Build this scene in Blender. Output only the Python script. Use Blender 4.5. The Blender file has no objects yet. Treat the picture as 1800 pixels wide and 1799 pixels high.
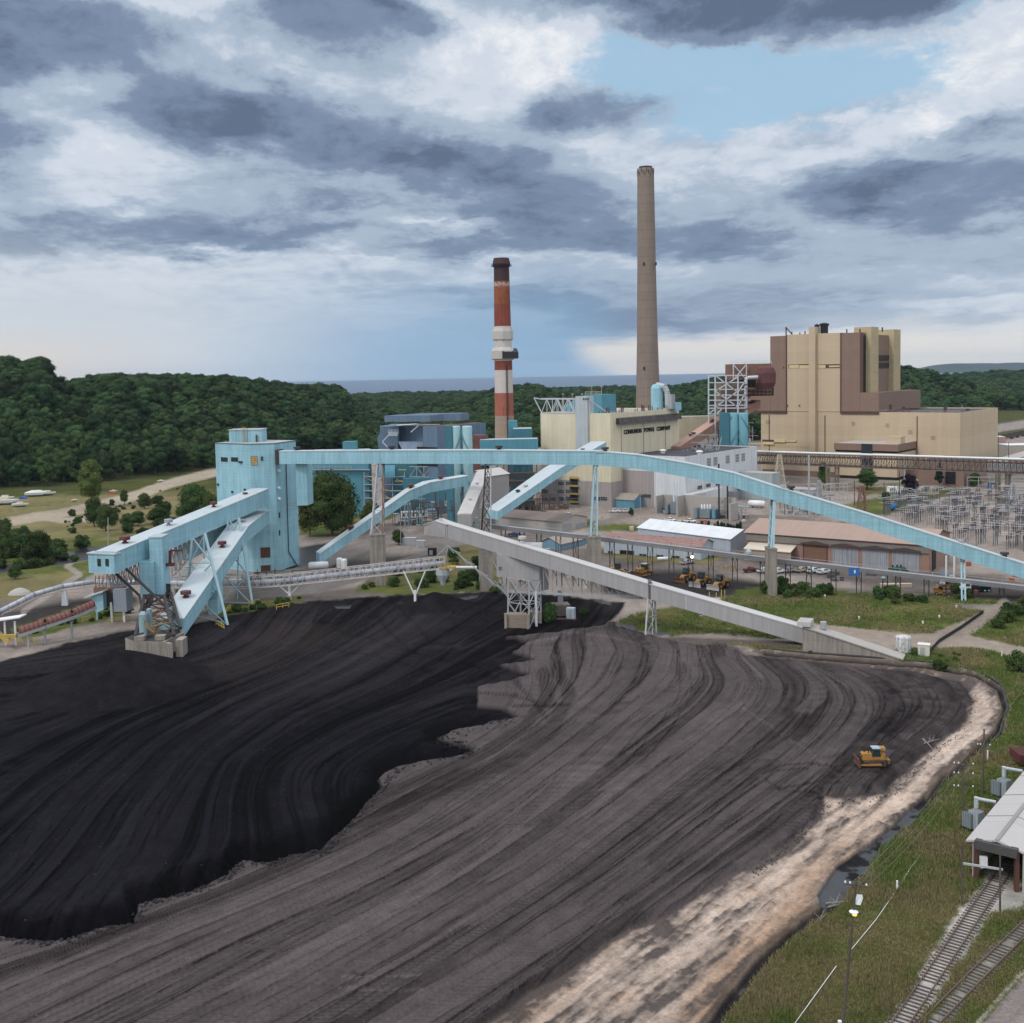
import bpy,math,random
import numpy as np
from mathutils import Vector,Matrix
from mathutils import noise as mnoise
random.seed(7); RNG = np.random.default_rng(11)
C = bpy.context.scene
col = C.collection
R = math.radians
# ---------------------------------------------------------------- camera
F = 1900.0; CX,CY = 900.0,788.0; H = 70.0
PITCH = math.atan((788.0 - 657.0) / F); ROLL = math.atan(0.0193)
_f = Vector((0,math.cos(PITCH),-math.sin(PITCH)))
_R = Vector((1,0,0)); _U = _R.cross(_f)
_r = _R * math.cos(ROLL) - _U * math.sin(ROLL)
_u = _R * math.sin(ROLL) + _U * math.cos(ROLL)
CAM = Vector((0,0,H))
cam_d = bpy.data.cameras.new('camera'); cam = bpy.data.objects.new('camera',cam_d); col.objects.link(cam)
cam.matrix_world = Matrix(((_r.x,_u.x,-_f.x,0),(_r.y,_u.y,-_f.y,0),(_r.z,_u.z,-_f.z,H),(0,0,0,1)))
cam_d.sensor_fit = 'HORIZONTAL'; cam_d.sensor_width = 36.0; cam_d.lens = 36.0 * F / 1800.0
cam_d.shift_y = -(899.5 - CY) / 1800.0
cam_d.clip_start = 1.0; cam_d.clip_end = 120000.0
C.camera = cam
# ---------------------------------------------------------------- world
SUN_EL,SUN_AZ = R(48),R(-125)      # azimuth from +Y towards +X
w = bpy.data.worlds.new('World'); C.world = w; w.use_nodes = True
nt = w.node_tree; N = nt.nodes; L = nt.links; N.clear()
def nn(t,**k):
 n = N.new(t)
 for a,b in k.items(): setattr(n,a,b)
 return n
def mth(op,a,b=None,c=None,clamp=False):
 n = N.new('ShaderNodeMath'); n.operation = op; n.use_clamp = clamp
 for i,v in enumerate((a,b,c)):
  if v is None: continue
  if isinstance(v,(int,float)): n.inputs[i].default_value = v
  else: L.new(v,n.inputs[i])
 return n.outputs[0]
def mixc(f,a,b):
 n = N.new('ShaderNodeMix'); n.data_type = 'RGBA'
 for k,v in ((0,f),(6,a),(7,b)):
  if isinstance(v,(int,float)): n.inputs[k].default_value = v
  elif isinstance(v,tuple): n.inputs[k].default_value = (*v,1)
  else: L.new(v,n.inputs[k])
 return n.outputs[2]
def smooth(x,a,b):
 n = N.new('ShaderNodeMapRange'); n.interpolation_type = 'SMOOTHSTEP'
 L.new(x,n.inputs[0]); n.inputs[1].default_value = a; n.inputs[2].default_value = b
 return n.outputs[0]
def sky_nodes():
 tc = nn('ShaderNodeTexCoord'); sep = nn('ShaderNodeSeparateXYZ'); L.new(tc.outputs['Generated'],sep.inputs[0])
 x,y,z = sep.outputs
 az = mth('ARCTAN2',x,y); hl = mth('SQRT',mth('ADD',mth('MULTIPLY',x,x),mth('MULTIPLY',y,y)))
 el = mth('ARCTAN2',z,hl)
 # U = photo-like hundreds of px to the right of the middle, V = hundreds of px above the horizon
 U = mth('MULTIPLY',mth('TANGENT',mth('MINIMUM',mth('MAXIMUM',mth('MULTIPLY',az,0.7),-1.4),1.4)),27.1)
 U = mth('MULTIPLY',az,19.6)
 V = mth('MULTIPLY',el,19.3)
 cmb = nn('ShaderNodeCombineXYZ'); L.new(U,cmb.inputs[0]); L.new(V,cmb.inputs[1])
 P0 = cmb.outputs[0]
 # plane-projected coordinates for cloud texture: stretched sideways towards the horizon
 inv = mth('DIVIDE',6.0,mth('ADD',mth('MAXIMUM',V,0.0),1.1))
 cq = nn('ShaderNodeCombineXYZ'); L.new(mth('MULTIPLY',U,mth('MULTIPLY',mth('POWER',inv,0.12),0.30)),cq.inputs[0])
 L.new(mth('MULTIPLY',mth('LOGARITHM',mth('ADD',mth('MAXIMUM',V,0.0),1.1),2.718),3.4),cq.inputs[1])
 Q = cq.outputs[0]
 def noise(vec,scale,detail,rough=0.55,off=0.0,dist=0.0):
  m = nn('ShaderNodeMapping'); L.new(vec,m.inputs[0]); m.inputs[1].default_value = (off,off * 1.7,off * .6)
  n = nn('ShaderNodeTexNoise'); L.new(m.outputs[0],n.inputs['Vector'])
  n.inputs['Scale'].default_value = scale; n.inputs['Detail'].default_value = detail
  n.inputs['Roughness'].default_value = rough; n.inputs['Distortion'].default_value = dist
  return n
 wn = noise(Q,1.1,6,0.62,3.3)
 wsub = nn('ShaderNodeVectorMath',operation='SUBTRACT'); L.new(wn.outputs['Color'],wsub.inputs[0]); wsub.inputs[1].default_value = (.5,.5,.5)
 wsc = nn('ShaderNodeVectorMath',operation='MULTIPLY'); L.new(wsub.outputs[0],wsc.inputs[0]); wsc.inputs[1].default_value = (4.0,1.9,0)
 wad = nn('ShaderNodeVectorMath',operation='ADD'); L.new(P0,wad.inputs[0]); L.new(wsc.outputs[0],wad.inputs[1])
 PW = wad.outputs[0]
 def blobs(lst,vec):
  acc = None
  for (px,py,rx,ry,rot,amp) in lst:
   u0 = (px - 900) / 100.0; v0 = (657 - 0.0193 * (px - 900) - py) / 100.0
   m = nn('ShaderNodeMapping',vector_type='TEXTURE'); L.new(vec,m.inputs[0])
   m.inputs[1].default_value = (u0,v0,0); m.inputs[2].default_value = (0,0,-R(rot)); m.inputs[3].default_value = (rx / 100 * 1.35,ry / 100 * 1.35,1)
   g = nn('ShaderNodeTexGradient',gradient_type='SPHERICAL'); L.new(m.outputs[0],g.inputs[0])
   s = smooth(g.outputs['Fac'],0.0,0.75)
   acc = mth('MULTIPLY',s,amp) if acc is None else mth('MULTIPLY_ADD',s,amp,acc)
  return acc
 #            px    py   rx   ry  rot(deg, + = falls to the right) amp
 dark = blobs([(90,115,220,75,12,.95),(10,250,150,120,20,.85),(270,100,90,38,8,.45),(560,60,190,85,12,.95),
     (710,75,95,40,25,.45),(420,130,120,40,0,.30),(380,230,190,80,15,.55),(600,270,330,75,12,.80),(860,310,240,45,4,.55),
     (500,375,240,45,5,.50),(200,430,330,38,-2,.70),(40,470,120,22,0,.40),(480,425,200,20,-6,.40),
     (1320,25,560,75,2,1.05),(1250,75,330,40,4,.30),(1700,50,250,60,0,.5),(1080,205,210,52,-2,.75),(960,255,120,60,-20,.35),
     (1090,375,330,45,3,.60),(900,380,280,22,2,.35),(1000,425,420,30,0,.70),(1650,360,250,62,4,.85),(1480,340,180,40,4,.40),(1760,275,150,32,-5,.50),(1560,225,160,18,-5,.35),
     (1500,450,420,38,2,.35),(1250,540,500,60,2,.52),(880,535,260,22,4,.35),(1150,580,330,30,0,.30)],PW)
 lite = blobs([(220,20,330,60,5,.75),(260,130,90,30,30,.4),(820,110,150,110,20,.55),(960,120,150,90,5,.65),(190,190,90,30,10,.55),(400,120,120,32,5,.5),(180,340,260,45,10,.35),
     (700,400,260,16,2,.40),(980,265,180,32,-4,.45),(1740,170,170,75,-20,.8),(1620,262,170,20,-3,.5),(1400,300,330,28,3,.35),(300,480,420,32,0,.30),
     (1560,560,330,18,0,.55),(1700,600,380,42,0,.55)],PW)
 blue = blobs([(1330,165,330,75,4,1.15),(1200,120,180,40,0,.6),(1480,210,240,45,0,.8),(1200,240,140,30,0,.5),(1750,85,130,26,-10,.8)],PW)
 n1 = noise(Q,1.7,10,0.66,0.0,.5); n2 = noise(Q,6.0,8,0.68,5.0,.3)
 n1f = mth('SUBTRACT',n1.outputs['Fac'],0.5); n2f = mth('SUBTRACT',n2.outputs['Fac'],0.5)
 amp = smooth(V,0.3,2.2)
 d = mth('MULTIPLY_ADD',mth('MULTIPLY',n1f,1.2),mth('MULTIPLY_ADD',amp,.9,.1),mth('ADD',mth('MULTIPLY',dark,.84),0.30))
 d = mth('MULTIPLY_ADD',mth('MULTIPLY',n2f,0.55),mth('MULTIPLY_ADD',amp,.9,.1),d)
 d = mth('MULTIPLY_ADD',lite,-0.40,d)
 d = mth('MULTIPLY_ADD',d,.62,.13)
 ramp = nn('ShaderNodeValToRGB'); L.new(d,ramp.inputs[0])
 cr = ramp.color_ramp; cr.interpolation = 'EASE'
 for i,(p,c) in enumerate([(0.0,(.87,.89,.91)),(.2,(.64,.70,.79)),(.45,(.40,.49,.61)),(.75,(.205,.275,.395)),(1.0,(.12,.165,.255))]):
  e = cr.elements[i] if i < 2 else cr.elements.new(p)
  e.position = p; e.color = (*c,1)
 cloud = ramp.outputs[0]
 sky = nn('ShaderNodeTexSky',sky_type='NISHITA'); sky.sun_disc = False; sky.sun_elevation = SUN_EL; sky.sun_rotation = SUN_AZ
 sky.altitude = 200; sky.air_density = 1.0; sky.dust_density = 2.0
 skc = nn('ShaderNodeVectorMath',operation='MULTIPLY'); L.new(sky.outputs[0],skc.inputs[0]); skc.inputs[1].default_value = (.085,.085,.085)
 bsk = mixc(0.72,skc.outputs[0],(.44,.67,.87))
 bf = smooth(mth('MULTIPLY_ADD',mth('ADD',n1f,n2f),1.3,mth('SUBTRACT',blue,mth('MULTIPLY',dark,.7))),.15,1.0)
 c1 = mixc(mth('MULTIPLY',bf,.95),cloud,bsk)
 # light near the horizon: pale left, blue rain curtain, cream wedge, pale right
 hz = blobs([(-100,600,620,150,0,.95),(100,660,500,60,0,.5)],P0)
 c2 = mixc(mth('MULTIPLY',mth('MINIMUM',hz,1.0),.8),c1,(.64,.69,.74))
 wl = mth('MULTIPLY',smooth(V,1.2,-.1),smooth(U,-5.0,-9.0))
 c2 = mixc(mth('MULTIPLY',wl,.8),c2,(.86,.70,.55))
 wsmall = nn('ShaderNodeVectorMath',operation='SCALE'); L.new(wsub.outputs[0],wsmall.inputs[0]); wsmall.inputs['Scale'].default_value = .5
 Uw = mth('ADD',U,nn_sep(wsmall.outputs[0],0)); Vw = mth('ADD',V,nn_sep(wsmall.outputs[0],1))
 rain = mth('MULTIPLY',smooth(V,2.3,.2),mth('MULTIPLY',smooth(U,-6.0,-1.0),smooth(U,2.6,.8)))
 c3 = mixc(mth('MULTIPLY',rain,.85),c2,(.24,.42,.62))
 edge = mth('MULTIPLY_ADD',mth('POWER',mth('MAXIMUM',mth('SUBTRACT',.62,V),0.0),1.6),1.2,1.05)
 wedge = mth('MULTIPLY',smooth(mth('SUBTRACT',Uw,edge),-.30,.55),smooth(Vw,.66,.40))
 wr = mth('MULTIPLY',wedge,smooth(U,10.5,6.5))
 c4 = mixc(mth('MULTIPLY',wr,.92),c3,(.80,.76,.71))
 rr = mth('MULTIPLY',smooth(U,3.5,7.0),smooth(mth('MULTIPLY_ADD',n1f,1.0,V),1.05,.1))
 c4 = mixc(mth('MULTIPLY',rr,.85),c4,(.80,.77,.72))
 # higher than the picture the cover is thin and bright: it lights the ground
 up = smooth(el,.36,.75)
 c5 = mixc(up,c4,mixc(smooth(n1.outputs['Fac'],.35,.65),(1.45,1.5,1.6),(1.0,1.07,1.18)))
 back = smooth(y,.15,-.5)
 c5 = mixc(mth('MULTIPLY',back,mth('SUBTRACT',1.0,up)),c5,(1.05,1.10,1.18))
 below = smooth(z,0.0,-.02)
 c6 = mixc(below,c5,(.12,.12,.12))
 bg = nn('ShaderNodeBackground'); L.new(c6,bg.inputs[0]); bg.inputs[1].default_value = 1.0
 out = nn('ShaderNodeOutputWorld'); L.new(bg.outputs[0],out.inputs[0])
def nn_sep(v,i):
 s = N.new('ShaderNodeSeparateXYZ'); L.new(v,s.inputs[0]); return s.outputs[i]
sky_nodes()
w.cycles.sampling_method = 'MANUAL'; w.cycles.sample_map_resolution = 512
sun_d = bpy.data.lights.new('sun','SUN'); sun_d.energy = 1.4; sun_d.angle = R(11); sun_d.color = (1.0,.95,.88)
sun = bpy.data.objects.new('sun',sun_d); col.objects.link(sun)
sdir = Vector((math.sin(SUN_AZ) * math.cos(SUN_EL),math.cos(SUN_AZ) * math.cos(SUN_EL),math.sin(SUN_EL)))
sun.rotation_euler = sdir.to_track_quat('Z','Y').to_euler()
sun.location = (0,0,300)
C.view_settings.view_transform = 'Standard'; C.view_settings.look = 'None'
C.view_settings.exposure = 0.0; C.view_settings.gamma = 1.0
try:
 C.cycles.max_bounces = 4; C.cycles.diffuse_bounces = 2; C.cycles.glossy_bounces = 2; C.cycles.transparent_max_bounces = 4
 C.cycles.volume_bounces = 0; C.cycles.use_denoising = True
 C.cycles.caustics_reflective = False; C.cycles.caustics_refractive = False
except Exception: pass
# ---------------------------------------------------------------- photo <-> place
def ray(px,py):
 return _r * ((px - CX) / F) + _u * ((CY - py) / F) + _f
def hor(px): return 657.0 - 0.0193 * (px - 900)
def G(px,py,z=0.0):
 d = ray(px,py); t = (z - H) / d.z
 return Vector((d.x * t,d.y * t,z))
def V3(px,py,Y):
 d = ray(px,py); t = Y / d.y
 return Vector((d.x * t,Y,H + d.z * t))
def proj(p):
 q = Vector(p) - CAM; t = q.dot(_f)
 return CX + F * q.dot(_r) / t,CY - F * q.dot(_u) / t
def Zat(p,py):
 """height z above the plan point p at which it shows at photo row py"""
 lo,hi = -50.0,400.0
 for _ in range(40):
  m = (lo + hi) / 2
  if proj((p[0],p[1],m))[1] > py: lo = m
  else: hi = m
 return (lo + hi) / 2
def ext(p,d,px,z=0.0,lo=0.0,hi=400.0):
 """length along plan direction d from p at which it shows at photo column px"""
 f = lambda t: proj((p[0] + d[0] * t,p[1] + d[1] * t,z))[0] - px
 s = 1 if f(hi) > f(lo) else -1
 for _ in range(50):
  m = (lo + hi) / 2
  if f(m) * s < 0: lo = m
  else: hi = m
 return (lo + hi) / 2
A1 = R(-38.5)
E1 = Vector((math.cos(A1),math.sin(A1),0)); E2 = Vector((-math.sin(A1),math.cos(A1),0))
UP = Vector((0,0,1))
# ---------------------------------------------------------------- things
def empty(name,loc,label,cat,group=None):
 o = bpy.data.objects.new(name,None); col.objects.link(o); o.location = loc
 o.empty_display_size = .5
 o['label'] = label; o['category'] = cat
 if group: o['group'] = group
 o['_ox'] = loc[0]; o['_oy'] = loc[1]; o['_oz'] = loc[2]
 return o
def tag(o,label=None,cat=None,group=None,kind=None):
 if label: o['label'] = label
 if cat: o['category'] = cat
 if group: o['group'] = group
 if kind: o['kind'] = kind
 return o
def org(o):
 return Vector((o['_ox'],o['_oy'],o['_oz'])) if o is not None else Vector((0,0,0))
class MB:
 def __init__(s): s.v = []; s.f = []
 def face(s,pts):
  n = len(s.v); s.v += [tuple(p) for p in pts]; s.f.append(tuple(range(n,n + len(pts)))); return s
 def hexa(s,p):   # 8 points, bottom ring then top ring
  n = len(s.v); s.v += [tuple(q) for q in p]
  for f in ((3,2,1,0),(4,5,6,7),(0,1,5,4),(1,2,6,5),(2,3,7,6),(3,0,4,7)): s.f.append(tuple(n + i for i in f))
  return s
 def box(s,c,sx,sy,sz,rot=0.0):   # c = centre of the bottom
  cx,cy,cz = c; a = Vector((math.cos(rot),math.sin(rot),0)) * (sx / 2); b = Vector((-math.sin(rot),math.cos(rot),0)) * (sy / 2)
  c = Vector(c); q = [c - a - b,c + a - b,c + a + b,c - a + b]
  return s.hexa(q + [p + UP * sz for p in q])
 def prism(s,poly,z0,z1):           # plan polygon, counter-clockwise
  n = len(s.v); m = len(poly)
  s.v += [(p[0],p[1],z0) for p in poly] + [(p[0],p[1],z1) for p in poly]
  s.f.append(tuple(n + i for i in reversed(range(m)))); s.f.append(tuple(n + m + i for i in range(m)))
  for i in range(m): j = (i + 1) % m; s.f.append((n + i,n + j,n + m + j,n + m + i))
  return s
 def slab(s,o,a,b,z0,z1):         # o corner, a,b plan vectors
  o = Vector(o); o.z = 0; a = Vector(a); b = Vector(b)
  q = [o,o + a,o + a + b,o + b]
  if a.x * b.y - a.y * b.x < 0: q = [o,o + b,o + a + b,o + a]
  return s.hexa([p + UP * z0 for p in q] + [p + UP * z1 for p in q])
 def beam(s,p,q,w=.3,h=None,up=UP):
  h = h or w; p = Vector(p); q = Vector(q); d = (q - p)
  if d.length < 1e-6: return s
  d.normalize()
  u = Vector(up) if abs(d.dot(Vector(up))) < .98 else Vector((1,0,0))
  a = d.cross(u).normalized() * (w / 2); b = a.cross(d).normalized() * (h / 2)
  return s.hexa([p - a - b,p + a - b,q + a - b,q - a - b,p - a + b,p + a + b,q + a + b,q - a + b])
 def tube(s,p,q,r,n=10,r2=None,caps=True):
  p = Vector(p); q = Vector(q); d = (q - p).normalized(); r2 = r if r2 is None else r2
  u = UP if abs(d.z) < .95 else Vector((1,0,0))
  a = d.cross(u).normalized(); b = d.cross(a).normalized(); k = len(s.v)
  for c,rr in ((p,r),(q,r2)):
   for i in range(n):
    t = 2 * math.pi * i / n; s.v.append(tuple(c + a * math.cos(t) * rr + b * math.sin(t) * rr))
  for i in range(n): j = (i + 1) % n; s.f.append((k + i,k + n + i,k + n + j,k + j))
  if caps: s.f.append(tuple(k + i for i in range(n))); s.f.append(tuple(k + n + i for i in reversed(range(n))))
  return s
 def lathe(s,c,prof,n=24,caps=True):
  k = len(s.v); c = Vector(c)
  for r,z in prof:
   for i in range(n):
    t = 2 * math.pi * i / n; s.v.append((c.x + r * math.cos(t),c.y + r * math.sin(t),c.z + z))
  for j in range(len(prof) - 1):
   for i in range(n):
    m = (i + 1) % n; s.f.append((k + j * n + i,k + j * n + m,k + j * n + n + m,k + j * n + n + i))
  if caps: s.f.append(tuple(k + i for i in reversed(range(n)))); s.f.append(tuple(k + (len(prof) - 1) * n + i for i in range(n)))
  return s
 def loft(s,rings,closed=True):
  k = len(s.v); n = len(rings[0])
  for r in rings: s.v += [tuple(p) for p in r]
  for j in range(len(rings) - 1):
   for i in range(n if closed else n - 1):
    m = (i + 1) % n; s.f.append((k + j * n + i,k + j * n + m,k + j * n + n + m,k + j * n + n + i))
  if closed: s.f.append(tuple(k + i for i in reversed(range(n)))); s.f.append(tuple(k + (len(rings) - 1) * n + i for i in range(n)))
  return s
 def build(s,name,mat,parent=None,smooth=False):
  o_ = org(parent)
  me = bpy.data.meshes.new(name)
  me.from_pydata([(a - o_.x,b - o_.y,c - o_.z) for a,b,c in s.v],[],s.f)
  me.materials.append(mat)
  if smooth: me.polygons.foreach_set('use_smooth',[True] * len(me.polygons))
  me.update()
  o = bpy.data.objects.new(name,me); col.objects.link(o)
  if parent is not None: o.parent = parent; o['_ox'],o['_oy'],o['_oz'] = o_
  else: o['_ox'] = o['_oy'] = o['_oz'] = 0.0
  return o
def copy_tree(o,parent=None):
 c = o.copy(); col.objects.link(c); c.parent = parent
 for ch in o.children: copy_tree(ch,c)
 return c
def place(proto,used,loc,rz=0.0,label=None,group=None,sc=None):
 """first call uses the proto itself, later calls copy it with its parts"""
 o = proto if not used.get(proto.name) else copy_tree(proto)
 used[proto.name] = True
 o.location = loc; o.rotation_euler = (0,0,rz)
 if sc is not None: o.scale = sc if hasattr(sc,'__len__') else (sc,) * 3
 if label: o['label'] = label
 if group: o['group'] = group
 return o
# ---------------------------------------------------------------- materials
MATS = {}
def mat(name,color,rough=.75,seam=None,sdark=.72,var=.12,vscale=.25,rust=0.0,metal=0.0,streak=0.0,sw=.05,spec=.3,emit=None,bump=0.0):
 """procedural paint/steel/concrete: large mottling, optional panel seams every (u, v) metres, optional vertical streaks"""
 if name in MATS: return MATS[name]
 m = bpy.data.materials.new(name); m.use_nodes = True; MATS[name] = m
 nt = m.node_tree; N = nt.nodes; L = nt.links
 bs = N['Principled BSDF']; bs.inputs['Roughness'].default_value = rough; bs.inputs['Metallic'].default_value = metal
 bs.inputs['Specular IOR Level'].default_value = spec
 geo = N.new('ShaderNodeNewGeometry')
 def M(op,a,b=None,c=None,cl=False):
  n = N.new('ShaderNodeMath'); n.operation = op; n.use_clamp = cl
  for i,v in enumerate((a,b,c)):
   if v is None: continue
   if isinstance(v,(int,float)): n.inputs[i].default_value = v
   else: L.new(v,n.inputs[i])
  return n.outputs[0]
 def NZ(vec,sc,det=4,ro=.6):
  n = N.new('ShaderNodeTexNoise'); L.new(vec,n.inputs['Vector']); n.inputs['Scale'].default_value = sc
  n.inputs['Detail'].default_value = det; n.inputs['Roughness'].default_value = ro; return n.outputs['Fac']
 pos = geo.outputs['Position']
 f = M('MULTIPLY_ADD',M('SUBTRACT',NZ(pos,vscale,5),.5),var * 3.0,1.0)
 f2 = M('MULTIPLY_ADD',M('SUBTRACT',NZ(pos,vscale * 9,3),.5),var * 1.4,f)
 if streak or seam:
  vm = N.new('ShaderNodeVectorMath'); vm.operation = 'CROSS_PRODUCT'; L.new(geo.outputs['True Normal'],vm.inputs[0]); vm.inputs[1].default_value = (0,0,1)
  vn = N.new('ShaderNodeVectorMath'); vn.operation = 'NORMALIZE'; L.new(vm.outputs[0],vn.inputs[0])
  dt = N.new('ShaderNodeVectorMath'); dt.operation = 'DOT_PRODUCT'; L.new(vn.outputs[0],dt.inputs[0]); L.new(pos,dt.inputs[1])
  sp = N.new('ShaderNodeSeparateXYZ'); L.new(pos,sp.inputs[0])
  u = dt.outputs['Value']; v = sp.outputs[2]
  if streak:
   cb = N.new('ShaderNodeCombineXYZ'); L.new(u,cb.inputs[0]); L.new(M('MULTIPLY',v,.06),cb.inputs[1])
   f2 = M('MULTIPLY',f2,M('SUBTRACT',1.0,M('MULTIPLY',M('MULTIPLY',M('SUBTRACT',NZ(cb.outputs[0],.9,5,.7),.42,None,True),5.0,None,True),streak)))
  if seam:
   for val,per in ((u,seam[0]),(v,seam[1])):
    if not per: continue
    q = M('FRACT',M('DIVIDE',val,per))
    line = M('LESS_THAN',q,sw / per * 2)
    f2 = M('MULTIPLY',f2,M('SUBTRACT',1.0,M('MULTIPLY',line,1 - sdark)))
    # each panel a slightly different tone
    wn = N.new('ShaderNodeTexWhiteNoise'); wn.noise_dimensions = '1D'; L.new(M('FLOOR',M('DIVIDE',val,per)),wn.inputs['W'])
    f2 = M('MULTIPLY',f2,M('MULTIPLY_ADD',wn.outputs['Value'],.07,.965))
 mx = N.new('ShaderNodeMix'); mx.data_type = 'RGBA'; mx.blend_type = 'MULTIPLY'; mx.inputs[0].default_value = 1.0
 mx.inputs[6].default_value = (*color,1); cc = N.new('ShaderNodeCombineColor')
 for i in range(3): L.new(f2,cc.inputs[i])
 L.new(cc.outputs[0],mx.inputs[7]); outc = mx.outputs[2]
 if rust:
  r = N.new('ShaderNodeMix'); r.data_type = 'RGBA'
  a = M('MULTIPLY',M('SUBTRACT',NZ(pos,.8,6,.7),1 - rust - .14),7.0,None,True)
  L.new(a,r.inputs[0]); L.new(outc,r.inputs[6]); r.inputs[7].default_value = (.12,.055,.035,1); outc = r.outputs[2]
 L.new(outc,bs.inputs['Base Color'])
 if bump:
  b = N.new('ShaderNodeBump'); b.inputs['Strength'].default_value = bump; b.inputs['Distance'].default_value = .1
  L.new(NZ(pos,3.0,5),b.inputs['Height']); L.new(b.outputs[0],bs.inputs['Normal'])
 if emit:
  bs.inputs['Emission Color'].default_value = (*emit[0],1); bs.inputs['Emission Strength'].default_value = emit[1]
 return m
TEAL = mat('pale_teal_siding',(.30,.52,.605),seam=(3.2,1.15),sdark=.88,var=.09,streak=.20)
TEALR = mat('pale_teal_roof',(.42,.475,.50),var=.05,seam=(6.0,0),sdark=.85)
TEALD = mat('deep_teal_siding',(.055,.175,.225),seam=(2.0,0),sdark=.85,var=.10,streak=.1)
TEALM = mat('mid_teal_siding',(.09,.26,.33),seam=(2.0,0),sdark=.88,var=.08,streak=.1)
TEALS = mat('teal_steel',(.26,.38,.42),rough=.6,var=.12,rust=.16)
GREY = mat('pale_grey_siding',(.36,.35,.35),seam=(3.0,0),sdark=.90,var=.05,streak=.12)
GREYR = mat('pale_grey_roof',(.47,.46,.455),var=.06,seam=(6.0,0),sdark=.8)
GSTEEL = mat('galvanised_steel',(.34,.35,.36),rough=.55,var=.15,rust=.12)
DSTEEL = mat('dark_weathered_steel',(.045,.040,.040),rough=.8,var=.25,rust=.12)
RSTEEL = mat('rusty_steel',(.20,.11,.08),rough=.85,var=.3,rust=.3)
SSTEEL = mat('silver_steel',(.50,.52,.56),rough=.45,var=.1)
CONC = mat('weathered_concrete',(.30,.27,.235),rough=.9,var=.12,streak=.35,seam=(0,3.0),sdark=.85,bump=.3)
RUST = mat('rusted_vent',(.11,.045,.045),rough=.85,var=.3,rust=.2)
VENTG = mat('grey_vent',(.30,.30,.33),rough=.5)
BLACK = mat('black_opening',(.012,.012,.014),rough=.6)
GLASS = mat('dark_window_glass',(.035,.042,.05),rough=.15,spec=.6,var=.3)
WHITE = mat('white_paint',(.72,.73,.74),rough=.5,var=.06)
YEL = mat('safety_yellow',(.46,.33,.08),rough=.6,var=.15)
TAN = mat('tan_siding',(.50,.40,.28),seam=(3.0,6.2),sdark=.90,var=.035,sw=.07)
BRN = mat('brown_siding',(.225,.15,.118),seam=(3.0,6.2),sdark=.93,var=.05,sw=.06)
DBRN = mat('dark_brown_trim',(.085,.052,.045),var=.1)
CREAM = mat('cream_siding',(.66,.60,.44),seam=(2.2,0),sdark=.90,var=.05,streak=.12)
WSID = mat('white_grey_siding',(.62,.64,.66),seam=(1.8,0),sdark=.86,var=.05,streak=.15)
BEIGE = mat('beige_grey_siding',(.36,.32,.31),seam=(1.8,0),sdark=.86,var=.06,streak=.15)
ROOFD = mat('dark_roof_felt',(.055,.05,.06),var=.25)
SILV = mat('silver_siding',(.45,.49,.52),rough=.5,seam=(1.2,0),sdark=.85,var=.05,streak=.15)
SLATE = mat('slate_blue_siding',(.13,.19,.27),seam=(2.5,0),sdark=.9,var=.07,streak=.15)
# ---------------------------------------------------------------- numpy helpers
def fade(t): return t * t * t * (t * (t * 6 - 15) + 10)
_perm = RNG.permutation(4096)
_grad = RNG.uniform(-1,1,4096)
def vnoise(x,y,seed=0):
 xi = np.floor(x).astype(np.int64); yi = np.floor(y).astype(np.int64)
 xf = fade(x - xi); yf = fade(y - yi)
 def h(a,b): return _grad[(_perm[(a + seed * 131) & 4095] + b * 57 + seed * 17) & 4095]
 a = h(xi,yi); b = h(xi + 1,yi); c = h(xi,yi + 1); d = h(xi + 1,yi + 1)
 return (a * (1 - xf) + b * xf) * (1 - yf) + (c * (1 - xf) + d * xf) * yf
def fbm(x,y,oct=4,seed=0,rough=.5):
 s = 0; a = 1; t = 0
 for i in range(oct):
  s = s + a * vnoise(x * 2 ** i + i * 13.7,y * 2 ** i + i * 7.1,seed + i); t += a; a *= rough
 return s / t
def sdist(px,py,poly):
 """signed distance in photo pixels, negative inside"""
 P = np.asarray(poly,float); d = np.full(px.shape,1e9); ins = np.zeros(px.shape,bool)
 n = len(P)
 for i in range(n):
  a = P[i]; b = P[(i + 1) % n]; e = b - a
  t = np.clip(((px - a[0]) * e[0] + (py - a[1]) * e[1]) / (e @ e + 1e-9),0,1)
  dx = px - a[0] - t * e[0]; dy = (py - a[1] - t * e[1])
  d = np.minimum(d,dx * dx + dy * dy)
  c = ((a[1] > py) != (b[1] > py)) & (px < (b[0] - a[0]) * (py - a[1]) / (b[1] - a[1] + 1e-12) + a[0])
  ins ^= c
 d = np.sqrt(d); return np.where(ins,-d,d)
def sline(px,py,line):
 P = np.asarray(line,float); d = np.full(px.shape,1e9)
 for i in range(len(P) - 1):
  a = P[i]; e = P[i + 1] - a
  t = np.clip(((px - a[0]) * e[0] + (py - a[1]) * e[1]) / (e @ e + 1e-9),0,1)
  d = np.minimum(d,(px - a[0] - t * e[0]) ** 2 + (py - a[1] - t * e[1]) ** 2)
 return np.sqrt(d)
def sstep(x,a,b):
 t = np.clip((x - a) / (b - a),0,1); return t * t * (3 - 2 * t)
def near(px,py,poly,m=60):
 P = np.asarray(poly,float)
 return (px > P[:,0].min() - m) & (px < P[:,0].max() + m) & (py > P[:,1].min() - m) & (py < P[:,1].max() + m)
_k = np.array([0,80,110,180,300,400,560,600,615,640,2000]); _s = np.array([70,68,50,58,53,52,42,41,26,0,0])
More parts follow.
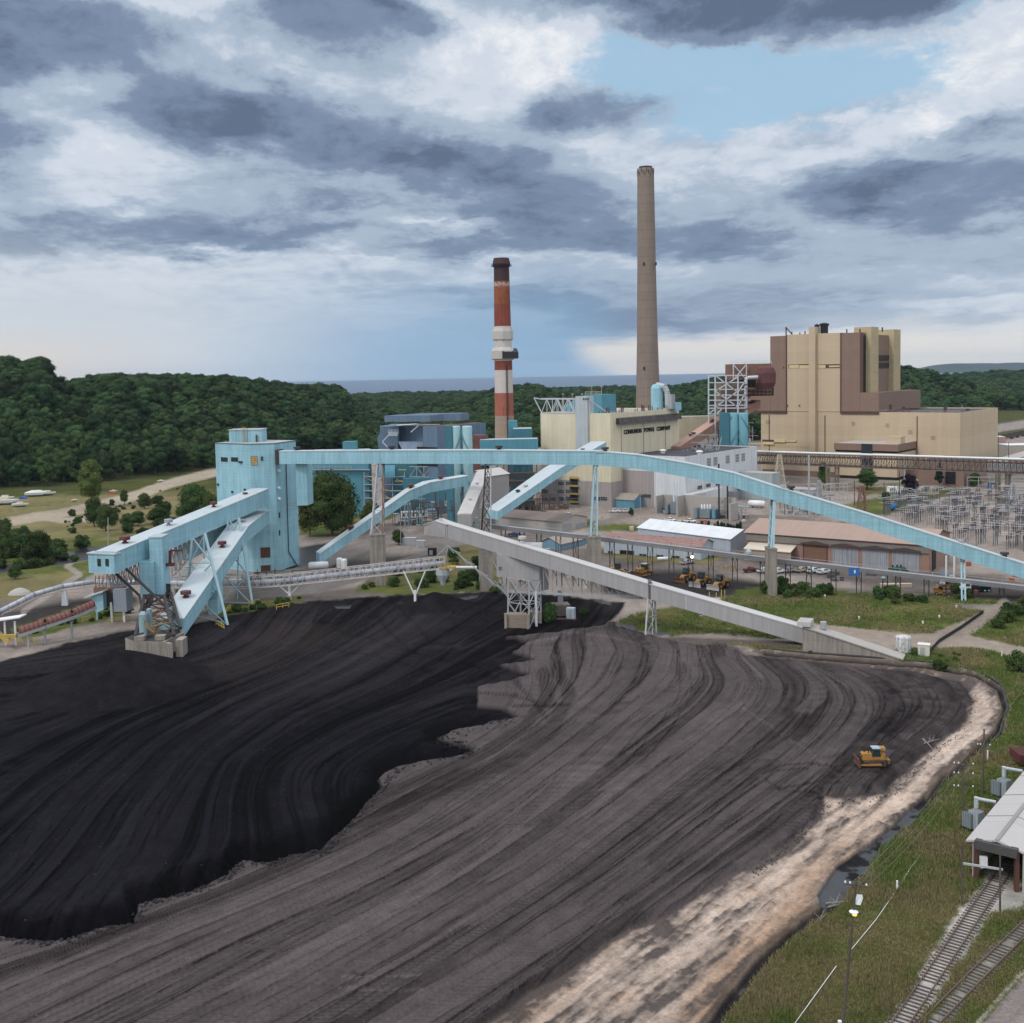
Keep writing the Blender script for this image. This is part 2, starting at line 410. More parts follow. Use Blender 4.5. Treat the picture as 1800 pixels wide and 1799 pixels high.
def hills(x,y):
 x = np.asarray(x,float); y = np.asarray(y,float)
 u = x / np.maximum(y,1.0); px = 900 + 1900 * u
 d0 = np.interp(px,[-200,0,200,400,600,640],[700,715,760,860,1060,1100])
 wob = fbm(x / 140,y / 140,3,5)
 dune = np.interp(px,_k,_s) * sstep(y,d0 - 10,d0 + 300) * (1 - .97 * sstep(y,1450,1900)) * (1 + .16 * wob)
 base = 2.5 * sstep(y,1250,1700) * (1 + .9 * fbm(x / 260,y / 260,3,9))
 def hump(pc,D,rx,ry,h):
  xc = (pc - 900) / 1900 * D
  return h * np.exp(-(((x - xc) / rx) ** 2 + ((y - D) / ry) ** 2))
 h = np.maximum(dune,base)
 h = h + hump(940,1750,60,230,27) + hump(868,1800,55,200,14) + hump(1290,2000,100,260,28) + hump(1180,2150,80,260,6) + hump(1400,2100,120,260,16)
 h = h + hump(1610,1850,50,260,34) + hump(1530,1900,90,260,20)
 h = h + sstep(px,1480,1750) * (14 * sstep(y,1700,3200) + hump(1850,2900,300,400,12))
 h = h + 6 * sstep(y,2200,3000) * sstep(px,820,1000) + 4 * fbm(x / 90,y / 90,3,12) * sstep(y,1300,1600)
 return h * (1 - sstep(y,3000,3400)) - 1.5 * sstep(y,3700,3900)
# ---------------------------------------------------------------- the streamlines of the coal yard (photo pixels of the tracks on the ground)
BLK = [[(-120,1250),(0,1235),(150,1212),(300,1185),(420,1150)],
  [(-100,1370),(0,1325),(150,1260),(300,1215),(450,1160),(520,1120)],
  [(-80,1480),(0,1415),(120,1325),(260,1250),(400,1200),(520,1150),(600,1080)],
  [(-60,1580),(0,1510),(110,1400),(230,1300),(360,1235),(500,1180),(620,1110),(680,1060)],
  [(60,1590),(110,1525),(180,1420),(290,1310),(410,1240),(540,1180),(660,1110),(720,1060)],
  [(170,1590),(220,1525),(270,1440),(350,1330),(450,1260),(600,1190),(720,1120),(790,1060)],
  [(330,1520),(350,1430),(390,1350),(500,1270),(660,1190),(790,1110),(880,1060)],
  [(430,1500),(425,1410),(440,1350),(560,1275),(720,1200),(850,1120),(940,1060)],
  [(490,1470),(480,1400),(500,1350),(620,1275),(780,1210),(900,1150),(1000,1090)],
  [(560,1430),(560,1370),(660,1300),(830,1230),(910,1200),(960,1150)]]
GRY = [[(0,1700),(130,1665),(250,1620),(400,1560),(560,1480),(700,1400),(850,1330),(950,1260),(985,1200),(960,1140)],
  [(-40,1750),(200,1655),(400,1590),(600,1500),(780,1410),(930,1310),(1040,1210),(1070,1150)],
  [(-60,1830),(250,1680),(450,1600),(650,1520),(830,1410),(980,1310),(1090,1220),(1130,1150)],
  [(90,1830),(400,1670),(620,1560),(800,1470),(960,1360),(1090,1260),(1170,1200),(1180,1150)],
  [(240,1830),(520,1680),(740,1560),(920,1450),(1080,1330),(1190,1250),(1230,1200),(1220,1160)],
  [(380,1830),(640,1690),(860,1560),(1040,1430),(1180,1320),(1275,1245),(1295,1205),(1260,1165)],
  [(490,1830),(740,1690),(960,1550),(1130,1420),(1260,1320),(1340,1245),(1350,1205),(1310,1165)],
  [(590,1830),(850,1670),(1060,1530),(1220,1400),(1340,1310),(1400,1250),(1415,1205),(1360,1165)],
  [(690,1830),(930,1680),(1140,1530),(1290,1420),(1390,1350),(1450,1290),(1475,1235),(1430,1185),(1390,1160)],
  [(800,1830),(1000,1690),(1200,1550),(1350,1440),(1440,1370),(1500,1310),(1540,1260),(1525,1215),(1440,1175)],
  [(900,1830),(1080,1690),(1260,1560),(1400,1460),(1480,1400),(1560,1320),(1640,1250),(1620,1200),(1500,1165)]]
def plan(px,py):
 p = G(px,py); return p.x,p.y
def stream_field(curves,gx,gy):
 pts = []; val = []
 for i,c in enumerate(curves):
  q = [plan(*p) for p in c]
  for j in range(len(q) - 1):
   for t in (0,.34,.67):
    pts.append((q[j][0] * (1 - t) + q[j + 1][0] * t,q[j][1] * (1 - t) + q[j + 1][1] * t)); val.append(i)
  pts.append(q[-1]); val.append(i)
 P = np.array(pts) / 100; v = np.array(val,float); n = len(P)
 def K(r2): return .5 * r2 * np.log(r2 + 1e-12)
 D2 = ((P[:,None] - P[None]) ** 2).sum(-1); A = np.zeros((n + 3,n + 3)); A[:n,:n] = K(D2) + np.eye(n) * 1.5e-2
 A[:n,n] = 1; A[:n,n + 1:] = P; A[n,:n] = 1; A[n + 1:,:n] = P.T
 c = np.linalg.solve(A,np.r_[v,0,0,0])
 # on a coarse plan lattice, then bilinear
 xs = np.arange(-170,171,2.5); ys = np.arange(95,360,2.5)
 X,Y = np.meshgrid(xs / 100,ys / 100); Q = np.stack([X.ravel(),Y.ravel()],1)
 r2 = ((Q[:,None] - P[None]) ** 2).sum(-1)
 f = (K(r2) @ c[:n] + c[n] + Q @ c[n + 1:]).reshape(X.shape)
 fx = np.clip((gx + 170) / 2.5,0,len(xs) - 1.01); fy = np.clip((gy - 95) / 2.5,0,len(ys) - 1.01)
 i = fx.astype(int); j = fy.astype(int); a = fx - i; b = fy - j
 return (f[j,i] * (1 - a) + f[j,i + 1] * a) * (1 - b) + (f[j + 1,i] * (1 - a) + f[j + 1,i + 1] * a) * b
def steps1(t,seed):
 """piecewise-flat random profile over stripes plus a thin ridge where two stripes meet"""
 tw = t + .22 * vnoise(t * 1.0,t * 0 + 3.3,seed)
 i = np.floor(tw).astype(np.int64); f = tw - i
 a = _grad[(i * 37 + seed * 101) & 4095]; b = _grad[((i + 1) * 37 + seed * 101) & 4095]
 s = sstep(f,.82,1.0); edge = np.exp(-((f - .9) / .10) ** 2)
 return a * (1 - s) + b * s,edge * (_grad[(i * 91 + seed) & 4095] > -.35)
# ---------------------------------------------------------------- ground cover as outlines on the ground
Z_BLACK = [(-400,1240),(-100,1190),(0,1165),(120,1130),(225,1108),(330,1100),(400,1082),(520,1060),(640,1050),(720,1045),(860,1040),(985,1048),
   (1100,1060),(1090,1080),(1075,1090),(1060,1105),(1000,1112),(930,1118),(890,1122),(930,1130),(900,1150),(940,1165),(880,1172),(930,1190),(838,1212),(840,1246),(880,1250),
   (914,1264),(870,1274),(800,1288),(768,1304),(832,1322),(820,1332),(700,1354),(664,1374),(673,1391),(650,1412),(630,1436),
   (612,1458),(582,1484),(566,1504),(520,1510),(480,1526),(430,1520),(400,1546),(350,1570),(300,1586),(244,1602),(240,1634),(180,1642),(120,1662),(50,1666),(0,1656),(-400,1720)]
Z_GRAY = [(-400,1700),(-100,1660),(240,1570),(560,1430),(800,1250),(860,1130),(900,1100),(1080,1090),(1130,1112),(1180,1124),(1260,1135),(1320,1150),(1400,1160),(1500,1172),(1600,1180),
   (1690,1196),(1712,1228),(1700,1270),(1655,1300),(1600,1345),(1555,1395),(1500,1405),(1450,1400),(1430,1450),(1370,1500),(1290,1540),(1180,1605),(1090,1645),(1010,1705),
   (930,1745),(890,1780),(860,1799),(800,1850),(-400,1950)]
Z_SAND = [(1300,1140),(1400,1152),(1500,1163),(1600,1172),(1700,1183),(1745,1205),(1765,1240),(1752,1275),(1725,1305),(1690,1345),(1655,1362),(1640,1390),(1590,1430),(1540,1470),(1490,1512),(1440,1560),
   (1430,1600),(1360,1660),(1290,1720),(1240,1790),(1200,1870),(760,1870),(850,1790),(900,1700),(1000,1650),(1300,1450),(1500,1200)]
Z_DITCH = [(1345,1148),(1420,1156),(1560,1166),(1640,1172),(1715,1186),(1756,1210),(1768,1245),(1755,1285),(1722,1318),(1690,1350),(1660,1368),(1640,1400),(1600,1445),(1555,1480),(1505,1540),(1468,1590),(1420,1620),(1340,1690),(1290,1750),(1235,1830)]
Z_WETS = [(1450,1555),(1478,1515),(1530,1482),(1580,1438),(1625,1398),(1635,1405),(1590,1455),(1545,1500),(1520,1545),(1480,1590),(1445,1598),(1438,1575)]
GRASS = [[(1235,1870),(1290,1765),(1345,1700),(1430,1620),(1475,1592),(1520,1545),(1560,1482),(1605,1447),(1645,1402),(1665,1372),(1730,1322),(1765,1282),(1778,1240),(1762,1205),(1715,1180),(1560,1156),(1400,1143),(1330,1143),
   (1250,1130),(1400,1128),(1560,1150),(1640,1132),(1720,1140),(1830,1150),(2300,1200),(2300,1870)],
   [(1085,1092),(1130,1076),(1200,1064),(1280,1050),(1300,1036),(1360,1030),(1500,1040),(1600,1048),(1728,1076),(1640,1112),(1592,1116),(1500,1112),(1410,1104),(1380,1122),(1250,1112),(1180,1116),(1110,1108)],
   [(1700,1122),(1745,1090),(1760,1065),(1830,1060),(2300,1070),(2300,1150),(1810,1136),(1740,1130)],
   [(-400,880),(0,868),(90,862),(300,838),(378,832),(400,850),(380,930),(300,960),(170,985),(165,1010),(100,1040),(0,1055),(-400,1140)],
   [(620,1040),(655,1012),(720,985),(800,958),(850,955),(870,990),(880,1034),(800,1044),(700,1046)],
   [(375,1078),(400,1062),(470,1056),(530,1048),(540,1058),(450,1075),(390,1090)],
   [(20,1105),(120,1072),(200,1050),(240,1064),(215,1085),(120,1105),(40,1128)],
   [(960,916),(1000,908),(1040,914),(1045,924),(980,928)],[(1040,926),(1100,920),(1140,924),(1120,934),(1040,934)],
   [(1480,890),(1520,878),(1640,862),(1700,858),(1640,880),(1560,905),(1490,910)],[(1500,855),(1600,848),(1620,858),(1520,872)],
   [(1400,945),(1480,918),(1540,924),(1480,938)],[(530,905),(640,890),(700,905),(640,935),(560,945),(525,940)],
   [(1040,970),(1100,968),(1270,980),(1250,992),(1100,985)],[(1580,1045),(1700,1050),(1800,1060),(1800,1066),(1600,1056)]]
DRY = [[(-400,900),(0,900),(200,870),(378,850),(378,900),(200,940),(0,960),(-400,960)],[(-400,1020),(90,1010),(160,1000),(100,1040),(0,1060),(-400,1120)],[(-400,872),(0,872),(150,868),(240,850),(380,838),(380,850),(230,870),(120,885),(0,900),(-400,905)],[(1230,1080),(1330,1075),(1420,1102),(1330,1108),(1230,1100)],[(1560,1120),(1700,1100),(1640,1095),(1500,1108)]]
ROADS = [([(-300,940),(0,920),(120,900),(220,878),(300,850),(378,830),(440,822)],8,(.33,.28,.215)),([(60,908),(110,915),(170,912)],5,(.33,.28,.215)),
   ([(40,1075),(100,1035),(140,1010),(118,995),(130,985),(170,978)],4.5,(.26,.23,.20)),
   ([(1800,1148),(1740,1136),(1690,1125),(1640,1128),(1580,1124),(1480,1112),(1420,1106)],11,(.27,.225,.185)),([(1655,1128),(1690,1108),(1740,1080),(1765,1062)],11,(.25,.21,.175)),
   ([(1100,1128),(1200,1124),(1300,1130),(1420,1134)],5,(.12,.10,.09)),([(560,1000),(600,975),(680,950),(760,945),(830,950)],9,(.19,.165,.15)),
   ([(420,1045),(560,1035),(640,1010),(760,975),(800,960)],9,(.17,.15,.14)),([(1800,1730),(1760,1830)],3,(.2,.18,.17))]
PUDDLES = [[(1080,1100),(1088,1096),(1110,1098),(1128,1104),(1110,1108),(1085,1105)],[(1130,1108),(1160,1108),(1185,1113),(1160,1117)],[(800,1052),(840,1046),(842,1050),(806,1058)],[(1040,1055),(1072,1058),(1076,1064),(1058,1062)],
   [(590,1065),(620,1064),(616,1069),(595,1069)],[(700,1060),(716,1060),(710,1064)],[(1230,1044),(1262,1046),(1250,1050)]]
CREEK = [[(-400,1010),(0,992),(90,978),(150,962),(235,952),(240,966),(170,982),(90,994),(0,1008),(-400,1030)],[(520,962),(600,950),(600,958),(560,990),(500,1000)]]
TRAX = [  # single machine tracks across the coal: photo polyline, width px, tone, depth
 ([(980,1180),(1000,1230),(975,1290),(900,1345),(780,1395),(640,1440),(480,1495)],15,-.62),([(955,1190),(958,1240),(920,1290),(840,1340),(700,1395),(590,1440)],13,-.6),
 ([(975,1150),(968,1240)],5,-.5),([(850,1190),(900,1200),(940,1240),(965,1270)],5,-.45),([(840,1225),(900,1230),(970,1250),(1000,1245)],4,-.5),([(905,1250),(1000,1245)],3,-.6),
 ([(930,1130),(1040,1095),(1070,1080)],6,-.4),([(1240,1110),(1120,1105),(1050,1112),(960,1140)],4,-.35),([(960,1120),(1010,1118),(1090,1130),(1150,1150)],3,.5),([(740,1145),(900,1140),(980,1128)],3,.6),([(1340,1370),(1380,1355),(1430,1352),(1470,1360),(1440,1385),(1370,1395),(1345,1380),(1360,1365),(1420,1360)],2.5,-.6),
 ([(1360,1395),(1400,1400),(1440,1405)],2.5,-.5),([(600,1730),(680,1727),(745,1724)],4,.55),([(595,1748),(690,1752),(742,1750)],4,.55),([(620,1722),(740,1735)],3,-.3),([(1300,1250),(1420,1330),(1500,1400)],2,.5),
 ([(1450,1420),(1500,1380),(1560,1350),(1620,1300)],5,-.3),([(1480,1400),(1530,1372),(1590,1340)],4,-.45),([(1500,1330),(1440,1345),(1380,1385)],4,-.35),([(1575,1372),(1640,1330)],4,-.4),
 ([(560,1140),(700,1170),(820,1210)],3,-.3),([(590,1110),(720,1150),(840,1180)],3,-.3),([(640,1060),(700,1130),(740,1160)],4,-.4),([(690,1060),(740,1110),(755,1130)],4,-.4)]
def build_ground():
 rows = []; py = 1870.0
 while py > 673.5:
  rows.append(py); py -= 2.15 if py > 1000 else (1.5 if py > 830 else (.9 if py > 700 else .6))
 rows = np.array(rows)
 Yr = np.array([G(900,r).y for r in rows]); Yr = np.r_[Yr,np.linspace(Yr[-1] + 250,10500,3)[:0]]
 us = np.linspace(-.66,.66,1130)
 U,Y = np.meshgrid(us,Yr); X = U * Y
 sh = X.shape; x = X.ravel(); y = Y.ravel(); z = np.zeros_like(x)
 # photo position of each plan point
 q = np.stack([x,y,np.full_like(x,-H)],1); f = np.array(_f); r = np.array(_r); u = np.array(_u)
 t = q @ f; px = CX + F * (q @ r) / t; py = CY - F * (q @ u) / t
 wx = px + 7 * fbm(x / 9,y / 9,4,1) * (170 / y.clip(100,2000)) ** .6; wy = py + 4 * fbm(x / 9,y / 9,4,2) * (170 / y.clip(100,2000)) ** .8
 n1 = fbm(x / 14,y / 14,5,3); n2 = fbm(x / 2.2,y / 2.2,4,4); n3 = fbm(x / 55,y / 55,4,6)
 # yard: worn asphalt and gravel
 base = np.array([.29,.245,.215])[None] * (1 + .22 * n1 + .18 * n2)[:,None]
 base = base * (1 - .42 * sstep(n3 + .4 * n1,.0,.3))[:,None] * (.88 + .12 * sstep(fbm(x / 3.5,y / 60,3,95),-.2,.2))[:,None]
 cold = base.copy(); wet = np.zeros_like(x); soft = np.zeros_like(x); gr = np.zeros_like(x)
 def paint(m,c): cold[:] = cold * (1 - m[:,None]) + np.asarray(c) * m[:,None]
 # dark coal-dusted yard near the loaders and below the rack
 for poly,a in (([(1080,1000),(1300,985),(1560,1040),(1800,1062),(1900,1040),(1700,1010),(1500,985),(1300,968),(1080,965)],.45),([(1060,1010),(1180,1002),(1290,1015),(1400,1032),(1280,1052),(1180,1058),(1060,1045)],.95),
     ([(1600,1050),(1690,1040),(1850,1045),(1850,1062),(1700,1062)],.8),([(600,985),(760,968),(780,976),(640,1000),(540,1010)],.7),([(-400,1120),(0,1082),(120,1055),(230,1040),(250,1060),(120,1095),(0,1130),(-400,1200)],.9),([(380,1060),(640,1030),(700,1046),(500,1065),(390,1085)],.6)):
  k = near(px,py,poly); m = np.zeros_like(x); m[k] = sstep(-sdist(wx[k],wy[k],poly),-6,8) * a; paint(m,(.028,.025,.026))
 far = sstep(y,640,700) * (px < 430) + sstep(y,1000,1060)
 grasscol = np.stack([.092 + .045 * n1 + .02 * n2,.105 + .035 * n1 + .02 * n2,.032 + .01 * n1],1)
 drycol = np.stack([.20 + .05 * n1 + .03 * n2,.165 + .04 * n1 + .02 * n2,.085 + .02 * n1],1)
 for poly in GRASS:
  k = near(px,py,poly); m = np.zeros_like(x); m[k] = sstep(-sdist(wx[k],wy[k],poly) + 4 * n2[k],-3,3)
  paint(m,grasscol); gr = np.maximum(gr,m)
  mm = m * sstep(n3 + .5 * n1,.02,.35) * .8; paint(mm,drycol * .8)
 for poly in DRY:
  k = near(px,py,poly); m = np.zeros_like(x); m[k] = sstep(-sdist(wx[k],wy[k],poly) + 4 * n2[k],-4,6) * .7; paint(m,drycol)
 m = np.clip(far,0,1) * .95; paint(m,grasscol * .6); gr = np.maximum(gr,m * 0)
 for line,wd in (([(1700,768),(1760,752),(1830,742)],7),([(1740,790),(1800,772)],9)):
  m = sstep(-sline(px,py,line) + wd,-2,2) * (px > 1650); paint(m,np.array([.25,.215,.195])[None] * (1 + .3 * n2)[:,None])
 for line,wd,c in ROADS:
  k = near(px,py,line,30); m = np.zeros_like(x); m[k] = sstep(-sline(wx[k],wy[k],line) * np.array(1.0) + wd,-2,2)
  # flatter with distance
  paint(m,np.asarray(c)[None] * (1 + .18 * n1 + .15 * n2)[:,None]); gr *= 1 - m
 # --- coal
 phb = stream_field(BLK,x,y) ; phg = stream_field(GRY,x,y)
 warp = .03 * fbm(x / 55,y / 55,2,21)
 def swaths(ph,m,n,hi,seed):
  rs = np.random.default_rng(seed); k = np.nonzero(m > 0)[0]; p_,y_ = ph[k],y[k] + 6 * n1[k]; t_ = np.zeros(len(k)); h_ = np.zeros(len(k))
  for i in range(n):
   c = rs.uniform(-.5,hi); sl = rs.normal() * (.012 if i % 2 else .004); yc = rs.uniform(105,345); w = rs.uniform(.05,.34); ln = rs.uniform(12,75) * (yc / 180) ** .5
   d = np.abs(p_ - c - sl * (y_ - yc)); e = sstep(-np.abs(y_ - yc),-ln,-ln * .9); a = rs.uniform(-.26,.18)
   br = (.35 + .65 * (n2[k] + .8 * n1[k] * np.sign(sl) > -.12)); q = e * (d < w) * (i % 3 > 0); a = a * (1.0 if i % 4 else 1.8); t_ = t_ * (1 - q * .7) + a * q; l_ = e * np.exp(-((d - w) / .020) ** 2); t_ -= .46 * l_ * br; t_ += .10 * q * np.sin(y[k] * 9.0) * (i % 4 == 1); h_ += .10 * l_ - .04 * q * np.sign(-a)
  T = np.zeros_like(x); Hh = np.zeros_like(x); T[k] = t_; Hh[k] = h_; return T,Hh
 kS = near(px,py,Z_SAND); dS = np.full_like(x,99.); dS[kS] = sdist(wx[kS],wy[kS],Z_SAND)
 kG = near(px,py,Z_GRAY); dG = np.full_like(x,99.); dG[kG] = sdist(px[kG] + (wx - px)[kG] * 1.2,py[kG] + (wy - py)[kG] * 1.2,Z_GRAY)
 kB = near(px,py,Z_BLACK); dB = np.full_like(x,99.); dB[kB] = sdist(px[kB] + (wx - px)[kB] * .5,py[kB] + (wy - py)[kB] * .5,Z_BLACK)
 # sand
 mS = sstep(-dS,-3,3)
 s3 = fbm((x * .65 + y * .76) / 5.0,(x * .76 - y * .65) / .7,4,35)
 tr = fbm(phg * 7 + 3 * n1,x / 30,4,31)
 orange = np.maximum(sstep(n3 + .6 * n1 + .3 * n2,-.05,.6),.65 * sstep(-dS,75,20))[:,None] * sstep(py,1350,1600)[:,None]
 sand = np.array([.53,.42,.345])[None] * (1 + .35 * n2 + .25 * n1 + .3 * s3)[:,None] * (1 - orange) + np.array([.34,.205,.12])[None] * (1 + .4 * n2 + .3 * s3)[:,None] * orange
 sx = fbm((x * .65 + y * .76) / 11,(x * .76 - y * .65) / 1.5,5,33); lowr = sstep(py,1500,1720); s4 = fbm(x / .8,y / .8,3,36); cg = np.clip(.24 + .95 * sx + .40 * n2 + .6 * s3 + .35 * s4 + .2 * tr + .16 * lowr + .75 * np.exp(-np.clip(dG,0,99) / 9) + .45 * sstep(-dS,26,2) * sstep(px,1000,1200),0,.93)[:,None]
 sand = sand * (1 - cg) + np.array([.060,.052,.050])[None] * cg
 paint(mS,sand); gr *= 1 - mS
 z += mS * (.5 * n1 + .4 * n2 + .25 * s3) + mS * (.25 * tr + .15 * sx + .2 * s4)
 # compacted coal
 mG = sstep(-dG + 5 * n2 * sstep(py,1300,1400) + 8 * n1 * sstep(px,900,1100),-5,5)
 a1,e1 = steps1(phg * 1.15 + warp * 2,41); a2,e2 = steps1(phg * 3.1 + warp * 4 + .3 * vnoise(x / 40,y / 40,8),42); a3,e3 = steps1(phg * 9 + warp * 10,43)
 along = sstep(vnoise(x / 25,y / 25,45),-.5,.5)
 pat = sstep(fbm(x / 16,y / 16,3,46),-.15,.3); tone = 1.06 + .10 * a1 * pat + .08 * a2 * along + .03 * a3 - .30 * e1 * pat - .25 * e2 * along * pat - .06 * e3 * pat + .16 * n3 + .20 * n2 + .12 * n1 + .05 * np.sin(x * 7 + y * 3) * (a2 > .3)
 sT,sH = swaths(phg,mG,250,10.6,5); tone = tone + sT
 gc = np.array([.080,.067,.067])[None] * np.clip(tone,.2,2.2)[:,None]
 tanp = (sstep(n3 + .5 * n1 + .25 * a3,.28,.7) * sstep(py,1500,1120) * .8)[:,None]
 gc = gc * (1 - .55 * tanp) + np.array([.24,.19,.15])[None] * .55 * tanp
 # rough freshly cut east side, darker
 ea = sstep(px + .35 * (py - 1250),1470,1580)[:,None] * sstep(py,1500,1380)[:,None]
 gc = gc * (1 - .38 * ea) * (1 + ea * .5 * n2[:,None]) + ea * .0
 paint(mG,gc); gr *= 1 - mG
 zg = .08 * a1 + .08 * a2 * along + .04 * a3 + .16 * e1 + .12 * e2 * along + .05 * e3 + .06 * n2 + ea[:,0] * (.35 * n1 + .2 * n2)
 zg = zg + sH; z = z * (1 - mG) + mG * (zg + .9 * sstep(-dG,0,12))
 # fresh black coal: a thick layer with scalloped edge
 mB = sstep(-dB + 2.5 * n2 + 2 * n1,-2.5,2.0)
 b1,f1 = steps1(phb * 1.3 + warp * 2,51); b2,f2 = steps1(phb * 3.6 + warp * 4,52); b3,f3 = steps1(phb * 10 + warp * 9,53)
 tn = 1.1 + .22 * b1 + .16 * b2 + .06 * b3 - .45 * f1 - .35 * f2 - .1 * f3 + .30 * n3 + .28 * n2 + .2 * n1
 sT,sH = swaths(phb,mB,280,9.6,6); tn = tn + 1.1 * sT; b1 = b1 + sH
 # greyer where machines have been at the back, blackest at the bank
 back = sstep(py,1330,1120)
 bc = (np.array([.0095,.0090,.0115])[None] * (1 - back)[:,None] + np.array([.019,.0165,.018])[None] * back[:,None]) * np.clip(tn,.25,2.2)[:,None]
 bank = sstep(-dB,42,8) * sstep(py,1210,1300); bc = bc * (1 - .6 * bank)[:,None]; zk = sstep(-dB,5,30)
 brn = (sstep(n3 - n1 * .5,.12,.5) * back * .5)[:,None]; bc = bc * (1 - brn) + np.array([.034,.026,.025])[None] * brn
 paint(mB,bc); gr *= 1 - mB
 thick = np.interp(py,[1040,1110,1200,1300,1500,1640],[.1,.4,.8,1.2,1.8,2.0])
 zb = thick * sstep(-dB,-2,26) + zk * (.14 * b1 + .14 * b2 + .05 * b3 + .20 * f1 + .14 * f2) + .08 * n2 + .25 * n1
 lump = sstep(-dB,60,10) * sstep(py,1480,1560) * sstep(px,620,420); zb = zb + lump * .55 * (1 - np.abs(fbm(x / 3.2,y / 3.2,3,77)) * 2.5)
 z = np.where(mB > 0,z * (1 - mB) + mB * zb,z)
 for line,wd,tone_ in TRAX:
  k = near(px,py,line,20); m = np.zeros_like(x)
  sc = 1.0; dd = sline(wx[k],wy[k],line); m[k] = sstep(-dd,-wd,-wd * .55) * (mG[k] + mB[k]).clip(0,1)
  strip = .6 + .4 * np.sin(phg * 60 + 8 * n1); cold *= (1 + tone_ * m * strip)[:,None]; z += -.10 * m * np.sign(-tone_)
 # cones of poured coal
 for (cx,cy,rr,hh) in ((205,1208,23,9.0),(765,1068,13,4.8),(1570,1223,3.2,1.0)):
  c0 = G(cx,cy); dd = np.hypot(x - c0.x,y - c0.y); h = hh * np.clip(1 - dd / rr,0,1) ** 1.05; h = h * (1 + .1 * n1)
  z = np.maximum(z,z * .3 + h) ; m = sstep(h,.1,.8) * .8; paint(m,np.array([.012,.011,.013])[None] * (1 + .5 * n2)[:,None])
 # ditch along the foot of the pile
 k = near(px,py,Z_DITCH,30); dd = np.full_like(x,99.); dd[k] = sline(px[k] + (wx - px)[k] * .4,py[k] + (wy - py)[k] * .4,Z_DITCH)
 wd = np.interp(py,[1150,1300,1800],[2.8,5.0,9.5]); m = sstep(-dd + wd * 2.6 + 5 * n2,-4,4) * (gr < .3); paint(m * .85,np.array([.105,.078,.06])[None] * (1 + .6 * n2 + .5 * sx)[:,None]); m = sstep(-dd + wd,-2,2); paint(m * .92,np.array([.022,.021,.023])[None] * (1 + .5 * n2)[:,None]); z -= m * .7; gr *= 1 - m; 
 dp = sstep(-dd + wd * .45,-1,1) * (py > 1360); wet = np.maximum(wet,dp * .7 * sstep(n2 + n1,.1,.4))
 for poly in [Z_WETS] + PUDDLES + CREEK:
  k = near(px,py,poly); m = np.zeros_like(x); m[k] = sstep(-sdist(wx[k],wy[k],poly),-1.0,1.0)
  paint(m,np.array([.022,.022,.024])[None] * (1 + .4 * n2)[:,None]); wet = np.maximum(wet,m * (sstep(n2 + n1 * 1.2,-.25,.1) if poly is Z_WETS else .8)); z = z * (1 - m) + m * (-.55 + .0 * x) * (1 if poly in CREEK or poly is Z_WETS else .3); gr *= 1 - m
 # white ballast and worn ground round the tracks, road at the corner
 def strip(line,wd,c,a=1.0,soft=3):
  k = near(px,py,line,80); m = np.zeros_like(x); m[k] = sstep(-sline(wx[k] + 9 * n2[k],wy[k],line) + wd,-soft,soft) * a; paint(m,c); return m
 gc2 = np.array([.44,.41,.39])[None] * (1 + .3 * n2 + .15 * n1)[:,None]
 m = strip([(1565,1830),(1648,1706),(1715,1606),(1765,1535),(1800,1490)],25,gc2,.9,11); gr *= 1 - m
 m = strip([(1760,1590),(1830,1560)],26,gc2 * .9,.7,12); gr *= 1 - .8 * m
 m = strip([(1637,1806),(1715,1719),(1800,1636),(1900,1545)],16,gc2 * .62,.75,8); gr *= 1 - m
 road = [(1690,1870),(1725,1799),(1800,1718),(1960,1560),(2300,1400),(2300,1870)]
 k = near(px,py,road); dr = np.full_like(x,99.); dr[k] = sdist(px[k] + (wx - px)[k] * .5,py[k] + (wy - py)[k] * .5,road); m = sstep(-dr,-4,3)
 rt = fbm((px + py * .9) / 22,x * 0 + 1,3,61); paint(m,np.array([.215,.18,.17])[None] * (1 + .22 * rt + .10 * n2)[:,None]); gr *= 1 - m
 m = sstep(-np.abs(dr - 7) + 4,-2,2); paint(m * .8,np.array([.33,.29,.26])[None] * (1 + .2 * n2)[:,None]); gr *= 1 - m
 z = z + hills(x,y)
 ctrack = (mG + mB).clip(0,1)
 # soft bumps of meadow
 z += gr * (.25 * n1 + .1 * n2) * (y < 700)
 me = bpy.data.meshes.new('ground')
 nr,nc = sh
 idx = np.arange(nr * nc).reshape(sh); quads = np.stack([idx[:-1,:-1],idx[:-1,1:],idx[1:,1:],idx[1:,:-1]],-1).reshape(-1,4)
 # outer sheet below: everything round the picture
 ov = np.array([(-40000,-9000,-3.),(40000,-9000,-3.),(40000,3900,-3.),(-40000,3900,-3.),(-60,-400,-2.2),(60,-400,-2.2)])
 far_l = np.array([(-.66 * Yr[0],-300,-.3),(.66 * Yr[0],-300,-.3)])
 V = np.concatenate([np.stack([x,y,z],1),ov[:4],far_l,[(x.reshape(sh)[0,0],Yr[0],-.3),(x.reshape(sh)[0,-1],Yr[0],-.3)]])
 n0 = nr * nc; ex = np.array([[n0,n0 + 1,n0 + 2,n0 + 3],[n0 + 4,n0 + 5,n0 + 7,n0 + 6]])
 Q = np.concatenate([quads,ex])
 me.vertices.add(len(V)); me.vertices.foreach_set('co',V.astype(np.float32).ravel())
 me.loops.add(Q.size); me.loops.foreach_set('vertex_index',Q.astype(np.int32).ravel())
 me.polygons.add(len(Q)); me.polygons.foreach_set('loop_start',np.arange(0,Q.size,4,dtype=np.int32))
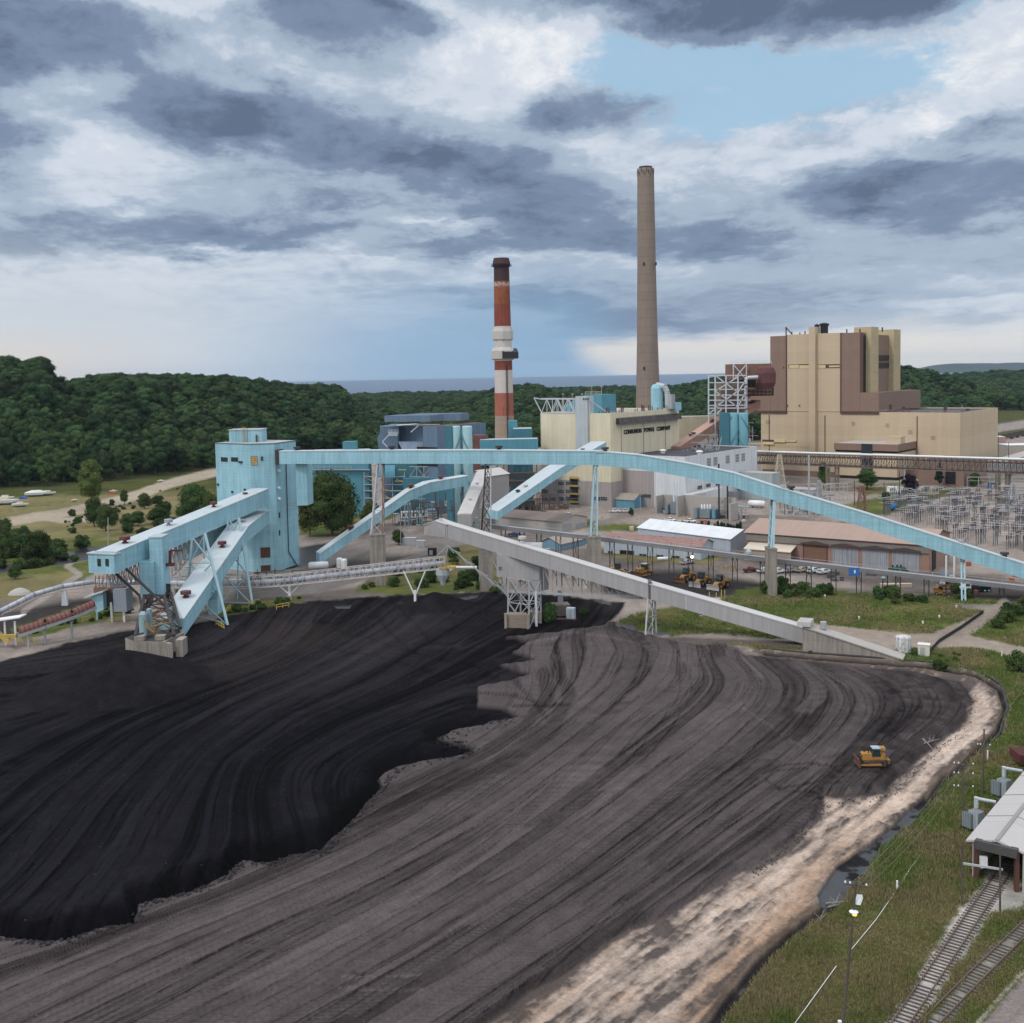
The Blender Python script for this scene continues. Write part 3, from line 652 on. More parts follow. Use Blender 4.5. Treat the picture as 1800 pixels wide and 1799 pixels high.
 me.update(calc_edges=True); me.polygons.foreach_set('use_smooth',np.ones(len(Q),bool))
 ca = me.color_attributes.new('cover','FLOAT_COLOR','POINT')
 cc = np.ones((len(V),4),np.float32); cc[:n0,:3] = cold.clip(0.003,.8); cc[:n0,3] = 1 - wet; cc[n0:,:3] = (.07,.085,.035)
 ca.data.foreach_set('color',cc.ravel())
 cb = me.color_attributes.new('kinds','FLOAT_COLOR','POINT'); kk = np.zeros((len(V),4),np.float32)
 kk[:n0,0] = gr; kk[:n0,1] = ctrack; kk[:n0,2] = wet; kk[:,3] = 1; cb.data.foreach_set('color',kk.ravel())
 m = bpy.data.materials.new('ground_cover'); m.use_nodes = True; nt = m.node_tree; N = nt.nodes; L = nt.links; bs = N['Principled BSDF']
 at = N.new('ShaderNodeVertexColor'); at.layer_name = 'cover'; ak = N.new('ShaderNodeVertexColor'); ak.layer_name = 'kinds'
 sp = N.new('ShaderNodeSeparateColor'); L.new(ak.outputs[0],sp.inputs[0]); geo = N.new('ShaderNodeNewGeometry')
 def nz(sc,det=4):
  n = N.new('ShaderNodeTexNoise'); L.new(geo.outputs['Position'],n.inputs['Vector']); n.inputs['Scale'].default_value = sc; n.inputs['Detail'].default_value = det; n.inputs['Roughness'].default_value = .65; return n.outputs['Fac']
 def M(op,a,b=None,c=None):
  n = N.new('ShaderNodeMath'); n.operation = op
  for i,v in enumerate((a,b,c)):
   if v is None: continue
   if isinstance(v,(int,float)): n.inputs[i].default_value = v
   else: L.new(v,n.inputs[i])
  return n.outputs[0]
 fine = nz(2.2,6); fine2 = nz(.5,4)
 k = M('MULTIPLY_ADD',M('SUBTRACT',fine,.5),1.1,1.0); k = M('MULTIPLY_ADD',M('SUBTRACT',fine2,.5),.5,k)
 cx = N.new('ShaderNodeCombineColor'); [L.new(k,cx.inputs[i]) for i in range(3)]
 mx = N.new('ShaderNodeMix'); mx.data_type = 'RGBA'; mx.blend_type = 'MULTIPLY'; mx.inputs[0].default_value = 1; L.new(at.outputs[0],mx.inputs[6]); L.new(cx.outputs[0],mx.inputs[7])
 # pale crumbs of stone on the compacted coal
 vo = N.new('ShaderNodeTexVoronoi'); L.new(geo.outputs['Position'],vo.inputs['Vector']); vo.inputs['Scale'].default_value = .55
 cr = M('MULTIPLY',M('LESS_THAN',vo.outputs['Distance'],.06),M('MULTIPLY',sp.outputs[1],.22))
 m2 = N.new('ShaderNodeMix'); m2.data_type = 'RGBA'; L.new(cr,m2.inputs[0]); L.new(mx.outputs[2],m2.inputs[6]); m2.inputs[7].default_value = (.30,.26,.24,1)
 L.new(m2.outputs[2],bs.inputs['Base Color'])
 L.new(M('MULTIPLY_ADD',sp.outputs[2],-.72,.93),bs.inputs['Roughness']); bs.inputs['Specular IOR Level'].default_value = .04; L.new(M('MULTIPLY_ADD',sp.outputs[2],.5,.03),bs.inputs['Specular IOR Level'])
 b = N.new('ShaderNodeBump'); b.inputs['Distance'].default_value = .35; L.new(M('MULTIPLY',M('SUBTRACT',1.0,sp.outputs[2]),.8),b.inputs['Strength']); L.new(fine,b.inputs['Height']); L.new(b.outputs[0],bs.inputs['Normal'])
 me.materials.append(m)
 o = bpy.data.objects.new('ground',me); col.objects.link(o)
 tag(o,'coal yard, sand, meadow and gravel ground of the power plant',kind='structure')
 return dict(x=x,y=y,z=z,px=px,py=py,gr=gr,sh=sh,us=us,Yr=Yr)
GD = build_ground()
def gz(x,y):
 j = int(np.clip(np.searchsorted(GD['Yr'],y),0,len(GD['Yr']) - 1)); i = int(np.clip(np.searchsorted(GD['us'],x / max(y,1)),0,len(GD['us']) - 1))
 return float(GD['z'][j * GD['sh'][1] + i])
# ---------------------------------------------------------------- lake and the far shore
lk = MB(); lk.face([(-26000,3300,-1.0),(26000,3300,-1.0),(26000,20000,-1.0),(-26000,20000,-1.0)])
m = bpy.data.materials.new('lake_water'); m.use_nodes = True; b_ = m.node_tree.nodes['Principled BSDF']; b_.inputs['Base Color'].default_value = (.045,.085,.15,1); b_.inputs['Specular IOR Level'].default_value = .28; b_.inputs['Roughness'].default_value = .32
nz_ = m.node_tree.nodes.new('ShaderNodeTexNoise'); bp_ = m.node_tree.nodes.new('ShaderNodeBump'); gp_ = m.node_tree.nodes.new('ShaderNodeNewGeometry')
m.node_tree.links.new(gp_.outputs['Position'],nz_.inputs['Vector']); nz_.inputs['Scale'].default_value = .02; nz_.inputs['Detail'].default_value = 6
bp_.inputs['Strength'].default_value = .5; bp_.inputs['Distance'].default_value = 2; m.node_tree.links.new(nz_.outputs['Fac'],bp_.inputs['Height']); m.node_tree.links.new(bp_.outputs[0],b_.inputs['Normal'])
tag(lk.build('lake',m),'wide blue grey lake reaching to the horizon',kind='structure')
fs = MB(); top = []
xs = np.linspace(3500,8200,120)
hh = 52 + 34 * (np.sin((xs - 3500) / 620) * .45 + .5) + 10 * fbm(xs / 260,xs * 0,4,91); hh = hh * sstep(xs,3500,4300) * (1 - .5 * sstep(xs,7400,8200))
fs.loft([[(x_,10200,-2),(x_,10500,max(h_,0) - 1),(x_,11300,-2)] for x_,h_ in zip(xs,hh)])
far_m = mat('far_shore_woods',(.03,.05,.045),rough=.95,var=.25,vscale=.004)
tag(fs.build('hills',far_m),'long low blue wooded shore hills across the water',kind='structure')
# ---------------------------------------------------------------- haze
hb = MB(); hb.hexa([(-27000,-9500,-4.5),(27000,-9500,-4.5),(27000,20500,-4.5),(-27000,20500,-4.5),(-27000,-9500,260),(27000,-9500,260),(27000,20500,260),(-27000,20500,260)])
hm = bpy.data.materials.new('haze_air'); hm.use_nodes = True; hm.node_tree.nodes.clear(); ho = hm.node_tree.nodes.new('ShaderNodeOutputMaterial'); hv = hm.node_tree.nodes.new('ShaderNodeVolumePrincipled')
hv.inputs['Color'].default_value = (.62,.80,1.0,1); hv.inputs['Density'].default_value = 2.4e-5; hv.inputs['Anisotropy'].default_value = .2
hm.node_tree.links.new(hv.outputs[0],ho.inputs['Volume'])
USE_HAZE = True
if USE_HAZE: tag(hb.build('haze',hm),'thin pale haze in the air over plant and lake','haze',kind='stuff')
# ================================================================ helpers for plant parts
def gallery(mb,pts,w,h,up=UP,mbr=None,over=.25):
 """enclosed conveyor gallery: pts = centre line of the FLOOR; side box into mb, roof sheet into mbr"""
 P = [Vector(p) for p in pts]; n = len(P); rings = []; roof = []
 for i,p in enumerate(P):
  d = (P[min(i + 1,n - 1)] - P[max(i - 1,0)]); d.z = 0; d.normalize(); s = Vector((-d.y,d.x,0)) * (w / 2)
  k = 1.0
  rings.append([p - s,p + s,p + s + UP * h,p - s + UP * h])
  s2 = s * (1 + over / w * 2)
  roof.append([p - s2 + UP * (h + .004),p + s2 + UP * (h + .004),p + s2 + UP * (h + .3),p + UP * (h + .45),p - s2 + UP * (h + .3)])
 mb.loft(rings)
 if mbr is not None: mbr.loft(roof)
def vent(parent,p,r=1.1,h=1.6,m=None,name='roof_vent'):
 b = MB(); p = Vector(p) - UP * .7
 b.lathe(p,[(r * .6,0),(r * .6,.9),(r * .35,1.0),(r * .35,h * .55 + .4),(r,h * .6 + .5),(r,h + .7),(r * .8,h + .75)],12)
 return b.build(name,m or RUST,parent)
def win(parent,c,d,w,h,n=(2,2),frame=None,name='window',glass=None,depth=.12,up=UP):
 """window standing on a wall: c = centre on the wall, d = outward normal"""
 d = Vector(d).normalized(); s = Vector(up).cross(d).normalized(); c = Vector(c); up = d.cross(s)
 g = MB(); a = s * (w / 2); b = up * (h / 2)
 o = c + d * (depth * .4)
 g.hexa([c - a - b,c + a - b,c + a + b,c - a + b,o - a - b,o + a - b,o + a + b,o - a + b])
 wo = g.build(name,glass or GLASS,parent)
 f = MB(); t = max(.08,min(w,h) * .05); e = c + d * depth * .7
 for i in range(n[0] + 1):
  x = -w / 2 + w * i / n[0]; f.beam(e + s * x - b,e + s * x + b,t,depth,up=d)
 for i in range(n[1] + 1):
  y = -h / 2 + h * i / n[1]; f.beam(e + up * y - a,e + up * y + a,t,depth,up=d)
 f.build('frame',frame or SSTEEL,wo)
 return wo
def xbrace(mb,a0,a1,b0,b1,n,w=.2):
 """two legs a0->a1 and b0->b1 (Vectors bottom, top) tied with n panels of X bracing"""
 for i in range(n):
  t0 = i / n; t1 = (i + 1) / n
  p0 = a0.lerp(a1,t0); p1 = a0.lerp(a1,t1); q0 = b0.lerp(b1,t0); q1 = b0.lerp(b1,t1)
  mb.beam(p0,q1,w); mb.beam(q0,p1,w); mb.beam(p1,q1,w)
def truss(mb,p,q,h,n,w=.25,cross=True,vert=True):
 p = Vector(p); q = Vector(q)
 mb.beam(p,q,w); mb.beam(p + UP * h,q + UP * h,w)
 for i in range(n):
  a = p.lerp(q,i / n); b = p.lerp(q,(i + 1) / n)
  if i % 2: mb.beam(a + UP * h,b,w * .7)
  else: mb.beam(a,b + UP * h,w * .7)
  if vert: mb.beam(b,b + UP * h,w * .7)
def bent(base_a,base_b,top_a,top_b,m,parent,n=3,w=.5,bw=.22,name='leg'):
 for a,t in ((base_a,top_a),(base_b,top_b)):
  MB().beam(a,t,w).build(name,m,parent)
 k = MB(); xbrace(k,Vector(base_a),Vector(top_a),Vector(base_b),Vector(top_b),n,bw); k.build('bracing',m,parent)
def railing(mb,pts,h=1.1,every=2.5,w=.08):
 P = [Vector(p) for p in pts]
 for a,b in zip(P,P[1:]):
  mb.beam(a + UP * h,b + UP * h,w); mb.beam(a + UP * h * .5,b + UP * h * .5,w)
  k = max(1,int((b - a).length / every))
  for i in range(k + 1): q = a.lerp(b,i / k); mb.beam(q,q + UP * h,w)
def hut(name,label,cat,A,u,v,Lu,Lv,h,rise,wm,rm,ridge='u',group=None,z=0.0,over=.5):
 """gabled shed: A near corner, unit plan vectors u, v; ridge runs along u or v"""
 A = Vector((A[0],A[1],z)); t = empty(name,A,label,cat,group)
 a = u * Lu; b = v * Lv
 q = [A,A + a,A + a + b,A + b]
 w_ = MB(); k = len(w_.v)
 if ridge == 'u': r0 = A + b / 2 + UP * (h + rise); r1 = r0 + a; ends = [(0,3,r0),(1,2,r1)]
 else: r0 = A + a / 2 + UP * (h + rise); r1 = r0 + b; ends = [(0,1,r0),(3,2,r1)]
 T = [p + UP * h for p in q]
 for i in range(4): j = (i + 1) % 4; w_.face([q[i],q[j],T[j],T[i]])
 for i,j,r in ends: w_.face([T[i],T[j],r])
 w_.build('wall',wm,t)
 ro = MB(); o = over
 if ridge == 'u': e0,e1,lo,hi = -u * o,u * o,(0,1),(3,2)
 else: e0,e1,lo,hi = -v * o,v * o,(0,3),(1,2)
 sl = rise / ((Lv if ridge == 'u' else Lu) / 2)
 for (i,j),sgn in ((lo,-1),(hi,1)):
  side = (v if ridge == 'u' else u) * (o * sgn)
  dn = UP * (-o * sl)
  p0 = T[i] + side + dn + e0; p1 = T[j] + side + dn + e1; p2 = r1 + e1; p3 = r0 + e0
  up_ = UP * .18
  ro.hexa([p0 + UP * .02,p1 + UP * .02,p2 + UP * .02,p3 + UP * .02,p0 + up_,p1 + up_,p2 + up_,p3 + up_])
 ro.build('roof',rm,t)
 return t
def flatbox(parent,name,A,u,v,Lu,Lv,z0,z1,m,parapet=0.0,roofm=None):
 b = MB(); b.slab(A,u * Lu,v * Lv,z0,z1); o = b.build(name,m,parent)
 if roofm is not None:
  r = MB(); A = Vector((A[0],A[1],0)); i = .4
  r.slab(A + u * i + v * i,u * (Lu - 2 * i),v * (Lv - 2 * i),z1 + .01,z1 + .06); r.build('roof',roofm,parent)
  if parapet:
   p = MB()
   for (o_,a_,b_) in ((A,u * Lu,v * i),(A + v * (Lv - i),u * Lu,v * i),(A + v * i,u * i,v * (Lv - 2 * i)),(A + u * (Lu - i) + v * i,u * i,v * (Lv - 2 * i))):
    p.slab(o_,a_,b_,z1 + .002,z1 + parapet)
   p.build('parapet',m,parent)
 return o
# ================================================================ pale teal transfer tower (left)
# corner nearest the camera at px 525; plan corners from photo columns
def build_tower():
 # left face: from px 378 to 438 ; front face 438 -> 483 ; right faces 483 -> 520
 c = G(470,1020); c.z = 0
 eL = Vector((math.cos(R(-12)),math.sin(R(-12)),0))
 Y0 = 388.0
 pL = V3(378,780,Y0 + 10); pM = V3(438,782,Y0); pN = V3(483,782,Y0 + 1.5); pR = V3(519.5,775,Y0 + 16); pB = V3(440,776,Y0 + 26)
 topz = pM.z
 poly = [(p.x,p.y) for p in (pL,pM,pN,pR,pB)]
 ctr = Vector(((pL.x + pR.x) / 2,Y0 + 12,0))
 t = empty('transfer_tower',(ctr.x,ctr.y,0),'tall pale teal sheet-clad transfer tower at the left with inclined galleries running into it','tower')
 b = MB(); b.prism(poly,0,topz); b.build('wall',TEAL,t)
 b = MB(); b.prism(poly,topz + .004,topz + .45)
 cx = sum(p[0] for p in poly) / 5; cy = sum(p[1] for p in poly) / 5
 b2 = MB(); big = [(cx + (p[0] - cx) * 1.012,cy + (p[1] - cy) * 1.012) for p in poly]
 b2.prism(big,topz + .02,topz + .30); b2.build('roof_edge',mat('dark_teal_trim',(.06,.15,.18)),t)  # roof edge is a band of dark teal
 sm = [(cx + (p[0] - cx) * .97,cy + (p[1] - cy) * .97) for p in poly]; b = MB(); b.prism(sm,topz + .31,topz + .36); b.build('roof',GREYR,t)
 # penthouse
 a = V3(403,775,Y0 + 9); d = V3(459.5,775,Y0 + 9); zz = V3(430,756.5,Y0 + 9).z
 b = MB(); b.slab((a.x,a.y,0),(d.x - a.x,0,0),(0,9,0),topz + .37,zz); b.build('penthouse',TEAL,t)
 b = MB(); b.slab((a.x - .2,a.y - .2,0),(d.x - a.x + .4,0,0),(0,9.4,0),zz + .004,zz + .25); b.build('penthouse_roof',GREYR,t)
 b = MB()
 for px in (427,431):
  p = V3(px,778,Y0 + 8.6); b.beam(p,V3(px - .5,750,Y0 + 8.6),.12)
 for i in range(12): q = V3(427,777 - i * 2.2,Y0 + 8.6); b.beam(q,q + Vector((.85,0,0)),.1)
 b.build('ladder',YEL,t)
 b = MB()
 for px,y1 in ((415,738),(435,740)): b.beam(V3(px,778,Y0 + 8),V3(px,y1,Y0 + 8),.1)
 b.build('antenna',DSTEEL,t)
 b = MB(); b.beam(V3(451,777,Y0 + 8.7),V3(451,765,Y0 + 8.7),.5); b.build('roof_pipe',RUST,t)
 # band of windows upper left
 nL = (Vector((pM.x,pM.y,0)) - Vector((pL.x,pL.y,0))).normalized(); nL = Vector((nL.y,-nL.x,0))
 nF = (Vector((pN.x,pN.y,0)) - Vector((pM.x,pM.y,0))).normalized(); nF = Vector((nF.y,-nF.x,0))
 nR = (Vector((pR.x,pR.y,0)) - Vector((pN.x,pN.y,0))).normalized(); nR = Vector((nR.y,-nR.x,0))
 def onwall(px,py,p0,nrm):
  d = ray(px,py); k = (Vector((p0.x,p0.y,H)) - CAM).dot(nrm) / d.dot(nrm); return CAM + d * k
 for px in (394.5,412.5):
  win(t,onwall(px,808,pL,nL),nL,3.5,1.5,(4,1),DSTEEL)
 b = MB(); p = onwall(424,812.5,pL,nL); b.box(p - UP * .3,1.8,1.0,.6); b.build('wall_lamp',DSTEEL,t)
 win(t,onwall(447,810,pM,nF),nF,2.2,3.2,(2,4),RSTEEL,glass=mat('yellow_pane',(.55,.38,.15),rough=.5,var=.5,vscale=2))
 win(t,onwall(460.5,806.5,pM,nF),nF,1.0,1.6,(1,2),GSTEEL)
 for py,hh in ((971.5,3.6),(1000.5,2.6)): win(t,onwall(466.5 + (py - 971) * .02,py,pM,nF),nF,3.3,hh,(1,5),DBRN,name='louvre',glass=mat('rusty_louvre',(.13,.06,.035),var=.3))
 for py in (828,858,877):
  b = MB(); b.tube(onwall(489,py,pN,nR) - nR * .1,onwall(489,py,pN,nR) + nR * .9,.55); b.build('wall_fan',WHITE,t)
 for py in (906,937): win(t,onwall(491,py,pN,nR),nR,.8,1.9,(1,3),DSTEEL)
 b = MB(); pts = [onwall(501.5,816,pN,nR),onwall(506,970,pN,nR),onwall(522,996,pN,nR)]
 for q,r_ in zip(pts,pts[1:]): b.tube(q + nR * .35,r_ + nR * .35,.17,6)
 b.build('drain_pipe',DSTEEL,t)
 b = MB(); p = onwall(503,889,pN,nR); railing(b,[p - Vector((3,0,0)) + nR * 1.2,p + Vector((6,1.5,0)) + nR * 1.2],1.1,1.5); b.slab(p - Vector((3,0,0)),(9,1.5,0),nR * 1.2,p.z - .2,p.z); b.build('wall_platform',GSTEEL,t)
 for px,py in ((409,865),(384,852),(431,861)):
  b = MB(); q = onwall(px,py,pL,nL); b.box(q + nL * .2 - UP * .4,.7,.4,.8); b.build('wall_box',DSTEEL,t)
 # hanging box below the bridge head at its right
 a = V3(522,889,Y0 - 3); c2 = V3(541,889,Y0 - 3); d = V3(551,886,Y0 + 3.5)
 zt = V3(530,815,Y0 - 3).z; zb = a.z
 b = MB(); b.prism([(a.x,a.y),(c2.x,c2.y),(d.x,d.y),(a.x + (d.x - c2.x),a.y + 6.5)],zb,zt); b.build('hanging_chute',TEAL,t)
 return t,Y0,topz
tower,TY,TZ = build_tower()
# ================================================================ long high bridge gallery
def build_bridge():
 # floor line: (px, py bottom, Y)
 S = [(490,816,386),(660,815.5,370),(850,816,357),(1045,818,351),(1124,825,348),(1210,840,345.5),(1290,857,343),(1360,880,339),(1520,928,333),(1694,984,325),(1900,1050,317)]
 pts = [V3(px,py,Y) for px,py,Y in S]
 w = 4.6; h = 4.35
 t = empty('conveyor_bridge',(pts[3].x,pts[3].y,0),'long high pale teal conveyor bridge crossing the whole yard and sloping down to the right','conveyor bridge')
 def back(p,q): d = (q - p); d.z = 0; d.normalize(); return Vector((-d.y,d.x,0))
 P = []
 for i,p in enumerate(pts):
  s = back(pts[max(i - 1,0)],pts[min(i + 1,len(pts) - 1)]); P.append(p + s * (w / 2))
 a = MB(); r = MB(); gallery(a,P,w,h,mbr=r,over=.12); a.build('gallery',TEAL,t); r.build('roof',TEALR,t)
 b = MB(); c = P[0]; b.box(c - UP * .2 + Vector((-1.2,.6,0)),1.4,w + 1.2,h + .9,R(-5)); b.build('end_frame',DSTEEL,t)
 def atpx(px,dz=0):
  for i in range(len(S) - 1):
   if S[i][0] <= px <= S[i + 1][0]:
    k = (px - S[i][0]) / (S[i + 1][0] - S[i][0]); return P[i].lerp(P[i + 1],k) + UP * dz
 for px in (517,685,875,1063,1391,1769): vent(t,atpx(px,h + .5),1.25,1.1,mat('black_vent',(.05,.04,.045),var=.2))
 b = MB(); q = atpx(1055,h); b.box(q - UP * .1,2.5,5.2,.55,R(-8)); b.build('roof_step',TEALR,t)
 for px in (1376,1690):
  b = MB(); q = atpx(px,h + .3); b.box(q,1.2,2.2,.8); b.beam(q + UP * .3,q + Vector((2.0,0,2)),.15); b.beam(q + UP * .3,q + Vector((-1.5,0,2)),.15); b.build('roof_gear',GSTEEL,t)
 # piers
 piers = []
 for k,(px,wpx,ytop,ybase,ytr,lab) in enumerate(((664,27,942,1030,815,'wide'),(855,24,965,1040,816,'wide'),(1046,20,946,1042,818,'tall'),(1359,11.5,967,1048,880,'narrow'))):
  base = G(px + (0 if k else 3),ybase); Y = base.y
  l_,r_ = V3(px - wpx / 2,ybase,Y),V3(px + wpx / 2,ybase,Y); zt = V3(px,ytop,Y).z
  labs = ['broad weathered concrete pier of the bridge nearest the teal tower','weathered concrete bridge pier behind the grey gallery, with brush round its base','concrete bridge pier with blue steel legs beside the yellow loaders','slender concrete bridge pier standing in the bushes before the brown garage']
  pr = empty('concrete_pier',((l_.x + r_.x) / 2,Y,0),labs[k],'bridge pier','concrete piers under the long bridge')
  b = MB(); th = 5.2; wd = r_.x - l_.x
  cxp = (l_.x + r_.x) / 2
  b.box((cxp,Y + th / 2,-1),wd,th,zt + 1,R(6)); b.build('shaft',CONC,pr)
  b = MB(); b.box((cxp,Y + th / 2,zt + .004),wd + .3,th + .3,.35,R(6)); b.build('cap',CONC,pr)
  # steel legs up to the bridge
  tr_ = empty('steel_trestle',(cxp,Y + th / 2,zt + .36),['rusty white lattice trestle carrying the bridge over the curved teal gallery','rusty lattice trestle carrying the bridge in front of the grey crusher house','pale blue steel legs between the tall pier and the bridge, above the white pickups','slim pale blue steel post between the narrow pier and the sloping bridge'][k],'trestle','steel trestles on the piers')
  top = atpx(px,-.05); zb = zt + .36; zt2 = top.z
  ms = (GSTEEL,DSTEEL,TEALS,TEALS)[k]
  wt = wd * (.75 if k < 2 else (.55 if k == 2 else .35))
  ya,yb = Y + .8,Y + th - .8
  c0 = Vector((cxp,0,0)); ct = Vector((top.x,0,0)); tops = wt * .5
  legs = []
  for sx in (-1,1):
   for yy,yt in ((ya,top.y - w * .35),(yb,top.y + w * .35)):
    p0 = Vector((cxp + sx * wt / 2,yy,zb)); p1 = Vector((top.x + sx * tops / 2,yt,zt2)); legs.append((p0,p1)); MB().beam(p0,p1,.42 if k != 3 else .5).build('leg',ms if sx < 0 or k > 1 else RSTEEL if k == 0 else GSTEEL,tr_)
  b = MB(); n = 6
  xbrace(b,legs[0][0],legs[0][1],legs[1][0],legs[1][1],n,.16); xbrace(b,legs[2][0],legs[2][1],legs[3][0],legs[3][1],n,.16)
  if k != 3: xbrace(b,legs[0][0],legs[0][1],legs[2][0],legs[2][1],n,.18)
  b.build('bracing',ms,tr_)
 # last post: steel all the way
 bs = G(1694,1057); top = atpx(1694,-.05)
 pt = empty('steel_trestle',(bs.x,bs.y,0),'pale blue steel post under the low right bridge end, beside the blue tank truck','trestle','steel trestles on the piers')
 for dx in (-.9,.9):
  MB().beam((bs.x + dx * .6,bs.y,-.2),(top.x + dx * .5,top.y,top.z),.45).build('leg',TEALS,pt)
 b = MB(); xbrace(b,Vector((bs.x - .55,bs.y,0)),Vector((top.x - .45,top.y,top.z)),Vector((bs.x + .55,bs.y,0)),Vector((top.x + .45,top.y,top.z)),5,.12); b.build('bracing',TEALS,pt)
 return t
build_bridge()
# ================================================================ inclined galleries at the left
def side_gallery(name,label,S,w,h,m=TEAL,mr=TEALR,vents=(),legs=(),cat='conveyor gallery',vm=None,seams=0,group=None,flip=1):
 """S: (px, py of the near bottom edge, Y)"""
 pts = [V3(px,py,Y) for px,py,Y in S]; P = []
 for i,p in enumerate(pts):
  d = pts[min(i + 1,len(pts) - 1)] - pts[max(i - 1,0)]; d.z = 0; d.normalize(); P.append(p + Vector((-d.y,d.x,0)) * (w / 2) * flip)
 mid = P[len(P) // 2]
 t = empty(name,(mid.x,mid.y,0),label,cat,group)
 a = MB(); r = MB(); gallery(a,P,w,h,mbr=r,over=.12); a.build('gallery',m,t); r.build('roof',mr,t)
 def at(px,dz=0):
  for i in range(len(S) - 1):
   lo,hi = sorted((S[i][0],S[i + 1][0]))
   if lo <= px <= hi: k = (px - S[i][0]) / (S[i + 1][0] - S[i][0]); return P[i].lerp(P[i + 1],k) + UP * dz
  return P[0] + UP * dz
 for v in vents:
  vent(t,at(v[0],h + .5),v[1] if len(v) > 1 else 1.2,v[2] if len(v) > 2 else 1.4,v[3] if len(v) > 3 else vm)
 return t,P,at
# upper gallery: head house at px 165-205 up to the tower
gu,PU,atU = side_gallery('inclined_gallery','upper teal gallery climbing from its windowed head house to the tower, rusted vents on top',
 [(205,1008,292),(473,888,382)],6.4,5.6,vents=((232,1.5,1.8),(298,1.3,1.8,VENTG),(377,1.2,1.6),(440,.9,.5)))
def _headhouse():
 # plain end wall box facing left/front, px 163..205, py 975..1008
 a = V3(165,1007,296); b_ = V3(205,1008,291.5); zt = V3(165,980,296).z; zt2 = V3(205,975,291.5).z
 d = (PU[1] - PU[0]); d.z = 0; d.normalize(); s = Vector((-d.y,d.x,0))
 b = MB(); A = Vector((b_.x,b_.y,0)) - d * .9; B = Vector((a.x,a.y,0)) - d * 2.2
 poly = [(B.x,B.y),(A.x,A.y),(A.x + d.x * 3,A.y + d.y * 3),(B.x + d.x * 3,B.y + d.y * 3)]
 b.prism(poly,b_.z - .1,zt2); b.build('head_house',TEAL,gu)
 nrm = (A - B).normalized(); nrm = Vector((nrm.y,-nrm.x,0))
 for px in (174.5,188.5):
  dd = ray(px,989); k = (Vector((A.x,A.y,H)) - CAM).dot(nrm) / dd.dot(nrm); win(gu,CAM + dd * k,nrm,1.0,1.9,(1,4),DSTEEL)
 r = MB(); c = V3(185,975,293); big = [(p[0] + (-.3 if i in (0,3) else .3),p[1] - (.3 if i < 2 else 0)) for i,p in enumerate(poly)]; r.prism(big,zt2 + .004,zt2 + .3); r.build('head_roof',TEALR,gu)
_headhouse()
# lower right gallery: from the pile up to the tower (two runs with a drive step)
gl,PL,atL = side_gallery('inclined_gallery','lower pale teal gallery rising steeply from the concrete base at the coal to the tower',
 [(324,1119,287),(438,950,352),(473,920,386)],7.0,4.6,vents=((346,1.5,1.7),(407,1.4,1.7),(445,1.2,.8,GSTEEL)))
gm,PM_,atM = side_gallery('inclined_gallery','shaded middle teal gallery seen behind and between the two front galleries',
 [(335,985,335),(400,945,362),(432,918,395)],5,4.6)
def leg_towers():
 # big teal box legs of the upper gallery
 for (px0,px1,pxs,ytop,ybot,Y,lab,mm) in ((266,289,300,946,1046,303,'tall teal clad box leg hanging below the upper gallery above the trestle base',TEAL),(367,384,394,1010,1094,318,'short teal clad box leg under the lower gallery beside the yellow rails',TEAL)):
  a = V3(px0,ybot,Y); b_ = V3(px1,ybot,Y); c_ = V3(pxs,ybot,Y + 6); zt = V3(px0,ytop,Y).z
  t = empty('chute_box',((a.x + b_.x) / 2,Y,0),lab,'chute')
  zb = a.z if ybot < 1060 else -.3
  zb = max(zb,-.3)
  b = MB(); b.prism([(a.x,a.y),(b_.x,b_.y),(c_.x,c_.y),(a.x + c_.x - b_.x,c_.y)],zb,zt); b.build('cladding',mm,t)
  b = MB(); b.prism([(a.x - .15,a.y - .15),(b_.x + .1,b_.y - .15),(c_.x + .15,c_.y),(a.x + c_.x - b_.x,c_.y + .2)],zt + .004,zt + .3); b.build('top',TEALR,t)
  b = MB(); b.prism([(a.x - .1,a.y - .1),(b_.x + .1,b_.y - .1),(c_.x + .1,c_.y),(a.x + c_.x - b_.x,c_.y + .1)],zb - .25,zb - .004); b.build('skirt',DSTEEL,t)
  if ybot < 1060:
   e = V3(300,934,Y + 1); win(t,V3(296,1040,Y + 2),(0,-1,0),1.4,4.5,(1,3),RSTEEL,name='door')
   b = MB(); q0 = V3(299,968,Y + 3); q1 = V3(299,992,Y + 3); b.beam(q0,q1,.7); b.beam(q0 + Vector((0,0,0)),V3(320,968,Y + 4),.5); b.box(q1 - UP * .5 - Vector((.4,0,0)),3.2,1.6,.8); b.build('rusty_pipe',RUST,t)
   # inner dark bay: side box under the gallery
   p = V3(243,1002,Y - 2); q = V3(268,1002,Y - 2); b = MB(); b.prism([(p.x,p.y + 1),(q.x,q.y + 1),(q.x,q.y + 5),(p.x,p.y + 5)],V3(243,1045,Y).z,p.z + 2); b.build('rear_panel',TEAL,t)
leg_towers()
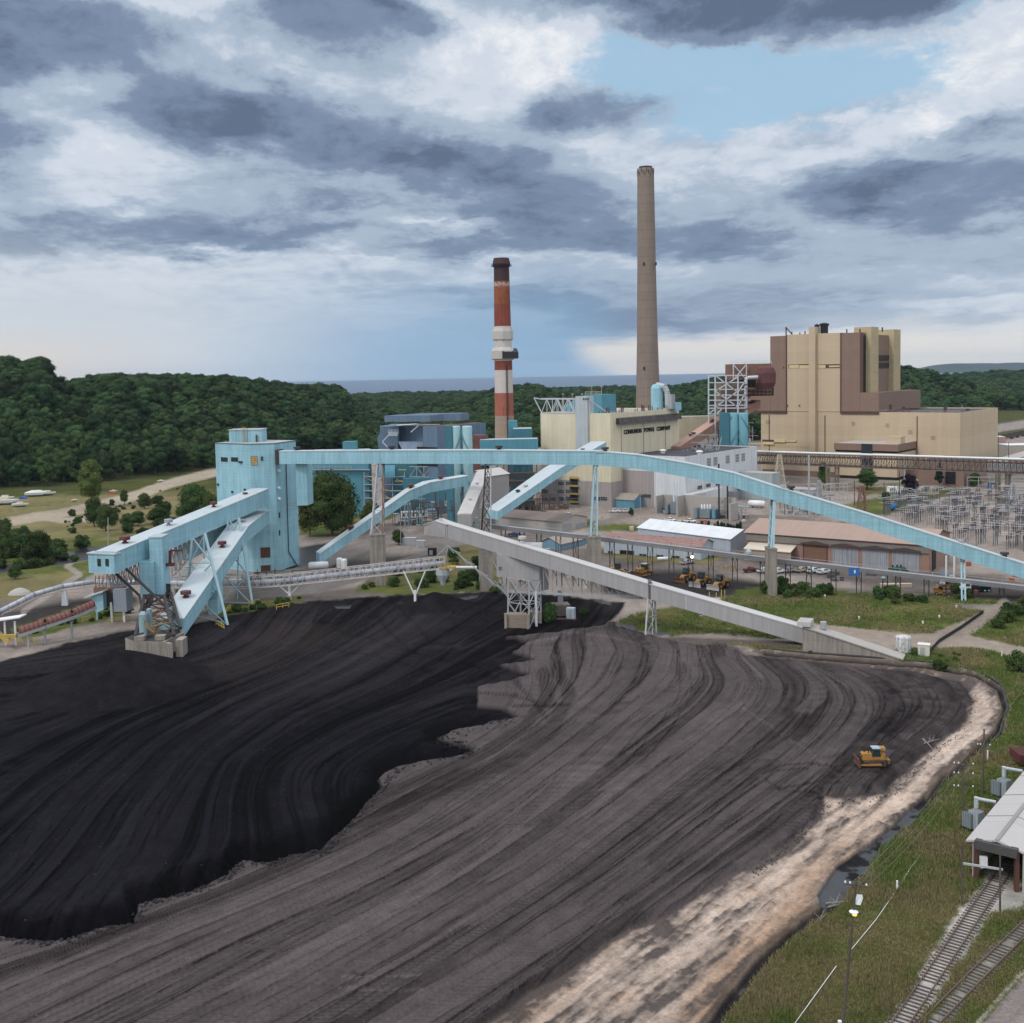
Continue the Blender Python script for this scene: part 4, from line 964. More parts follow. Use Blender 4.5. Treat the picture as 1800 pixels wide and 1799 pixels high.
def coal_footing():
 # octagon-like concrete coal base: px 220..325, foot py ~1155-1168
 Y = G(262,1158).y
 a = V3(221,1150,Y + 4); b_ = V3(238,1158,Y); c_ = V3(290,1160,Y - 1); d_ = V3(325,1150,Y + 9)
 t = empty('coal_yard_footing',(c_.x - 4,Y + 4,0),'stained concrete footing block standing in the coal under the dark trestle','footing')
 zt = V3(238,1128,Y).z
 poly = [(a.x,a.y),(b_.x,b_.y),(c_.x,c_.y),(d_.x,d_.y),(d_.x - 2,d_.y + 5),(a.x + 1.5,a.y + 6)]
 b = MB(); b.prism(poly,-2,zt)
 b.build('wall',CONC,t)
 b = MB(); e = V3(302,1165,Y - 2.5); b.prism([(c_.x,c_.y - .2),(e.x - .4,e.y),(e.x + .4,e.y),(c_.x + 1.2,c_.y + .2)],-2,zt - .1); f = V3(318,1160,Y - .5)
 b.prism([(f.x - .9,f.y - 1),(f.x + .9,f.y - 1),(f.x + .9,f.y + 3),(f.x - .9,f.y + 3)],-2,zt + .5); b.build('buttress',CONC,t)
 b = MB(); i = [(p[0] * .94 + c_.x * .06 - .6,p[1] * .94 + (Y + 4) * .06) for p in poly]; b.prism(i,zt + .005,zt + .05); b.build('deck',mat('coal_dust',(.05,.045,.045)),t)
 for px in (247,283): p = V3(px,1128,Y + 1.5); MB().box((p.x,p.y,zt + .06),2.4,2.2,1.1).build('plinth',CONC,t)
 # dark trestle on top
 tr_ = empty('dark_trestle',(c_.x - 4,Y + 3,zt + 1.2),'dark rusted lattice trestle legs standing on the concrete base under the upper gallery','trestle')
 z0 = zt + 1.1; zc = V3(262,1047,299).z
 F0 = [V3(238,1124,Y + 1),V3(306,1124,Y + 1),V3(318,1118,Y + 9),V3(248,1118,Y + 9)]
 T0 = [V3(254,1047,297),V3(288,1047,297),V3(300,1043,304),V3(270,1043,304)]
 F0 = [Vector((p.x,p.y,z0 if i else z0)) for i,p in enumerate(F0)]
 for i in range(4):
  MB().beam(F0[i],T0[i],.75).build('leg',DSTEEL,tr_)
 b = MB()
 for i in range(4): j = (i + 1) % 4; xbrace(b,F0[i],T0[i],F0[j],T0[j],3,.25)
 b.build('bracing',DSTEEL,tr_)
 b = MB()
 for (x0,y0,x1,y1) in ((203,1008,245,1047),(222,1000,293,1068),(245,1047,252,1080),(293,1068,300,1108),(262,1045,244,1118),(252,1078,247,1118)):
  b.beam(V3(x0,y0,296),V3(x1,y1,290 if y1 > 1060 else 296),.55)
 b.build('raking_strut',DSTEEL,tr_)
 # inner column and stair
 p = V3(253,1122,Y + 4)
 b = MB(); b.lathe((p.x,p.y,z0 - .6),[(1.1,0),(1.1,5.6),(.6,6.2)],14); q = V3(264,1120,Y + 5.5); b.box((q.x,q.y,z0 - .6),1.0,1.4,6.6)
 b.build('chute_column',mat('dusty_teal',(.30,.42,.45),rust=.3,streak=.4),tr_)
 b = MB(); s0 = V3(278,1118,Y + 2); s1 = V3(254,1098,Y + 2)
 b.beam(s0,s1,.2,.35); railing(b,[s0,s1],1.0,1.5,.1)
 b.beam(V3(270,1100,Y + 2),V3(300,1094,Y + 2),.2,.3); railing(b,[V3(270,1100,Y + 2),V3(300,1094,Y + 2)],1.0,1.5,.1); b.build('stair',mat('worn_yellow',(.34,.25,.09),rust=.4,vscale=2),tr_)
 b = MB()
 for k in range(14):
  x0 = random.uniform(268,305); y0 = random.uniform(1075,1118); b.beam(V3(x0,y0,Y + random.uniform(2,7)),V3(x0 + random.uniform(-12,12),y0 + random.uniform(-6,6),Y + random.uniform(2,7)),random.uniform(.15,.4))
 b.build('machinery',RSTEEL,tr_)
 # lattice trusses behind, under the upper gallery
 tb = empty('floor_truss',(PU[1].x,PU[1].y,0),'fine steel lattice hanging under the upper teal gallery','truss')
 b = MB()
 for yy in (0,3.6):
  for x0,x1,d0,d1 in ((300,370,9.5,1.2),(206,264,4.0,8.0)):
   n = 9
   for i in range(n):
    ta,tb_ = x0 + (x1 - x0) * i / n,x0 + (x1 - x0) * (i + 1) / n
    pa,pb = atU(ta) + Vector((0,yy,-.2)),atU(tb_) + Vector((0,yy,-.2)); qa = pa - UP * (d0 + (d1 - d0) * i / n); qb = pb - UP * (d0 + (d1 - d0) * (i + 1) / n)
    b.beam(qa,qb,.26); b.beam(pa,qa,.2); b.beam(pa,qb,.16); b.beam(qa,pb,.16)
    if yy: b.beam(qa,qa - Vector((0,3.6,0)),.16); b.beam(qa,pa - Vector((0,3.6,0)),.14)
 b.build('lattice',GSTEEL,tb)
 # A-frame legs of the galleries
 for k,(x0,y0,Y0_,x1,y1,x2,y2,lab) in enumerate(((325,1060,318,338,945,400,1100,'pale blue A-frame trestle straddling the lower gallery, foot by the yellow rails'),(385,1062,352,395,920,444,1064,'pale blue A-frame trestle in front of the tower, its foot in the weeds'))):
  b0 = G(x0,y0) if k else V3(x0,y0,318); 
  f2 = G(x2,y2); top1 = V3(x1,y1,(b0.y + f2.y) / 2); top2 = V3(x1 + 12,y1 - 4,(b0.y + f2.y) / 2 - 3)
  if k == 0: top2 = V3(360,938,322); top1 = V3(338,945,322)
  else: top2 = V3(420,912,350); top1 = V3(402,912,350)
  t2 = empty('a_frame_trestle',(f2.x - 6,f2.y + 3,0),lab,'trestle')
  zz = Vector((b0.x,b0.y,0)); zz2 = Vector((f2.x,f2.y,0))
  MB().beam(zz,top1,.6).build('leg',TEALS,t2); MB().beam(zz2,top2,.7).build('leg',TEALS,t2)
  zz3 = zz + Vector((4,7,0)); MB().beam(zz3,top1 + Vector((2,5,0)),.4).build('leg',TEALS,t2)
  b = MB(); xbrace(b,zz,top1,zz2,top2,3,.3); b.beam(zz + UP * .6,zz2 + UP * .6,.35); b.build('bracing',TEALS,t2)
coal_footing()
def transfer_house_left():
 # silver box + dark hopper under the head house, red-brown covered conveyor to the left
 Y = G(215,1095).y
 t = empty('transfer_house',(V3(215,1075,Y).x,Y,0),'small silver corrugated transfer box on white posts with a dark open chute beside it','transfer house')
 a = V3(200,1076,Y); b_ = V3(223,1076,Y); zt = V3(210,1036,Y).z
 b = MB(); b.prism([(a.x,a.y),(b_.x,b_.y),(b_.x + .5,b_.y + 4),(a.x + .5,a.y + 4)],a.z,zt); b.build('cladding',mat('grey_blue_siding',(.30,.34,.40),seam=(.8,0),sdark=.8,var=.05),t)
 b = MB(); p = V3(178,1068,Y); q = V3(204,1068,Y); b.prism([(p.x,p.y + 1),(q.x - .1,q.y + 1),(q.x - .1,q.y + 4),(p.x,p.y + 4)],p.z,V3(178,1045,Y).z); b.build('chute',DSTEEL,t)
 for px in (197.5,219):
  p = V3(px,1100,Y + 1); MB().beam((p.x,p.y,-.2),(p.x,p.y,V3(px,1066,Y).z + 1),.6).build('leg',WHITE,t)
 b = MB()
 for i in range(9):
  px = 168 + i * 6.5; p0 = V3(px,1040,Y + 2); b.beam(p0,V3(px,1012,Y + 2),.18)
  b.beam(p0,V3(px + 6,1012 + (i % 3) * 6,Y + 2),.12)
 b.beam(V3(165,1040,Y + 2),V3(222,1036,Y + 2),.3,2.2); railing(b,[V3(167,1038,Y),V3(222,1033,Y)],1.2,1.2,.1); railing(b,[V3(167,1025,Y),V3(215,1022,Y)],1.2,1.2,.1)
 b.build('platform',RSTEEL,t)
 # teal hood of the incoming belt
 h = empty('conveyor_hood',(V3(165,1060,Y).x,Y,0),'small teal hood with a white slanted top at the end of the rusty covered conveyor','hood')
 a = V3(160,1048,Y - 1); b_ = V3(181,1044,Y - 1); c_ = V3(182,1072,Y - 1); d_ = V3(169,1078,Y - 1)
 m_ = MB(); dp = Vector((.5,5,0)); ring = [a,d_,c_,b_]
 n = len(m_.v); m_.loft([[p for p in ring],[p + dp for p in ring]]); m_.build('cladding',TEAL,h)
 m_ = MB(); a2 = V3(147,1053,Y - 2); b2 = V3(181,1042,Y - 2); m_.hexa([a2,b2,b2 + dp * 1.4,a2 + dp * 1.4,a2 + UP * .4,b2 + UP * .4,b2 + dp * 1.4 + UP * .4,a2 + dp * 1.4 + UP * .4]); m_.build('top',TEALR,h)
 MB().beam(V3(171,1090,Y).xyz * 1.0,V3(171,1076,Y),.5).build('leg',TEALS,h)
 # rusty covered conveyor
 cv = empty('covered_conveyor',(V3(95,1100,292).x,292,0),'low rusty red conveyor under curved segmented covers beside the coal','conveyor')
 S = [(30,1118,282),(78,1102,286),(125,1086,291),(166,1068,296)]
 pts = [V3(*s) for s in S]; r = MB(); fr = MB(); rb = MB()
 for i in range(3):
  p,q = pts[i],pts[i + 1]; d = (q - p).normalized(); side = Vector((-d.y,d.x,0)).normalized()
  rings = []
  for e in (p + d * .3,q - d * .3):
   rings.append([e + side * (1.3 * math.cos(a_)) + UP * (1.5 * math.sin(a_) + .6) for a_ in [math.pi * k / 8 for k in range(9)]])
  r.loft(rings,closed=False)
  k = int((q - p).length / 1.1)
  for j in range(k):
   e = p.lerp(q,(j + .5) / k)
   for a_ in range(6): a0 = math.pi * a_ / 6; a1_ = math.pi * (a_ + 1) / 6; rb.beam(e + side * (1.36 * math.cos(a0)) + UP * (1.56 * math.sin(a0) + .6),e + side * (1.36 * math.cos(a1_)) + UP * (1.56 * math.sin(a1_) + .6),.14)
  fr.beam(p + UP * .1 - side * 1.2,q + UP * .1 - side * 1.2,.3,.8); fr.beam(p + UP * .1 + side * 1.2,q + UP * .1 + side * 1.2,.3,.8)
 sc_ = mat('red_brown_cover',(.19,.085,.07),var=.2); r.build('cover',sc_,cv); rb.build('cover_hoop',RUST,cv); fr.build('frame',GSTEEL,cv)
 for p in (pts[1],pts[2],pts[1].lerp(pts[0],.6)): MB().beam(Vector((p.x,p.y,-.3)),p,.5).build('leg',GSTEEL,cv)
 # shelter with stair at far left
 s = empty('belt_shelter',(V3(20,1110,283).x,283,0),'small white canopy shelter with yellow stairs at the left edge of the yard','shelter')
 a = V3(-12,1094,284); b_ = V3(35,1087,284); m_ = MB(); m_.hexa([a,b_,b_ + Vector((0,4,0)),a + Vector((0,4,0)),a + UP * .3,b_ + UP * .3,b_ + Vector((0,4,.3)),a + Vector((0,4,.3))]); m_.build('canopy',WHITE,s)
 for px in (8,26): p = V3(px,1092,285); MB().beam((p.x,p.y,0),p,.4).build('post',WHITE,s)
 m_ = MB(); m_.beam(V3(-14,1106,283),V3(15,1130,280),.2,1.2); railing(m_,[V3(-14,1106,282),V3(15,1130,279)],1.1,1.2,.1); m_.beam(V3(-20,1120,283),V3(30,1118,283),1.2,.8); m_.build('stair',YEL,s)
 for k,(x0,x1,yy) in enumerate(((20,41,1131),(47,64,1130))):
  g = empty('guard_rail',(G(x0,yy).x,G(x0,yy).y,0),['low yellow guard rail beside the canopy stairs at the left edge','short yellow guard rail standing alone at the foot of the conveyor, second from left'][k],'guard rail','yellow guard rails')
  m_ = MB(); railing(m_,[G(x0,yy - 5),G(x1,yy + 3)],1.3,1.6,.14); m_.build('rail',YEL,g)
 for k,(x0,y0,x1,y1,lab) in enumerate(((191,1098,228,1092,'yellow guard rail round the posts of the silver transfer box'),(380,1100,394,1108,'yellow guard rail at the foot of the A-frame beside the black coal'),(146,1094,160,1092,'yellow guard rail left of the teal hood'),(438,1066,456,1062,'yellow guard rail in the weeds by the second A-frame'),(397,1080,405,1072,'tiny yellow rail behind the short teal box leg'),(486,1072,508,1068,'yellow rail round the footing of the lattice conveyor'))):
  g = empty('guard_rail',(G(x0,y0).x,G(x0,y0).y,0),lab,'guard rail','yellow guard rails')
  m_ = MB(); railing(m_,[G(x0,y0),G(x1,y1)],1.5,1.8,.2); m_.build('rail',YEL,g)
transfer_house_left()
# ================================================================ curved teal gallery behind, grey galleries, crusher house
side_gallery('inclined_gallery','curved pale teal gallery rising from the ground by the tower to the crusher house',
 [(562,992,392),(721,880,406),(756,866,411),(823,854,421)],5.2,3.6,vents=((619,1.3,1.2,RUST),(727,1.3,1.2,RUST),(781,1.2,1.1,RUST)))
side_gallery('inclined_gallery','wide teal gallery with pale roof climbing behind the long bridge to the cream boiler house',
 [(876,914,452),(985,838,475),(1066,790,530)],8.0,3.4,vents=((921,1.0,.9,DSTEEL),(935,1.0,.7,GREYR),(1036,1.0,.8,DSTEEL)))
gg,PG,atG = side_gallery('foreground_gallery','long grey foreground gallery sloping from its blunt head down to the concrete tunnel',
 [(783,945,309),(1136,1052,284),(1412,1132,269)],3.6,3.9,m=GREY,mr=GREYR)
def grey_things():
 b = MB(); a = V3(746,941,311); c = V3(783,945,308.5); k1 = V3(746,924,311); k2 = V3(783,924,308.5); pk = V3(764,917,309.5)
 d = Vector((2.0,5.0,0)); b.loft([[a,c,k2,pk,k1],[a + d,c + d,k2 + d,pk + d,k1 + d]]); b.build('head_house',GREY,gg)
 r = MB(); r.hexa([pk + UP * .05,k2 + Vector((.3,-.2,.05)),k2 + d + UP * .05,pk + d + UP * .05,pk + UP * .3,k2 + Vector((.3,-.2,.3)),k2 + d + UP * .3,pk + d + UP * .3])
 r.hexa([k1 + Vector((-.3,-.2,.05)),pk + Vector((-.004,0,.05)),pk + d + Vector((-.004,0,.05)),k1 + d + UP * .05,k1 + Vector((-.3,-.2,.3)),pk + Vector((-.004,0,.3)),pk + d + Vector((-.004,0,.3)),k1 + d + UP * .3]); r.build('head_roof',GREYR,gg)
 n = (c - a); n = Vector((n.y,-n.x,0)).normalized()
 for py in (930,938): win(gg,V3(752,py,310.7),n,1.0,1.0,(2,2),GSTEEL)
 MB().box(V3(775,917,311),1.0,1.0,.9).build('roof_vent',GREYR,gg)
 b = MB(); b.beam(atG(783,1.9) + Vector((-.4,-1.85,-2)),atG(783,1.9) + Vector((-.4,-1.85,2.1)),.5,.1); b.build('corner_strip',WHITE,gg)
 b = MB(); q = atG(1139,-.1); b.box(q,.9,3.9,4.6,R(-4)); b.build('joint_band',mat('joint_dark',(.10,.10,.11)),gg)
 b = MB(); q = atG(1206,0); b.box(q - Vector((0,1.83,-.1)),1.0,.05,3.6,R(-3)); b.build('pale_panel',mat('pale_patch',(.5,.5,.5)),gg)
 b = MB(); q = atG(1361,1.3); s = PG[2] - PG[1]; s.normalize(); b.beam(q + Vector((0,-1.83,0)) - s * 1.4,q + Vector((0,-1.83,0)) + s * 1.4,.06,1.1); b.build('louvre',GSTEEL,gg)
 win(gg,atG(1231,-.2) + Vector((0,-1.85,0)),(0,-1,0),.7,.7,(1,1),WHITE,name='side_lamp')
 # roof saddle with its vent
 b = MB(); q = atG(928,3.9); b.box(q + Vector((0,2.4,-.6)),9,4.6,1.0,R(-4)); b.build('saddle_roof',GREYR,gg)
 vent(gg,atG(921,4.9) + Vector((0,1,0)),1.1,1.4,GREYR)
 # lattice legs near the middle (px 1133-1155)
 t = empty('steel_trestle',(G(1140,1120).x,G(1140,1120).y,0),'thin grey steel trestle under the foreground gallery beside the puddle','trestle')
 q = atG(1140); f = [G(1134,1122),G(1154,1113)]
 tp = [Vector((q.x - .8,q.y - 1.5,q.z)),Vector((q.x + 1.4,q.y + 1.5,q.z))]
 for i in (0,1): MB().beam(f[i] - UP * .5,tp[i],.42).build('leg',GSTEEL,t)
 f3 = G(1147,1116); MB().beam(f3 - UP * .5,tp[1] - Vector((.6,0,0)),.22).build('leg',GSTEEL,t)
 b = MB(); xbrace(b,f[0],tp[0],f[1],tp[1],2,.18); b.build('bracing',GSTEEL,t)
 # concrete tunnel mouth
 t = empty('concrete_tunnel',(G(1440,1150).x,G(1440,1150).y,0),'concrete tunnel wedge sinking into the ground at the low end of the grey gallery','tunnel')
 a = G(1411,1146); e = G(1588,1162); s = (e - a).normalized(); bk = Vector((-s.y,s.x,0)); zt = Zat((a.x,a.y),1103)
 b = MB(); w_ = 4.6
 b.hexa([a - UP,e - UP,e + bk * w_ - UP,a + bk * w_ - UP,a + UP * zt,e + UP * .15,e + bk * w_ + UP * .15,a + bk * w_ + UP * zt]); b.build('wall',CONC,t)
 sl = MB(); sl.hexa([a - bk * .3 + UP * (zt + .01),e - bk * .3 + UP * .16,e + bk * (w_ + .3) + UP * .16,a + bk * (w_ + .3) + UP * (zt + .01),a - bk * .3 + UP * (zt + .35),e - bk * .3 + UP * .45,e + bk * (w_ + .3) + UP * .45,a + bk * (w_ + .3) + UP * (zt + .35)]); sl.build('top_slab',mat('pale_concrete',(.36,.335,.31),bump=.2,var=.1),t)
 b = MB(); m0 = Vector((a.x - 1.2,a.y,0)); b.box(m0 + s * 1.4 + bk * 2.3 + UP * (zt + .36),3.2,5,1.1,math.atan2(s.y,s.x)); b.build('transition_roof',GREYR,t)
 b = MB(); b.tube(a + s * 4.5 + bk * 3 + UP * (zt - .6),a + s * 4.5 + bk * 3 + UP * (zt + 1.1),.8,12); b.build('roof_vent',GSTEEL,t)
 # grey box tower below the gallery, px 875-958
 Y = 301.0
 t = empty('grey_transfer_box',(V3(918,1100,Y).x,Y,0),'grey clad transfer box hanging under the foreground gallery on white lattice legs','transfer box')
 a = V3(873,974,Y); b1 = V3(873,1016,Y); c = V3(931,1021,Y - .8); d = V3(929,1020,Y - .8)
 z0 = V3(900,1018,Y).z; m = MB()
 P = [V3(873,1014,Y),V3(929,1021,Y - 1),V3(949,996,Y - 1),V3(873,973,Y)]
 dp = Vector((.3,3.4,0)); m.loft([P[:],[p + dp for p in P]]); m.build('cladding',GREY,t)
 P = [V3(929,1039,Y - 1.1),V3(948,1040,Y - 1.4),V3(949,994,Y - 1.4),V3(929,988,Y - 1.1)]; m = MB(); m.loft([P,[p + Vector((.4,3.6,0)) for p in P]]); m.build('lower_cladding',GREY,t)
 P = [V3(948.3,1040,Y - 1.4),V3(964.5,1036,Y + 2.4),V3(964.5,1003,Y + 2.4),V3(948.3,994,Y - 1.4)]; m = MB(); m.loft([P,[p + Vector((-1.2,2.0,0)) for p in P]]); m.build('side_cladding',mat('dim_grey_siding',(.24,.24,.25),seam=(1.5,0)),t)
 for px in (880,887): win(t,V3(px,999,Y - .1),(0,-1,0),.95,1.0,(2,2),GSTEEL)
 foot = [(893,1102),(930,1106),(951,1095),(915,1092)]; tops = [(893,1016),(930,1021),(950,1020),(915,1018)]
 L_ = []
 for (fx,fy),(tx,ty) in zip(foot,tops):
  f = G(fx,fy); p1 = V3(tx,ty,f.y + .1); L_.append((f,p1)); MB().beam(f,p1,.42).build('leg',GSTEEL,t)
 m = MB()
 for i in range(4): xbrace(m,L_[i][0],L_[i][1],L_[(i + 1) % 4][0],L_[(i + 1) % 4][1],2,.2)
 m.beam(V3(868,1020,Y),V3(893,1046,Y),.2); m.beam(V3(852,950,Y + 5),V3(893,1046,Y),.2); m.build('bracing',GSTEEL,t)
 f = G(943,1103); m = MB(); m.tube(f,f + UP * 10,.35,8); m.build('downpipe',WHITE,t)
 m = MB(); pts = [V3(786,958,309),V3(850,1000,304),V3(895,1048,301)]
 for i in range(9): m.beam(pts[0].lerp(pts[2],i / 9),pts[0].lerp(pts[2],(i + 1) / 9) + UP * (.8 if i % 2 else -.8),.18)
 m.beam(pts[0],pts[2],.22); m.beam(V3(788,958,309),V3(775,1028,309),.2); m.beam(V3(788,958,309),V3(745,1090 - 90,309),.2); m.build('rake',GSTEEL,t)
 # timber crib at its foot
 for k,(x0,x1,yt,yb,lab) in enumerate(((889,928,1080,1106,'timber faced concrete crib under the grey transfer box, nearest the coal'),(930,950,1076,1096,'smaller timber crib behind the first under the grey box'))):
  f = G(x0,yb); f1 = G(x1,yb + 1); c_ = empty('timber_crib',((f.x + f1.x) / 2,f.y,0),lab,'crib','timber cribs')
  m = MB(); zt = Zat((f.x,f.y),yt)
  for i in range(6): z_ = zt * i / 6; m.slab((f.x + .3,f.y + .15,0),(f1.x - f.x - .6,f1.y - f.y,0),(0,3.2,0),z_ - .3 * (i == 0),z_ + zt / 6 - .06)
  m.build('boards',mat('crib_boards',(.25,.20,.165),var=.15),c_)
  for q in (f,f1): MB().box((q.x,q.y,-.4),.7,.9,zt + .6).build('post',CONC,c_)
 t = empty('truss_bridge',(V3(1040,1047,292).x,292,0),'horizontal rusty white truss bridge tucked under the foreground gallery','truss')
 m = MB(); p,q = V3(890,1040,303),V3(1130,1052,287); n = 14
 m.beam(p,q,.35,.5)
 for i in range(n):
  a_ = p.lerp(q,i / n); b_ = p.lerp(q,(i + 1) / n); x_ = proj(a_)[0]; ht = max(.4,(atG(max(790,min(1400,x_))).z - a_.z))
  ht = min(ht,9.5)
  if x_ > 945: m.beam(a_,a_ + UP * ht,.2); m.beam(a_ + UP * ht * .95,b_,.24); m.beam(a_ + Vector((0,3,0)),a_ + Vector((0,3,ht)),.16); m.beam(a_ + Vector((0,3,ht * .9)),b_ + Vector((0,3,0)),.16)
 m.build('lattice',GSTEEL,t)
 f = G(986,1084); m = MB(); m.box((f.x,f.y + 2,-.3),5.0,4.5,3.6,R(8)); t = empty('concrete_block',f,'brown concrete block with a short white column and an electric cabinet beside it','footing'); m.build('block',mat('brown_concrete',(.20,.16,.135),bump=.3,streak=.3),t)
 m = MB(); m.box((f.x,f.y + 1.6,3.31),1.5,1.5,4.2); m.build('column',GSTEEL,t)
 f = G(1004,1091); t = empty('electric_cabinet',f,'pale blue electric cabinet standing on a red frame by the brown block','cabinet'); m = MB(); m.box((f.x,f.y + .8,.5),2.3,1.6,3.0,R(-20)); m.build('cabinet',mat('pale_blue_steel',(.42,.50,.55)),t); m = MB(); m.box((f.x - 1.5,f.y + .6,.05),6,1.8,.4,R(-10)); m.build('base_frame',RUST,t)
 win(t,Vector((f.x + .3,f.y - .05,2.0)),(.34,-.94,0),1.6,2.2,(2,1),GSTEEL,glass=mat('pale_blue_steel',(.42,.50,.55)),name='door',depth=.1)
 # slim grey gallery up to the crusher house
 side_gallery('inclined_gallery','narrow grey gallery rising from the blunt head to the crusher house',[(829,926,325),(858,848,405)],4.2,3.6,m=mat('warm_grey_siding',(.33,.31,.30),seam=(2,0),sdark=.85),mr=mat('warm_grey_roof',(.44,.42,.41),seam=(5,0)),vents=((837,.6,.4,GSTEEL),(848,.6,.4,GSTEEL)),flip=1)
grey_things()
def crusher_house():
 # near corner at px 855, base ~y 915
 c = G(856,926,0); c.z = 0
 zt = Zat(c,838); Lu = ext(c,-E1,822); Lv = ext(c,E2,896,0)
 t = hut('crusher_house','grey clad crusher house with a white gable roof, behind the lattice trestle','building',(c.x,c.y),-E1,E2,Lu,Lv,zt,2.5,mat('warm_grey_siding',(.33,.31,.30)),GREYR,ridge='v')
 b = MB(); b.slab(c + E1 * .05 - E2 * .05,-E1 * (Lu + .1),E2 * (Lv + .1),0,Zat(c,893)); b.build('lower_wall',CONC,t)
 b = MB(); b.slab(c + E1 * .06 - E2 * .0,-E1 * 2.5,-E2 * .1,zt * .62,zt - .2); 
 p = c - E1 * (Lu * .55) - E2 * .06; win(t,Vector((p.x,p.y,zt - 3.2)),-E2,4.2,5,(1,1),TEAL,glass=TEAL,name='teal_panel')
 for dv,z in ((3,.75),(3,.55),(14,.42),(20,.42),(20,.25),(9,.25)):
  p = c + E2 * dv + E1 * .06; win(t,Vector((p.x,p.y,zt * z)),E1,1.1,1.7,(1,3),DSTEEL)
 t2 = empty('white_silo',(G(790,926).x,G(790,926).y,0),'pale cylindrical silo with a conical top left of the crusher house','silo')
 f = G(796,912); z = Zat(f,875); MB().lathe((f.x,f.y,0),[(2.7,0),(2.7,z - .8),(.4,z)],20).build('shell',mat('pale_silo',(.45,.50,.52),seam=(0,1.5),streak=.2),t2)
 b = MB(); b.tube((f.x - 3,f.y,z * .6),(f.x - 3,f.y,z * .6 + 3),.9,10); b.tube((f.x - 3,f.y,z * .6 + 1.5),(f.x - 1,f.y,z * .8),.5,8); b.build('blower',GSTEEL,t2)
crusher_house()
